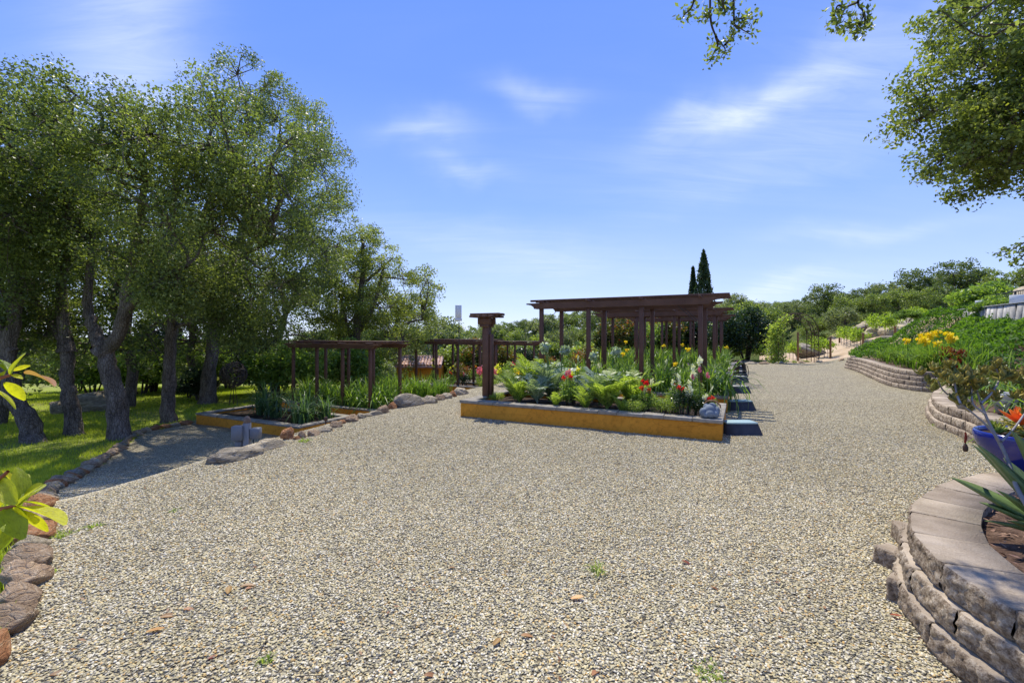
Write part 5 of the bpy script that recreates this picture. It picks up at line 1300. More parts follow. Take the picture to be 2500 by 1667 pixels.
snap(1.12, .45, 'U', 0, 'leafy', .95, 'bright red snapdragon clump in the right half of the near bed', [('spike_red', 5, .36, .56), ('spike_white', 2, .3, .6)])
snap(1.28, .25, 'U', 0, 'fine', .9, 'fine grey-green cushion plant left of the red snapdragons', [])
snap(.85, .40, 'U', 0, 'fine', 1.15, 'bright fine-leaved mound right of the red snapdragons', [])
snap(.52, .42, 'U', 0, 'darkleafy', 1.0, 'dark leafy plant with white and red snapdragons near the statue', [('spike_white', 5, .4, .62), ('spike_red', 2, .38, .5)])
snap(.34, .72, 'U', 0, 'leafy', 1.1, 'tall pink and white snapdragons behind the statue', [('spike_pink', 3, .55, .72), ('spike_white', 4, .5, .8)])
snap(.22, .42, 'U', 0, 'darkleafy', .7, 'small dark snapdragon plant with red blooms touching the statue', [('spike_red', 3, .4, .55), ('spike_white', 2, .45, .6)])
snap(.75, .9, 'U', 0, 'leafy', .9, 'snapdragon plant with lilac and white flowers mid-bed', [('spike_white', 2, .5, .62), ('mauve', 2, .4, .5)])
snap(1.55, 1.35, 'U', 0, 'fine', .8, 'low mat of yellow flowers at the back of the near bed', [('lemon', 9, .16, .24), ('iris_yellow', 4, .16, .22)], sp=.45)
snap(3.9, .5, 'U', 0, 'fine', .7, 'low green tuft beside the pillar foot', [])
for j, (k, a, b, key, s, lab, fl) in enumerate([(3, .6, .5, 'leafy', 1.3, 'pink and red flowers at the right end of the middle lower bed', [('spike_pink', 4, .4, .6), ('spike_red', 3, .4, .6)]), (3, 1.5, .5, 'darkleafy', 1.2, 'dark bush with pink blooms by the middle lower pergola', [('spike_pink', 4, .4, .55), ('mauve', 3, .4, .5)]),
        (3, 2.3, .6, 'leafy', 1.3, 'green plant with red and lemon flowers behind the pillar', [('lemon', 4, .5, .7), ('spike_red', 2, .4, .5)]), (3, 3.3, .6, 'leafy', 1.4, 'flowering plant with lemon spires right of the tiled shed', [('lemon', 5, .6, .95)]), (3, 1.0, 1.2, 'fine', 1.4, 'soft grassy green plant under the middle lower pergola', []),
        (4, .5, .5, 'leafy', 1.4, 'magenta and mauve flowers just right of the pillar', [('spike_pink', 4, .6, .75), ('mauve', 5, .55, .7), ('spike_red', 2, .6, .7)]), (4, 1.6, .6, 'fine', 1.5, 'green plant with yellow blooms behind the pillar', [('lemon', 5, .4, .6)]), (4, 2.8, .6, 'leafy', 1.4, 'leafy plant with orange blooms in the bed beyond the middle pergola', [('orange', 4, .4, .6)]),
        (5, .6, .6, 'fine', 1.5, 'yellow flowered clump before the farthest lower pergola', [('lemon', 7, .4, .65)]), (5, 1.7, .7, 'leafy', 1.5, 'leafy green clump under the farthest lower pergola', []), (5, 2.8, .7, 'leafy', 1.5, 'broad green plant at the left of the farthest lower pergola', [('lemon', 3, .5, .6)]), (5, 3.6, .8, 'leafy', 1.4, 'green plant at the left end of the farthest lower bed', [])]):
    snap(a, b, 'L', k, key, s, lab, fl)
# loose planting between the near bed and the farthest lower pergola (u 1150-1290)
for j, (u, v, y, key, s, lab) in enumerate([(1215, 915, 15.5, 'leafy', 1.6, 'light green bush below the farthest lower pergola'), (1262, 905, 16.5, 'fine', 1.8, 'yellow-green bush left of the cardoon heads'), (1190, 925, 14, 'fine', 1.6, 'soft green mound right of the pillar'), (1240, 932, 13.5, 'leafy', 1.5, 'green mound with yellow flowers in the gap between the terraces')]):
    p = G(u, v) if False else Vector(((u - HU) / F * y, y, 0)); t = place_bush(key, 'flowering_plant', p.x, p.y, s, j * 1.1, lab, None, 'flowers')
    for q_ in range(4): put('flower', FLW[['lemon', 'iris_yellow', 'spike_pink', 'lemon'][j]], t, (ri.uniform(-.25, .25), ri.uniform(-.25, .1), ri.uniform(.3, .42)), None, 1.0)

# ------------------------------------------------------------------ yellow irises over the far block wall, wall-bed plants
yi = [((2120, 872), .9), ((2150, 876), 1.0), ((2180, 880), 1.0), ((2215, 884), 1.0), ((2250, 888), 1.05), ((2280, 892), 1.0), ((2165, 866), 1.1), ((2205, 868), 1.15), ((2240, 874), 1.1), ((2275, 878), 1.0)]
rngi = np.random.default_rng(6)
LEAN = [MB().add(*blades(rngi, n=80, r=.3, lmin=.6, lmax=1.05, w=.034, lean=(.2, .9), arch=.6, bias=(-.55, -.25, 0))).data('foliage', M['iris']) for _ in range(2)]
for j, ((u, v), s) in enumerate(yi):
    ww = np.array(W3[::-1]); k_ = [1.4, 2.3, 3.2, 4.2, 5.3, 6.4, 2.6, 3.9, 4.9, 6.0][j]; in_ = .75 if j < 6 else 1.4
    p0_, p1_ = np.array(curve_at(ww, np.arange(len(ww)), k_)), np.array(curve_at(ww, np.arange(len(ww)), k_ + .3)); dd_ = p1_ - p0_; dd_ /= np.hypot(*dd_)
    x, y = p0_ + np.array([-dd_[1], dd_[0]]) * in_
    t = empty('iris_plant', (x, y, h1(x, y) - .02), 0, 'leaning iris clump %s over the far block wall' % (['at the left end', 'second from the left end', 'third from the left end', 'in the middle of the front row', 'second from the red pot', 'next to the red pot', 'at the back left', 'at the back with the big yellow cluster', 'behind the middle with a yellow cluster', 'at the back behind the red pot'][j]), 'iris', 'yellow irises over the far block wall')
    t.scale = (s * .9, s * .9, s * .95); put('foliage', LEAN[j % 2], t)
    nf = {6: 6, 7: 5, 3: 3, 2: 1}.get(j, 0)
    for q_ in range(nf):
        fx, fy, hh = ri.uniform(-.32, .18), ri.uniform(-.3, .2), ri.uniform(.78, 1.0)
        put('stalk', STALK, t, (fx * .6, fy * .6, 0), (0, 0, 0), (1, 1, hh)); put('flower', FLW['iris_yellow'], t, (fx, fy, hh), (0, 0, q_), 1.35)

# juniper slope: one field of sprays shared out to separate shrubs
rngj = np.random.default_rng(12)
JP = [(13.6, 13.2), (15.6, 15.2), (17.4, 17.6), (14.4, 10.6), (17.0, 12.6), (19.2, 15.2), (12.4, 8.4), (15.6, 8.2), (11.4, 7.2), (18.5, 9.5), (15.2, 17.6), (17.6, 20.6)]
jl = ['juniper spreading just above the yellow irises', 'juniper in the middle of the slope', 'juniper mat below the left end of the stone wall', 'juniper with a dark hollow near the right edge', 'juniper below the middle of the stone wall', 'juniper directly under the blue boxes', 'juniper low at the right edge behind the succulents', 'juniper at the right picture edge', 'low juniper fringe above the white pot', 'juniper far up the right edge', 'juniper at the left shoulder of the slope by the last vine posts', 'juniper climbing to the yellow vine']
N_ = 150000
xj = rngj.uniform(10.2, 20.5, N_); yj = rngj.uniform(6.2, 24.6, N_)
okj = inpoly(np.array(list(map(tuple, WALLLINE)) + [(15.9, 20.9), (17.4, 23.4), (20.2, 24.6), (21.3, 22.6), (20.6, 20.4), (19.2, 15.8), (19.2, 5.8), (10.5, 5.8)]), xj, yj)
dwj = np.abs(signed_dist(WALLLINE, xj, yj)); okj &= dwj > np.where(yj > 11, 1.55, 2.3)
# clump the sprays
lum = .5 + .5 * np.sin(xj * 2.3 + 1.7 * np.sin(yj * 1.9)) * np.cos(yj * 2.6 + 1.2 * np.sin(xj * 1.6)); lum2 = .5 + .5 * np.sin(xj * 6.1 + yj * 2.2) * np.sin(yj * 7.0 - xj * 1.4)
okj &= rngj.random(N_) < .35 + .65 * lum
xj, yj, lum, lum2 = xj[okj], yj[okj], lum[okj], lum2[okj]
zj = H(xj, yj) + .06 + (.42 * lum + .16 * lum2) * rngj.random(len(xj)) ** .35
dj = np.stack([(xj[:, None] - np.array(JP)[:, 0]) , (yj[:, None] - np.array(JP)[:, 1])], -1); own = np.argmin((dj ** 2).sum(-1), 1)
for j in range(len(JP)):
    m_ = own == j
    if m_.sum() < 50: continue
    zc_ = h1(*JP[j]); P = np.stack([xj[m_] - JP[j][0], yj[m_] - JP[j][1], zj[m_] - zc_], -1)
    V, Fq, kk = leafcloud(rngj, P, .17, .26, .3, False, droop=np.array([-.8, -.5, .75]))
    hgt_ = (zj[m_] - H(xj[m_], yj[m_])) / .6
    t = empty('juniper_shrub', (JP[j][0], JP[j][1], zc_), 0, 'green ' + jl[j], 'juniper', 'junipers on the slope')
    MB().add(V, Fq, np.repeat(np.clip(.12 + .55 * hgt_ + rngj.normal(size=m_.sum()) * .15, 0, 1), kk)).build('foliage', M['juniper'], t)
    b_ = MB()
    for a in range(5): b_.add(*tube([(0, 0, -.05), (.35 * math.cos(a * 1.26), .35 * math.sin(a * 1.26), .12), (.9 * math.cos(a * 1.26), .9 * math.sin(a * 1.26), .2)], [.04, .025, .01], 5))
    b_.build('branch', M['twig'], t)

# stone patio wall on the crest and what stands on it
A_ = np.array([20.9, 21.6]); B_ = np.array([17.6, 15.2]); t = empty('stone_wall', ((A_[0] + B_[0]) / 2, (A_[1] + B_[1]) / 2, 2.2), math.atan2(A_[1] - B_[1], A_[0] - B_[0]), 'pale crazy-faced stone wall at the top of the juniper slope', 'stone wall')
Lw = float(np.hypot(*(A_ - B_)))
MB().add(*box((0, 0, .12), (Lw, .24, .60))).build('core', M['concrete'], t)
xx = -Lw / 2; j = 0
while xx < Lw / 2 - .1:
    w_ = ri.uniform(.16, .55); w_ = min(w_, Lw / 2 - xx)
    sh_ = ri.uniform(-.14, .14)
    V = np.array([(0, 0, -.2), (w_ - .02, 0, -.2), (w_ - .02 + sh_, 0, .40), (sh_, 0, .40), (0, .08, -.2), (w_ - .02, .08, -.2), (w_ - .02 + sh_, .05, .40), (sh_, .05, .40)])
    o = MB().add(V, np.array([(0, 1, 2, 3)[::-1], (4, 5, 6, 7), (0, 3, 7, 4)[::-1], (1, 5, 6, 2)[::-1], (3, 2, 6, 7)[::-1]])).build('facing_stone', M['pstone'], t)
    o.location = (xx, .125 + ri.uniform(0, .02), 0); xx += w_; j += 1
for o_ in (MB().add(*box((0, .01, .43), (Lw + .05, .42, .035), .006)).build('coping', M['concrete'], t),): pass
def onwall(u, y): return ((u - HU) / F * y, y)
for u, y, w_, h_, lab in ((2402, 18.6, .75, .24, 'blue box seat with a pale frame on the stone wall, left one'), (2428, 18.1, .6, .16, 'low blue box seat in the middle of the stone wall'), (2490, 16.3, .8, .26, 'blue box seat at the right edge on the stone wall')):
    x, y = onwall(u, y)
    t = empty('box_seat', (x + .3, y + .2, 2.63), .5, lab, 'seat', 'blue seats on the stone wall')
    MB().add(*box((0, 0, h_ / 2 + .02), (w_, .4, h_ - .04), .015)).build('cushion', M['blue'], t)
    fr = MB()
    for sx in (-1, 1):
        fr.add(*box((sx * (w_ / 2 + .02), 0, h_ / 2 + .03), (.03, .44, h_ + .06), .004))
    fr.build('frame', M['whiteplastic'], t)
    MB().add(*box((0, 0, h_ + .03), (w_ - .02, .40, .03), .008)).build('top', M['cloth'], t)
t = empty('metal_fence', (19.9, 18.9, 2.35), math.atan2(A_[1] - B_[1], A_[0] - B_[0]), 'low dark metal fence behind the blue seats', 'fence')
for q_ in range(4): MB().add(*box((-2.4 + 1.6 * q_, -.5, .45), (.05, .05, .9), .004)).build('post', M['black'], t)
for z_ in (.88, .15): MB().add(*box((0, -.5, z_), (4.9, .035, .04), .003)).build('rail', M['black'], t)
for q_ in range(30): MB().add(*box((-2.3 + q_ * .16, -.5, .51), (.012, .012, .68))).build('bar', M['black'], t)
bush_proto('glossy', 74, 'shrub', rx=1.4, ry=1.0, rz_=.72, leaf=.14, n=4200, clumps=34)
p = aty(2420, 720, 20.5); t = place_bush('glossy', 'bush', p.x + .6, 21.2, 1.25, .4, 'glossy light-green bush above the stone wall', None, 'bush', 2.2); t.scale = (1.6, 1.2, 1.35)
t = place_bush('glossy', 'bush', 19.4, 18.2, .6, 1.4, 'light-green bush trailing at the left end of the stone wall', None, 'bush', 2.3)
place_bush('glossy', 'vine_clump', 18.7, 21.4, .42, 2.0, 'bright yellow grapevine just left of the stone wall', None, 'vine', 2.15)
# ------------------------------------------------------------------ vineyard: posts, vines, arch
posts = [(1948, 790 + 21, 875, 26.0), (2027.5, 823, 877, 25.0), (2107, 812, 865, 25.0), (2049.6, 822, 845, 32), (2126, 815, 838, 31), (2185, 796, 835, 25), (2223, 803, 834, 29), (2262, 783, 806, 26)]
plab = ['leftmost rusty wooden vineyard post, beside the arch', 'rusty wooden post standing alone right of the wire arch', 'rusty wooden post at the end of the long vine row', 'small dark post at the far end of the long vine row', 'short post behind the tall upper vines', 'tall brown post right of the tall upper vines', 'short brown post below the highest vines', 'highest vineyard post beside the juniper slope']
for j, (u, vt, vb, y) in enumerate(posts):
    x = (u - HU) / F * y; zb = h1(x, y); zt = EYE + (HV - vt) / F * y
    V, Fq = tube([(0, 0, -.2), (0, 0, (zt - zb) * .5), (0, 0, zt - zb)], .055 if y < 30 else .06, 10)
    t = empty('vineyard_post', (x, y, zb), 0, plab[j], 'post', 'wooden posts in the vineyard')
    MB().add(V, Fq).build('post', M['wood_post'], t, smooth=True)
    MB().add(*lathe([(.0001, zt - zb), (.05, zt - zb)], 10)).build('end_grain', M['wood_post'], t)
rows = [('behind the leftmost post', [(1936, 868, 27.0), (1944, 866, 28.0), (1928, 866, 28.5)], .8), ('between the arch and the lone post', [(1992, 868, 26.5), (2000, 870, 26.2), (2012, 873, 25.7), (2021, 874, 25.4), (1990, 860, 28)], .85),
        ('of the long row in the middle', [(2054, 850, 30.5), (2060, 853, 29.5), (2067, 856, 28.5), (2076, 857, 27.8), (2085, 858, 27), (2092, 861, 26.3), (2100, 864, 25.5)], .88), ('of the tall upper vines', [(2130, 838, 29.5), (2138, 840, 28.5), (2148, 838, 28), (2160, 840, 27), (2172, 842, 26), (2178, 838, 26.5)], 1.0), ('of the highest row near the junipers', [(2226, 826, 28.5), (2236, 820, 28), (2246, 815, 27.4), (2256, 810, 27)], .85)]
rngv = np.random.default_rng(3)
def vine_mesh(seed):
    rng = np.random.default_rng(seed)
    n = 420; c = rng.normal(size=(14, 3)) * np.array([.20, .18, .20]) + np.array([0, 0, .98]); k = rng.integers(0, 14, n)
    P = c[k] + rng.normal(size=(n, 3)) * np.array([.12, .1, .12]) 
    V, Fq, kk = leafcloud(rng, P, .11, .9, .5, True)
    tr = MB().add(*tube(smooth_path([(0, 0, -.05), (.02, .01, .4), (-.02, 0, .7), (.02, 0, .92)], 3), .022, 6)).add(*tube([(.02, 0, .88), (.35, 0, .95)], .012, 5)).add(*tube([(0, 0, .88), (-.35, .02, .93)], .012, 5))
    st = MB().add(*tube([(.05, .03, 0), (.05, .03, 1.0)], .008, 5))
    return tr.data('trunk', M['stem']), MB().add(V, Fq, np.repeat(rng.uniform(.1, .95, n), kk)).data('foliage', M['vine']), st.data('stake', M['iron'])
VM = [vine_mesh(s) for s in (1, 2, 3)]
c_ = 0
for rl, vs_, s in rows:
    for j, (u, v, y) in enumerate(vs_):
        x = (u - HU) / F * y
        t = empty('grapevine', (x, y, h1(x, y)), ri.uniform(-.4, .4), 'bright-green grapevine, %s from the left %s' % (ordn(j), rl), 'grapevine', 'grapevines in the vineyard'); t.scale = (s * .8, s * .8, s * .9)
        for nm, me in zip(('trunk', 'foliage', 'stake'), VM[c_ % 3]): put(nm, me, t)
        c_ += 1
# trellis wires
for (u0, y0), (u1, y1), lab in (((1990, 28), (2027.5, 25), 'thin drip line and wire along the vines right of the arch'), ((2049.6, 32), (2107, 25), 'thin wires along the long middle vine row')):
    x0, x1 = (u0 - HU) / F * y0, (u1 - HU) / F * y1
    m = MB()
    for hgt in (.28, .9): m.add(*tube([(x0, y0, h1(x0, y0) + hgt), ((x0 + x1) / 2, (y0 + y1) / 2, h1((x0 + x1) / 2, (y0 + y1) / 2) + hgt - .02), (x1, y1, h1(x1, y1) + hgt)], .008, 4))
    tag(m.build('trellis_wire', M['black']), lab, 'wire', 'trellis wires')
# wire arch
ya = 24.4; xl = (1896 - HU) / F * ya; xr = (1986 - HU) / F * ya
t = empty('garden_arch', ((xl + xr) / 2, ya, h1((xl + xr) / 2, ya)), .06, 'rusty wire garden arch at the end of the gravel', 'arch')
w2 = (xr - xl) / 2; R_ = w2; zs_ = 2.55 - R_
for dy in (-.28, .28):
    for dr in (0, .26):
        r_ = R_ + .13 - dr; m = MB()
        P = [(-r_, dy, 0), (-r_, dy, zs_)] + [(-r_ * math.cos(a), dy, zs_ + r_ * math.sin(a)) for a in np.linspace(.12, math.pi - .12, 20)] + [(r_, dy, zs_), (r_, dy, 0)]
        m.add(*tube(P, .017, 6)); m.build('hoop', M['iron'], t, smooth=True)
ms = MB()
for sgn in (-1, 1):
    for k in range(9):
        z_ = .12 + k * .17
        for dy in (-.28, .28):
            ms.add(*tube([(sgn * (R_ - .13), dy, z_), (sgn * (R_ + .13), dy, z_ + .10)], .008, 4)); ms.add(*tube([(sgn * (R_ + .13), dy, z_), (sgn * (R_ - .13), dy, z_ + .10)], .008, 4))
        ms.add(*tube([(sgn * (R_ + .13), -.28, z_), (sgn * (R_ + .13), .28, z_)], .009, 4))
for a in np.linspace(.15, math.pi - .15, 13):
    for rr_ in (R_ - .13, R_ + .13): ms.add(*tube([(-rr_ * math.cos(a), -.28, zs_ + rr_ * math.sin(a)), (-rr_ * math.cos(a), .28, zs_ + rr_ * math.sin(a))], .009, 4))
    ms.add(*tube([(-(R_ - .13) * math.cos(a), -.28, zs_ + (R_ - .13) * math.sin(a)), (-(R_ + .13) * math.cos(a + .1), -.28, zs_ + (R_ + .13) * math.sin(a + .1))], .008, 4))
o = ms.build('lattice', M['iron'], t); 
rng = np.random.default_rng(8); n = 2600; zz_ = rng.random(n) * 2.1
P = np.stack([rng.normal(size=n) * (.26 - .05 * zz_), rng.normal(size=n) * .26, zz_], -1); n2 = 700
an = rng.uniform(.1, 1.3, n2); P2 = np.stack([w2 - R_ * np.cos(an), rng.normal(size=n2) * .2, zs_ + R_ * np.sin(an) - .05], -1) + rng.normal(size=(n2, 3)) * .1
P = np.concatenate([P, P2]); V, Fq, kk = leafcloud(rng, P, .10, .7, .5, True)
t = empty('climbing_vine', (xl - .05, ya, h1(xl, ya)), 0, 'leafy green climber smothering the left leg of the wire arch', 'climber')
MB().add(V, Fq, np.repeat(np.clip(rng.normal(.6, .2, len(P)), 0, 1), kk)).build('foliage', M['fern'], t)
MB().add(*tube(smooth_path([(0, 0, 0), (.05, .03, .8), (-.04, 0, 1.5), (.05, 0, 2.1)], 4), .02, 5)).build('stem', M['twig'], t)
for j, (u, v, s, lab) in enumerate([(1910, 884, .8, 'low yellow-green weed patch at the left foot of the arch'), (1940, 886, .7, 'low dry tuft under the arch'), (1967, 884, .6, 'small grassy tuft by the right leg of the arch'), (1850, 884, .8, 'low tuft at the foot of the dark citrus bush')]):
    p = G(u, v); place_bush('fine', 'tuft', p.x, p.y, (s * 2.2, s, s * .8), j, lab, 'low tufts by the arch', 'plant')
for j, (u, v, w_) in enumerate([(1760 + 36 * i, 889 - i * .3, 1.0) for i in range(5)] + [(1958, 886, .9), (2000, 884, .6), (2055, 880, .5), (2085, 878, .5)]):
    p = G(u, v); rock('rock', (p.x, p.y, p.z), (.34 * w_, .14, .12), .1 * j, 'rock_red' if j % 2 else 'rock_tan', 'low edging stone, %s from the left at the far end of the gravel' % ordn(j), 'rock', 'edging stones at the far end of the gravel', (j * 3) % 10) if True else None

# ------------------------------------------------------------------ tile-roofed shed
ys_ = 27.0; xs0, xs1 = (973 - HU) / F * ys_, (1083 - HU) / F * ys_
gx_ = (xs0 + xs1) / 2; gs = h1(gx_, ys_) - .1; wS = xs1 - xs0; zr = EYE + (HV - 871) / F * ys_ - gs; ze = EYE + (HV - 894) / F * (ys_ - .8) - gs
t = empty('shed', (gx_, ys_, gs), 0, 'small ochre shed with a clay barrel-tile roof beyond the lower pergolas', 'shed')
MB().add(*box((0, 0, ze / 2), (wS - .12, 1.5, ze - .0), .01)).build('wall', M['stucco'], t)
MB().add(*box((.12, -.76, ze * .46), (.015, .02, ze * .86))).build('door_gap', M['black'], t)
MB().add(*box((wS / 2 - .22, -.765, ze * .45), (.10, .03, ze * .85), .004)).build('door_frame', M['wood'], t)
V = np.array([(-wS / 2, -.95, ze - .02), (wS / 2, -.95, ze - .02), (wS / 2, 0, zr - .04), (-wS / 2, 0, zr - .04), (wS / 2, .95, ze - .02), (-wS / 2, .95, ze - .02)])
rf = MB().add(V, np.array([(0, 1, 2, 3), (3, 2, 4, 5)])).add(V - np.array([0, 0, .06]), np.array([(0, 3, 2, 1), (3, 5, 4, 2)])).build('roof', M['tile'], t)
th = np.linspace(0, math.pi, 7); sl = math.hypot(.97, zr - ze)
tv = [(math.cos(a) * .085, -l, math.sin(a) * .07) for l in (0, .27) for a in th]
tf = [(i, i + 1, i + 8, i + 7) for i in range(6)]
tile_me = MB().add(tv, tf).add([(x_ * .82, y_, z_ * .8 - .006) for x_, y_, z_ in tv], [f_[::-1] for f_ in tf]).add([tv[7 + i] for i in range(7)] + [(tv[7 + i][0] * .82, tv[7 + i][1], tv[7 + i][2] * .8 - .006) for i in range(7)], [(i, i + 1, i + 8, i + 7) for i in range(6)]).data('roof_tile', M['tile'])
nc = int(wS / .17); slope = math.atan2(zr - ze, .95)
for i in range(nc):
    for r_ in range(4):
        o = put('roof_tile', tile_me, rf, (-wS / 2 + .09 + i * (wS - .16) / (nc - 1), -.02 - r_ * .235 * math.cos(slope), zr + .0 - r_ * .235 * math.sin(slope) + .005 * r_), (-slope * -1 * -1 * -1 + ri.uniform(-.03, .03), 0, ri.uniform(-.03, .03)))
for i in range(nc // 2): put('ridge_tile', tile_me, rf, (-wS / 2 + .1 + i * .34, 0, zr + .02), (0, 0, R(90)), (1.2, 1.25, 1))

# ------------------------------------------------------------------ grey utility post with its two boxes
yp = 7.2; x = (603 - HU) / F * yp; zg = h1(x, yp); ztop = EYE + (HV - 1032) / F * yp
t = empty('utility_post', (x, yp, zg), .1, 'weathered grey post with two grey electrical boxes behind the crest boulders', 'utility post')
MB().add(*box((0, 0, (ztop - zg) / 2), (.095, .095, ztop - zg), .006)).build('post', M['greywood'], t)
cap_ = lathe([(.0001, .115), (.03, .10), (.052, .06), (.055, .03), (.045, .01), (.05, 0), (.0001, 0)], 10)
MB().add(cap_[0] + np.array([0, 0, ztop - zg]), cap_[1]).build('finial', M['rotwood'], t, smooth=True)
hb = ztop - zg
MB().add(*box((-.115, -.04, hb - .15), (.16, .13, .23), .01)).build('junction_box', M['greyplastic'], t)
MB().add(*box((.125, .02, hb - .17), (.14, .13, .17), .012)).build('junction_box', M['greyplastic'], t)
MB().add(*box((-.11, -.03, hb - .34), (.10, .06, .13), .01)).build('outlet_box', M['greyplastic'], t)
for dx, x1 in ((-.14, -.17), (-.09, -.06), (.11, .11)):
    MB().add(*tube(smooth_path([(dx, -.02, hb - .26), (x1, -.02, hb - .45), (x1 + .01, -.02, .05)], 5), .007, 5)).build('cable', M['black'], t, smooth=True)
MB().add(*tube([(0, -.052, hb * .35), (0, -.05, hb * .35 - .001)], .006, 6)).build('bolt', M['black'], t)

# path light beside the crest stones
p = at(811, 1040, 0); t = empty('path_light', (p.x - .25, p.y + .35, -.35), 0, 'tiny brown path light behind the crest stones', 'light')
MB().add(*tube([(0, 0, 0), (0, 0, .38)], .012, 6)).build('stake', M['iron'], t); MB().add(*lathe([(.0001, .45), (.03, .43), (.032, .38), (.0001, .37)], 10)).build('head', M['iron'], t)

# ------------------------------------------------------------------ grey rounded sculpture on the bed corner
x, y = PU(.16, .12); t = empty('statue', (x, y, .302), ROT + .15, 'rounded blue-grey stone animal figure sitting on the bed corner', 'statue')
bm = bmesh.new()
skel = [((0, .03, .10), .085), ((-.005, .0, .06), .08), ((0, .05, .17), .065)]
parts = [((0, .02, .095), (.088, .088, .095)), ((0, -.045, .06), (.062, .055, .060)), ((-.10, -.015, .07), (.048, .06, .072)), ((.075, -.03, .055), (.045, .055, .055)), ((.035, .06, .15), (.06, .055, .062)), ((-.045, .055, .13), (.05, .05, .07)), ((.10, .03, .10), (.035, .05, .06)), ((-.06, -.05, .04), (.035, .04, .04))]
mball = MB()
for c, r_ in parts: mball.add(*sphere(c, r_, 3))
o = mball.build('body', M['statue'], t, smooth=True)
rm = o.modifiers.new('fuse', 'REMESH'); rm.mode = 'VOXEL'; rm.voxel_size = .009; rm.use_smooth_shade = True
smo = o.modifiers.new('soft', 'SMOOTH'); smo.iterations = 5; smo.factor = .5
MB().add(*tube(smooth_path([(-.07, .07, .19), (-.02, .05, .235), (.06, .02, .24), (.12, -.02, .20), (.135, -.04, .16)], 5), [.012] * 6 + [.014] * 6 + [.012] * 6 + [.009] * 3, 8)).build('handle', M['wood_post'], t, smooth=True)
# white marble bust on the second bed end
x, y = PU(.30, UB[2] - .15); t = empty('bust', (x - .05, y, .27), .2, 'small white marble bust above the spilling iris leaves', 'bust')
b_ = MB()
for c, r_ in [((0, 0, .055), (.13, .09, .06)), ((0, 0, .10), (.17, .085, .075)), ((-.1, 0, .12), (.07, .06, .055)), ((.1, 0, .12), (.07, .06, .055)), ((0, 0, .19), (.042, .045, .07)), ((0, -.005, .285), (.062, .072, .085)), ((0, -.075, .27), (.014, .018, .02)), ((0, .03, .33), (.06, .055, .045)), ((0, -.06, .235), (.028, .02, .018)), ((-.055, .01, .28), (.014, .02, .026)), ((.055, .01, .28), (.014, .02, .026))]:
    b_.add(*sphere(c, r_, 3))
o = b_.build('figure', M['marble'], t, smooth=True); rm = o.modifiers.new('fuse', 'REMESH'); rm.mode = 'VOXEL'; rm.voxel_size = .009; rm.use_smooth_shade = True
o.modifiers.new('soft', 'SMOOTH').iterations = 3
# hose coiled on its stand
yh = 15.8; x = (1804 - HU) / F * yh; t = empty('hose_reel', (x, yh, 0), .3, 'black garden hose coiled on a short stand beside the step blocks', 'hose')
MB().add(*box((0, .04, .3), (.06, .06, .62), .004)).build('stand', M['iron'], t)
for k in range(9):
    r1, r2 = .135 + .012 * (k % 4), .24 + .014 * (k % 5); dy = -.02 - .017 * k; cx0 = .012 * math.sin(k * 2.1)
    P = [(cx0 + r1 * math.cos(a), dy + .02 * math.sin(a * 2), .34 - .02 * (k % 3) + r2 * math.sin(a)) for a in np.linspace(0, 2 * math.pi, 25)]
    MB().add(*tube(P, .011, 6)).build('coil', M['black'], t, smooth=True)
MB().add(*tube(smooth_path([(.12, -.1, .5), (.26, -.1, .42), (.30, -.12, .2), (.22, -.15, .02)], 5), .011, 6)).build('loose_end', M['black'], t, smooth=True)

# ------------------------------------------------------------------ lounger, hoop and woven ball in the grove
p = G(470, 962); t = empty('lounger', (p.x, p.y, p.z), .12, 'curved wooden lounger with a pale canvas sling behind the straight oak', 'lounger')
m = MB()
MB().add(*tube(smooth_path([(-1.15, 0, .15), (-.9, 0, .02), (0, 0, .02), (.8, 0, .04)], 5), .035, 6)).build('runner', M['wood_post'], t, smooth=True)
MB().add(*tube(smooth_path([(-1.1, .35, .15), (-.8, .5, .02), (.1, .45, .02), (.7, .35, .04)], 5), .035, 6)).build('runner', M['wood_post'], t, smooth=True)
MB().add(*tube(smooth_path([(-1.0, .1, .02), (-1.18, .1, .35), (-.95, .1, .7), (-.8, .12, .85)], 5), .045, 8)).build('upright', M['wood_post'], t, smooth=True)
gu = np.linspace(-1.0, 1.05, 13); gv = np.linspace(-.32, .32, 5)
V = [(a, b, .62 + .16 * math.exp(-((a + .35) / .4) ** 2) - .10 * (b / .32) ** 2 * 0 + .05 * math.cos(b * 8) - .04 * math.sin(a * 2.5) + (.12 if a > .9 else 0)) for a in gu for b in gv]
f_ = [(i * 5 + j, i * 5 + j + 1, i * 5 + j + 6, i * 5 + j + 5) for i in range(12) for j in range(4)]
MB().add(V, f_).build('canvas', M['cloth'], t, smooth=True)
for sgn in (-1, 1): MB().add(*tube([(-1.0, sgn * .33, .66), (.2, sgn * .33, .60), (1.1, sgn * .33, .62)], .025, 6)).build('side_rail', M['wood_post'], t)
t2 = empty('hoop', tuple(G(500, 962)), 0, 'large thin wire hoop standing behind the canvas lounger', 'hoop')
MB().add(*tube([(.85 * math.cos(a), .1 * math.cos(a), .95 + .85 * math.sin(a)) for a in np.linspace(-1.57, 3.6, 36)], .014, 6)).build('ring', M['steel'], t2, smooth=True)
yb = 16.3; x = (570 - HU) / F * yb; t = empty('woven_ball', (x, yb, h1(x, yb)), 0, 'dark woven branch ball on a thin tripod by the shaded bed', 'garden ornament')
m = MB(); rng = np.random.default_rng(2); zc_ = 1.12
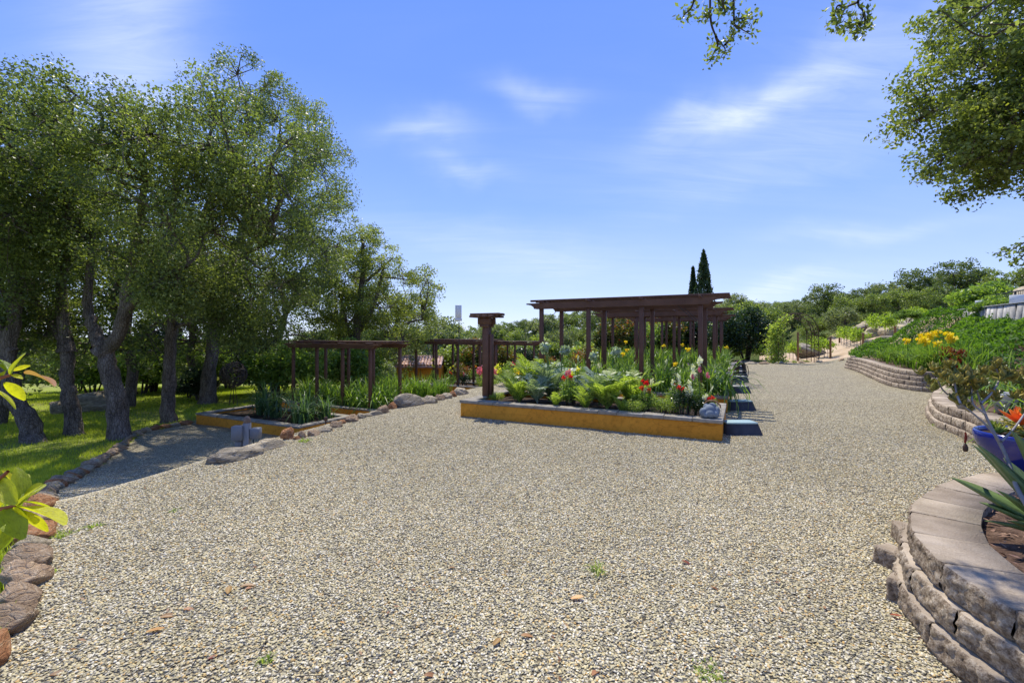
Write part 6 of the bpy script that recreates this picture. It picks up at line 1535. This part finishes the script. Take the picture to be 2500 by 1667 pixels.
for k in range(44):
    nr = rng.normal(size=3); nr /= np.linalg.norm(nr); a_ = np.cross(nr, [0, 0, 1.0]); a_ /= np.linalg.norm(a_); b2 = np.cross(nr, a_); rr_ = rng.uniform(.33, .44); ph = rng.uniform(0, 6.28)
    m.add(*tube([np.array([0, 0, zc_]) + rr_ * (a_ * math.cos(s + ph) + b2 * math.sin(s + ph)) * np.array([1, 1, 1.08]) for s in np.linspace(0, 4.6, 14)], .011, 4))
m.build('weave', M['twig'], t)
for a in (0, 2.1, 4.2): MB().add(*tube([(.16 * math.cos(a), .16 * math.sin(a), 0), (.05 * math.cos(a), .05 * math.sin(a), .72)], .012, 5)).build('leg', M['iron'], t)

bush_proto('bronze', 81, 'succ', rx=.35, ry=.35, rz_=.33, leaf=.06, n=900, quad=True, aspect=.6, clumps=24)
# ------------------------------------------------------------------ pots and succulents at the right
def pot(name, loc, prof, matk, label, soil_r, soil_z):
    t = empty(name, loc, 0, label, 'pot')
    MB().add(*lathe(prof, 40)).build('vessel', M[matk], t, smooth=True)
    MB().add(*lathe([(.0001, soil_z), (soil_r, soil_z)], 32)).build('soil', M['darksoil'], t)
    return t
bp = (4.19, 3.66, .402)
pot('flower_pot', bp, [(.0001, 0), (.18, 0), (.215, .03), (.275, .12), (.315, .20), (.332, .26), (.330, .295), (.322, .306), (.306, .302), (.298, .275), (.294, .2)], 'blue_glaze', 'large cobalt-blue glazed pot on the curved block wall', .295, .27)
pot('flower_pot', (7.38, 6.72, .33), [(.0001, 0), (.12, 0), (.145, .05), (.185, .26), (.20, .28), (.20, .31), (.175, .31), (.165, .26)], 'white_pot', 'weathered white pot among green plants behind the middle wall', .165, .26)
p = at(2312, 908, .52); pot('flower_pot', (p.x + .35, p.y + .25, .60), [(.0001, 0), (.15, 0), (.20, .18), (.23, .22), (.23, .27), (.20, .27), (.19, .2)], 'red_pot', 'small red pot at the end of the far block wall', .19, .22)
rp = (p.x + .35, p.y + .25, .82)
def fleshy(L_, W_, T_, curve, tipcurl=0.0, seg=9):
    """a thick pointed succulent leaf along +x, channelled above"""
    V = []; 
    for i in range(seg + 1):
        t = i / seg; w = W_ * (math.sin(math.pi * (.18 + .82 * t ** 1.0)) ** .8 if t < 1 else 0.0) * (1 if t < .97 else .3); w = max(w, .001)
        x_ = L_ * t; z_ = curve * L_ * t * t + tipcurl * L_ * t ** 4; th_ = T_ * (1 - t * .8)
        V += [(x_, -w / 2, z_ + w * .28), (x_, -w * .26, z_ + w * .02), (x_, 0, z_ - w * .02), (x_, w * .26, z_ + w * .02), (x_, w / 2, z_ + w * .28), (x_, w * .2, z_ - th_), (x_, -w * .2, z_ - th_)]
    f = [(i * 7 + j, i * 7 + (j + 1) % 7, (i + 1) * 7 + (j + 1) % 7, (i + 1) * 7 + j) for i in range(seg) for j in range(7)]
    return np.array(V), np.array(f)
def rosette(name, loc, n, L_, W_, T_, matk, label, cat, up0=.25, up1=1.35, tintf=None, curve=.25, rz=0.0, group=None, tip=.0):
    t = empty(name, loc, rz, label, cat, group)
    V, Fq = fleshy(1.0, W_ / L_, T_ / L_, curve, tip)
    ti = np.clip(V[:, 0] * .8 + .1, 0, 1) if tintf is None else tintf(V[:, 0])
    me = MB().add(V, Fq, ti).data('leaf', M[matk], smooth=True)
    for j in range(n):
        q_ = j / max(1, n - 1); el_ = up0 + (up1 - up0) * q_ ** .9; s = L_ * (1 - .35 * q_) * ri.uniform(.88, 1.1)
        put('leaf', me, t, (0, 0, .02 + .05 * q_ * L_), (ri.uniform(-.1, .1), -el_, j * 2.39996 + ri.uniform(-.15, .15)), s)
    return t
rosette('aloe_plant', (3.99, 3.54, .79), 26, .155, .064, .013, 'aloe_o', 'orange-red rosette growing in the blue pot', 'succulent', .35, 1.35)
for j, (dx, dy, r_) in enumerate(((-.25, .0, .09), (-.19, -.17, .08), (-.05, -.2, .10), (.06, -.14, .11), (-.14, .14, .09))):
    rosette('succulent_plant', (bp[0] + dx, bp[1] + dy, bp[2] + .29), 12, r_, .035, .01, 'aloe_g', ['yellow sedum tuft at the left rim of the blue pot', 'small green rosette under the orange one in the blue pot', 'green rosette at the front of the blue pot', 'larger green rosette at the right of the blue pot', 'tiny rosette at the back of the blue pot'][j], 'succulent', .3, 1.4)
place_bush('bronze', 'sedum_plant', bp[0], bp[1], (.75, .75, .28), .4, 'bronze-green sedum covering the soil of the blue pot', None, 'succulent', bp[2] + .25)
t = empty('spiky_plant', (bp[0] + .12, bp[1] + .02, bp[2] + .28), 0, 'yellow-green striped spiky plant rising from the blue pot', 'succulent')
a_ = blades(np.random.default_rng(9), n=26, r=.06, lmin=.3, lmax=.55, w=.035, lean=(.3, 1.4), arch=.5, bias=(-.3, 0, 0)); MB().add(*a_).build('foliage', M['vine'], t)
# agave in the foreground
ag = (2.97, 2.42, .375); t = empty('agave_plant', ag, 0, 'grey-green agave with long pointed leaves at the right edge', 'agave')
V, Fq = fleshy(1.0, .20, .02, .10, -.05, 14); agm = MB().add(V, Fq, np.clip(.3 + V[:, 0] * .4, 0, 1)).data('leaf', M['agave'], smooth=True)
for az_d, el_d, L_, rl in [(172, 34, .44, .1), (160, 20, .42, -.1), (186, 15, .40, .3), (150, 50, .62, .1), (200, 24, .38, 0), (215, 38, .40, .3), (176, 62, .66, 0), (130, 48, .6, 0), (232, 22, .36, .1), (165, 7, .38, .2), (120, 66, .62, 0), (250, 45, .38, 0), (190, 56, .60, 0), (90, 45, .5, 0), (60, 35, .5, 0), (20, 40, .5, 0), (-20, 40, .5, 0), (-70, 35, .45, 0), (205, 66, .5, 0), (145, 26, .55, -.2)]:
    put('leaf', agm, t, (0, 0, .03), (R(rl * 60), -R(el_d), R(az_d)), (L_ * .95, L_ * 1.1, L_ * 1.1))
# tall kalanchoe with grey stems leaning across
ks = [[(2580, 1340), (2490, 1205), (2455, 1110), (2418, 1040), (2395, 985), (2378, 935)], [(2440, 1075), (2400, 1030), (2345, 985), (2305, 955), (2290, 930)], [(2405, 1010), (2375, 985), (2372, 950), (2362, 915)], [(2445, 1078), (2480, 1040), (2510, 990), (2505, 940)], [(2395, 985), (2420, 960), (2440, 925), (2432, 900)], [(2345, 985), (2335, 960), (2330, 925)]]
t = empty('succulent_shrub', (2.95, 2.25, .37), 0, 'leggy bronze-leaved succulent with bare grey stems leaning over the wall', 'succulent'); ref = np.array([2.95, 2.25, .37])
ends = []
for k, st in enumerate(ks):
    dep = [2.15, 2.45, 2.6, 2.65, 2.7, 2.75][:len(st)] if k == 0 else [2.6, 2.65, 2.7, 2.72, 2.75][:len(st)]
    P = smooth_path([np.array(aty(u, v, d)) - ref for (u, v), d in zip(st, dep)], 5)
    if k == 0: P[0] = (0, 0, 0)
    MB().add(*tube(P, np.linspace(.014 if k == 0 else .006, .004, len(P)), 7)).build('stem', M['stem'], t, smooth=True)
    ends.append(P[-1]); ends.append(P[-4]); ends.append(P[len(P) // 2 + 1] if k else P[-7])
V, Fq = fleshy(1.0, .55, .12, .25, .1, 5); kl = [MB().add(V, Fq, np.clip(.15 + V[:, 0] * .5 + o_, 0, 1)).data('leaf', M['succ'], smooth=True) for o_ in (-.1, .15, .35)]
for e in ends:
    for r_ in range(4):
        c = e + np.array([ri.uniform(-.065, .065), ri.uniform(-.06, .06), ri.uniform(-.04, .08)])
        for j in range(11):
            put('leaf', kl[(j + r_) % 3], t, tuple(c), (0, -ri.uniform(.1, 1.3), j * 2.4 + r_), ri.uniform(.036, .058))
p0 = Vector(aty(2357, 985, 2.72)); t = empty('hanging_ornament', tuple(p0), 0, 'small rusty ornament hanging on a string below the bronze succulent', 'ornament')
dz = (1055 - 985) / F * 2.72
MB().add(*tube([(0, 0, 0), (.001, 0, -dz * .5), (0, 0, -dz)], .0014, 4)).build('string', M['iron'], t)
MB().add(*tube([(0, 0, -dz), (.004, 0, -dz - .03), (-.003, 0, -dz - .065)], [.004, .007, .005], 6)).build('seed_pod', M['red_leaf'], t)
MB().add(*lathe([(.0001, -dz - .065), (.006, -dz - .07), (.012, -dz - .085), (.013, -dz - .105), (.009, -dz - .115), (.0001, -dz - .116)], 10)).build('bell', M['iron'], t, smooth=True)
# plants filling the middle wall bed and the right edge
wp = [('strap', 2372, 8.6, 1.1, 'bright green strap-leaved clump left of the white pot'), ('strap', 2405, 8.0, 1.0, 'green strap-leaved clump just behind the pale rock'), ('strap', 2440, 8.2, 1.15, 'green strap-leaved clump behind the white pot'), ('iris', 2360, 10.4, 1.0, 'upright iris clump above the middle wall'), ('iris_d', 2420, 10.2, 1.0, 'dark strap-leaved clump below the junipers'), ('strap', 2480, 7.6, 1.0, 'strap-leaved clump right of the white pot'), ('strap', 2492, 6.6, 1.1, 'light green strap-leaved clump at the right edge'),
      ('iris', 2395, 11.6, 1.2, 'iris clump right of the red pot'), ('iris_d', 2450, 11.2, 1.1, 'dark iris clump farther right of the red pot'), ('strap', 2475, 9.2, 1.2, 'broad green clump at the right edge behind the white pot'), ('strap', 2510, 5.6, 1.1, 'green striped clump behind the blue pot')]
for j, (k, u, y, s, lab) in enumerate(wp):
    x = (u - HU) / F * y; iris(k, x, y, h1(x, y), s, j * .9, lab, None, name='strap_leaved_plant', cat='plant')
# loose blocks slipped out at the foot of the near wall
for j, (u, v, rz) in enumerate(((2190, 1372, 1.9), (2212, 1312, 1.2), (2228, 1452, 2.3))):
    p = at(u, v, .05); rng = np.random.default_rng(j + 3)
    Vb, Fb = box((0, 0, 0), (.26, .14, .13), .01); o = MB().add(Vb, Fb).build('loose_block', M['block']); o.location = (p.x + .03, p.y, .045); o.rotation_euler = (.08, -.06, rz)
    bmx = bmesh.new(); bmx.from_mesh(o.data); bmesh.ops.subdivide_edges(bmx, edges=bmx.edges[:], cuts=3, use_grid_fill=True)
    for vv_ in bmx.verts: vv_.co += Vector(vv_.co).normalized() * .012 * mnoise.noise(vv_.co * 22 + Vector((j, 0, 0)))
    bmx.to_mesh(o.data); bmx.free()
    tag(o, ['tan block sunk in the gravel beside the near wall, middle one', 'tan block tilted against the near wall, farthest of three', 'tan block at the foot of the near wall, closest to the camera'][j], 'block', 'loose blocks at the foot of the near wall')
bush_proto('redleaf', 82, 'red_leaf', rx=.35, ry=.35, rz_=.25, leaf=.07, n=800, quad=True, aspect=.6, clumps=20)
place_bush('redleaf', 'coleus_plant', rp[0], rp[1], .9, 0, 'dark red-leaved plant in the red pot', None, 'plant', rp[2] - .05)
iris('strap', rp[0] + .35, rp[1] + .3, h1(rp[0] + .35, rp[1] + .3), 1.0, .4, 'arching green grassy plant behind the red pot', None, name='strap_leaved_plant', cat='plant')
for j, (u, v, y, s, lab) in enumerate([(2330, 950, 9.9, .9, 'bronze-green jade bush above the far end of the middle wall'), (2375, 945, 8.9, .9, 'bronze-green jade bush left of the white pot'), (2300, 925, 11.2, .8, 'bronze-green jade bush below the red pot'), (2420, 930, 9.6, .9, 'bronze jade bush behind the white pot'), (2480, 915, 8.6, 1.0, 'bronze jade bush at the right edge')]):
    x = (u - HU) / F * y; place_bush('bronze', 'jade_bush', x, y, s, j, lab, 'jade bushes behind the walls', 'succulent')
p = at(2356, 988, .42); rock('rock', (p.x, p.y, .42), (.14, .1, .12), .5, 'rock_tan', 'pale rock on the mulch behind the middle wall', 'rock', None, 4)
# bark chips round the agave
rngc = np.random.default_rng(5); n = 2600
xc = rngc.uniform(2.1, 5.0, n); yc = rngc.uniform(.8, 3.6, n); okc = inpoly(BEDAREA, xc, yc) & (np.abs(signed_dist(WALLLINE, xc, yc)) > .3); xc, yc = xc[okc], yc[okc]
P = np.stack([xc, yc, np.full(len(xc), .362) + rngc.random(len(xc)) * .02], -1)
V, Fq, kk = leafcloud(rngc, P, .05, .28, 3.0, True); tag(MB().add(V, Fq, .5).build('mulch_chips', M['chip']), 'loose bark chips on the soil round the agave', None, None, 'stuff')

# ------------------------------------------------------------------ photinia sprays at the left edge
def pleaf(L_, W_, fold, curl, seg=8):
    V = []
    for i in range(seg + 1):
        t = i / seg; w = W_ * math.sin(math.pi * min(1, t * .93 + .035)) ** .75; x_ = L_ * t; z_ = -curl * L_ * t * t
        for q_ in (-1, -.5, 0, .5, 1): V.append((x_, q_ * w / 2, z_ + abs(q_) * w * fold + (.0 if q_ else -.001)))
    return np.array(V), np.array([(i * 5 + j, i * 5 + j + 1, (i + 1) * 5 + j + 1, (i + 1) * 5 + j) for i in range(seg) for j in range(4)])
PLM = [MB().add(*pleaf(1, .46, .2, c_), tint=t_).data('leaf', M['photin_leaf'], smooth=True) for c_, t_ in ((.12, .6), (.30, .35), (-.1, .85), (.2, .1))]
PLR = MB().add(*pleaf(1, .33, .2, .2), tint=.5).data('leaf', M['photin_red'], smooth=True)
yph = 1.25
def pw(u, v, dy=0): return np.array(aty(u, v, yph + dy))
t = empty('photinia_shrub', (-2.1, 1.3, h1(-2.1, 1.3)), 0, 'photinia with large glossy yellow-green leaves reaching in at the left edge', 'shrub'); ref = np.array(t.location)
def aim(o, d, roll):
    d = Vector(d).normalized(); q_ = d.to_track_quat('X', 'Z'); o.rotation_mode = 'QUATERNION'; from mathutils import Quaternion
    o.rotation_quaternion = q_ @ Quaternion((1, 0, 0), roll)
for P in ([(-2.1, 1.3, -.1), (-2.0, 1.3, .6), tuple(pw(-110, 1020)), tuple(pw(-30, 938)), tuple(pw(28, 914))], [(-2.05, 1.28, .3), tuple(pw(-160, 1260)), tuple(pw(-40, 1250)), tuple(pw(45, 1232))], [tuple(pw(-90, 1255)), tuple(pw(-30, 1195)), tuple(pw(20, 1150))]):
    MB().add(*tube(smooth_path([np.array(q_) - ref for q_ in P], 5), np.linspace(.012, .004, (len(P) - 1) * 5 + 1), 7)).build('stem', M['redstem'], t, smooth=True)
# leaves: (from pixel, to pixel, depth change of the tip, kind, roll)
LV = [((28, 914), (50, 862), -.02, 0, .9), ((12, 905), (-25, 868), .02, 3, .5), ((30, 905), (74, 895), .03, 2, -.9), ((60, 912), (143, 920), -.03, 'r', -.5), ((28, 915), (54, 922), .0, 0, .4), ((10, 934), (60, 972), .04, 0, -.8), ((-15, 950), (43, 992), .02, 0, -.2), ((-10, 940), (8, 905), 0, 0, 0), ((20, 905), (5, 868), .03, 3, .7),
      ((45, 1232), (58, 1142), .02, 1, 1.0), ((20, 1205), (2, 1165), 0, 0, .2), ((45, 1232), (88, 1180), -.02, 0, .7), ((50, 1222), (105, 1175), .05, 1, .4), ((45, 1238), (160, 1262), -.03, 0, -.4), ((55, 1225), (126, 1232), .04, 0, -.2), ((40, 1245), (105, 1302), .03, 2, -.9), ((30, 1250), (92, 1265), -.04, 0, -.8), ((25, 1255), (0, 1330), 0, 1, .9), ((20, 1262), (18, 1330), .03, 3, 1.2), ((0, 1170), (30, 1225), -.04, 0, .8), ((-5, 1180), (-5, 1240), 0, 0, .5), ((10, 1270), (50, 1258), .02, 3, .3), ((-20, 1250), (-20, 1320), 0, 1, .5), ((5, 1150), (40, 1195), .04, 2, .9), ((30, 1200), (70, 1150), .05, 1, .6), ((15, 1240), (48, 1300), -.05, 3, .4)]
for (a_, b_, dd, k, rl) in LV:
    s_ = pw(*a_); e_ = pw(*b_, dd); L_ = float(np.linalg.norm(e_ - s_))
    o = put('leaf', PLR if k == 'r' else PLM[k], t, tuple(s_ - ref), None, L_ * 1.04); aim(o, e_ - s_, rl)

# ------------------------------------------------------------------ grass, weeds, fallen leaves
rngg = np.random.default_rng(15)
def blades_field(x, y, hgt, w):
    n = len(x); a = rngg.uniform(0, 6.28, n); z = H(x, y)
    h_ = hgt * rngg.uniform(.5, 1.3, n); le = rngg.uniform(.1, .7, n); dx, dy = np.cos(a), np.sin(a)
    V = np.stack([np.stack([x - dy * w, y + dx * w, z - .01], -1), np.stack([x + dy * w, y - dx * w, z - .01], -1), np.stack([x + dx * le * h_, y + dy * le * h_, z + h_], -1)], 1).reshape(-1, 3)
    return V, np.arange(3 * n).reshape(n, 3), np.repeat(np.clip(rngg.normal(.5, .22, n), 0, 1), 3)
n = 330000; yg = 1.5 + 24 * rngg.random(n) ** .8; xg = -yg * (1.18 - .9 * rngg.random(n)) 
okg = ~inpoly(GRAVEL, xg, yg) & (np.abs(signed_dist(EDGE, xg, yg)) > 0) & (xg < -1.9) & (xg > -22) 
c1, c2 = PL(4.75, 0); okg &= ~((xg > -9.6) & (yg > 12.5) & (signed_dist(np.array([PL(4.9, 0), PL(4.9, 18)]), xg, yg) > -.1))
pat = np.sin(xg * 1.3 + 1.1 * np.sin(yg * .9)) + np.sin(yg * 1.7 + xg * .6); okg &= rngg.random(n) < np.clip(.75 + .3 * pat, .12, 1)
xg, yg = xg[okg], yg[okg]; f_ = np.linspace(0, 1, 1)
V, Fq, ti = blades_field(xg, yg, .075, .006 + 0 * xg); o = MB().add(V, Fq, ti).build('grass', M['grass']); tag(o, 'bright green grass under the oaks left of the gravel', None, None, 'stuff')
def weed(u, v, s, n_, hgt, label):
    p = G(u, v); t = empty('weed', tuple(p), 0, label, 'weed', None)
    a_ = blades(np.random.default_rng(int(u)), n=n_, r=.05 * s, lmin=hgt * .5, lmax=hgt, w=.006 + .003 * s, lean=(.1, 1.5), arch=.6, seg=4); MB().add(*a_).build('foliage', M['fern'], t)
for a_ in [(1460, 1403, 1.0, 22, .11, 'tuft of grass sprouting alone in the middle of the gravel'), (1725, 1652, 1.6, 90, .035, 'mossy green weed patch at the bottom of the gravel'), (745, 1078, 1.5, 60, .06, 'green weed beside the round orange boulder'), (150, 1310, 1.6, 70, .05, 'weed patch against the left edging rocks'), (225, 1290, 1.3, 50, .045, 'small weed patch right of the edging rocks'), (105, 1405, 1.1, 50, .04, 'weed patch beside the big tan edging rock'), (320, 1050, 1.8, 60, .06, 'grass patch growing in the shaded gravel'), (425, 1250, 1.0, 30, .03, 'pale weed in the gravel near the shade edge'), (2292, 1041, 2.0, 60, .06, 'green weed at the foot of the middle block wall'), (650, 1619, .8, 20, .05, 'small yellow-green sprig near the bottom left')]: weed(*a_)
for j, (u, v, L_, rz, lab) in enumerate([(585, 1440, .085, .4, 'orange-brown fallen leaf, upper one of the group lower left'), (600, 1446, .08, .9, 'golden fallen leaf in the group lower left'), (556, 1458, .075, 2.0, 'ochre fallen leaf lying just left of the group'), (390, 1512, .075, .5, 'curled mauve-brown fallen leaf'), (448, 1497, .06, .2, 'greyish curled fallen leaf'), (355, 1553, .08, .3, 'long rusty fallen leaf'), (505, 1622, .06, .8, 'dark red fallen leaf near the bottom left'), (120, 1660, .08, .5, 'pale pinkish fallen leaf at the bottom edge'), (1393, 1467, .075, .05, 'pale pink fallen leaf in the middle of the gravel'), (1664, 1376, .055, -.6, 'small red fallen leaf right of the grass tuft'), (1735, 1440, .05, -.4, 'dull red fallen leaf right of the middle'), (1205, 1585, .06, 1.1, 'maroon fallen leaf bottom centre'), (1272, 1560, .06, 0.1, 'red-brown fallen leaf right of the maroon one'), (1446, 1660, .06, .9, 'mauve fallen leaf at the bottom centre'), (2173, 1506, .05, -.5, 'crimson fallen leaf beside the near block wall'), (1095, 1393, .05, .4, 'tiny brown fallen leaf at mid gravel'), (1035, 1660, .06, .3, 'light brown fallen leaf at the bottom edge, left of centre'), (1910, 1500, .04, 1.4, 'small brown fallen leaf low on the right')]):
    p = G(u, v); o = put('fallen_leaf', [PLM[0], PLM[1], PLM[2]][j % 3], None, (p.x, p.y, p.z + .012), (ri.uniform(-.15, .15), ri.uniform(-.05, .12), rz), L_)
    o.material_slots[0].link = 'OBJECT'; o.material_slots[0].material = M['fallen' if j not in (6, 9, 14) else 'red_leaf']; tag(o, lab, 'fallen leaf', 'fallen leaves on the gravel')
tw = MB(); rt_ = np.random.default_rng(21); n_ = 0
for j in range(150):
    y = rt_.uniform(1.7, 6.5); x = rt_.uniform(-1.05, .95) * y
    if not inpoly(GRAVEL, x, y) or inpoly(BEDAREA, x, y): continue
    a = rt_.uniform(0, 3.14); L_ = rt_.uniform(.03, .11); d = np.array([math.cos(a), math.sin(a), 0]) * L_; z = h1(x, y) + .014
    tw.add(*tube([np.array([x, y, z]) - d / 2, np.array([x, y, z + .006]), np.array([x, y, z]) + d / 2 + np.array([0, 0, .003])], .0022, 4))
tag(tw.build('twig_litter', M['twig']), 'tiny dry twigs scattered over the gravel', None, None, 'stuff')

rl_ = np.random.default_rng(33); pts_ = []
while len(pts_) < 230:
    y = rl_.uniform(1.7, 7.5); x = rl_.uniform(-1.1, 1.0) * y
    if inpoly(GRAVEL, x, y) and not inpoly(BEDAREA, x, y) and h1(x, y) > -.4: pts_.append((x, y, h1(x, y) + .013))
V, Fq, kk = leafcloud(rl_, np.array(pts_), .030, .45, 2.2, True); tag(MB().add(V, Fq, np.repeat(rl_.uniform(0, 1, len(pts_)), kk)).build('leaf_litter', M['fallen']), 'small dry brown oak leaves scattered over the gravel', None, None, 'stuff')
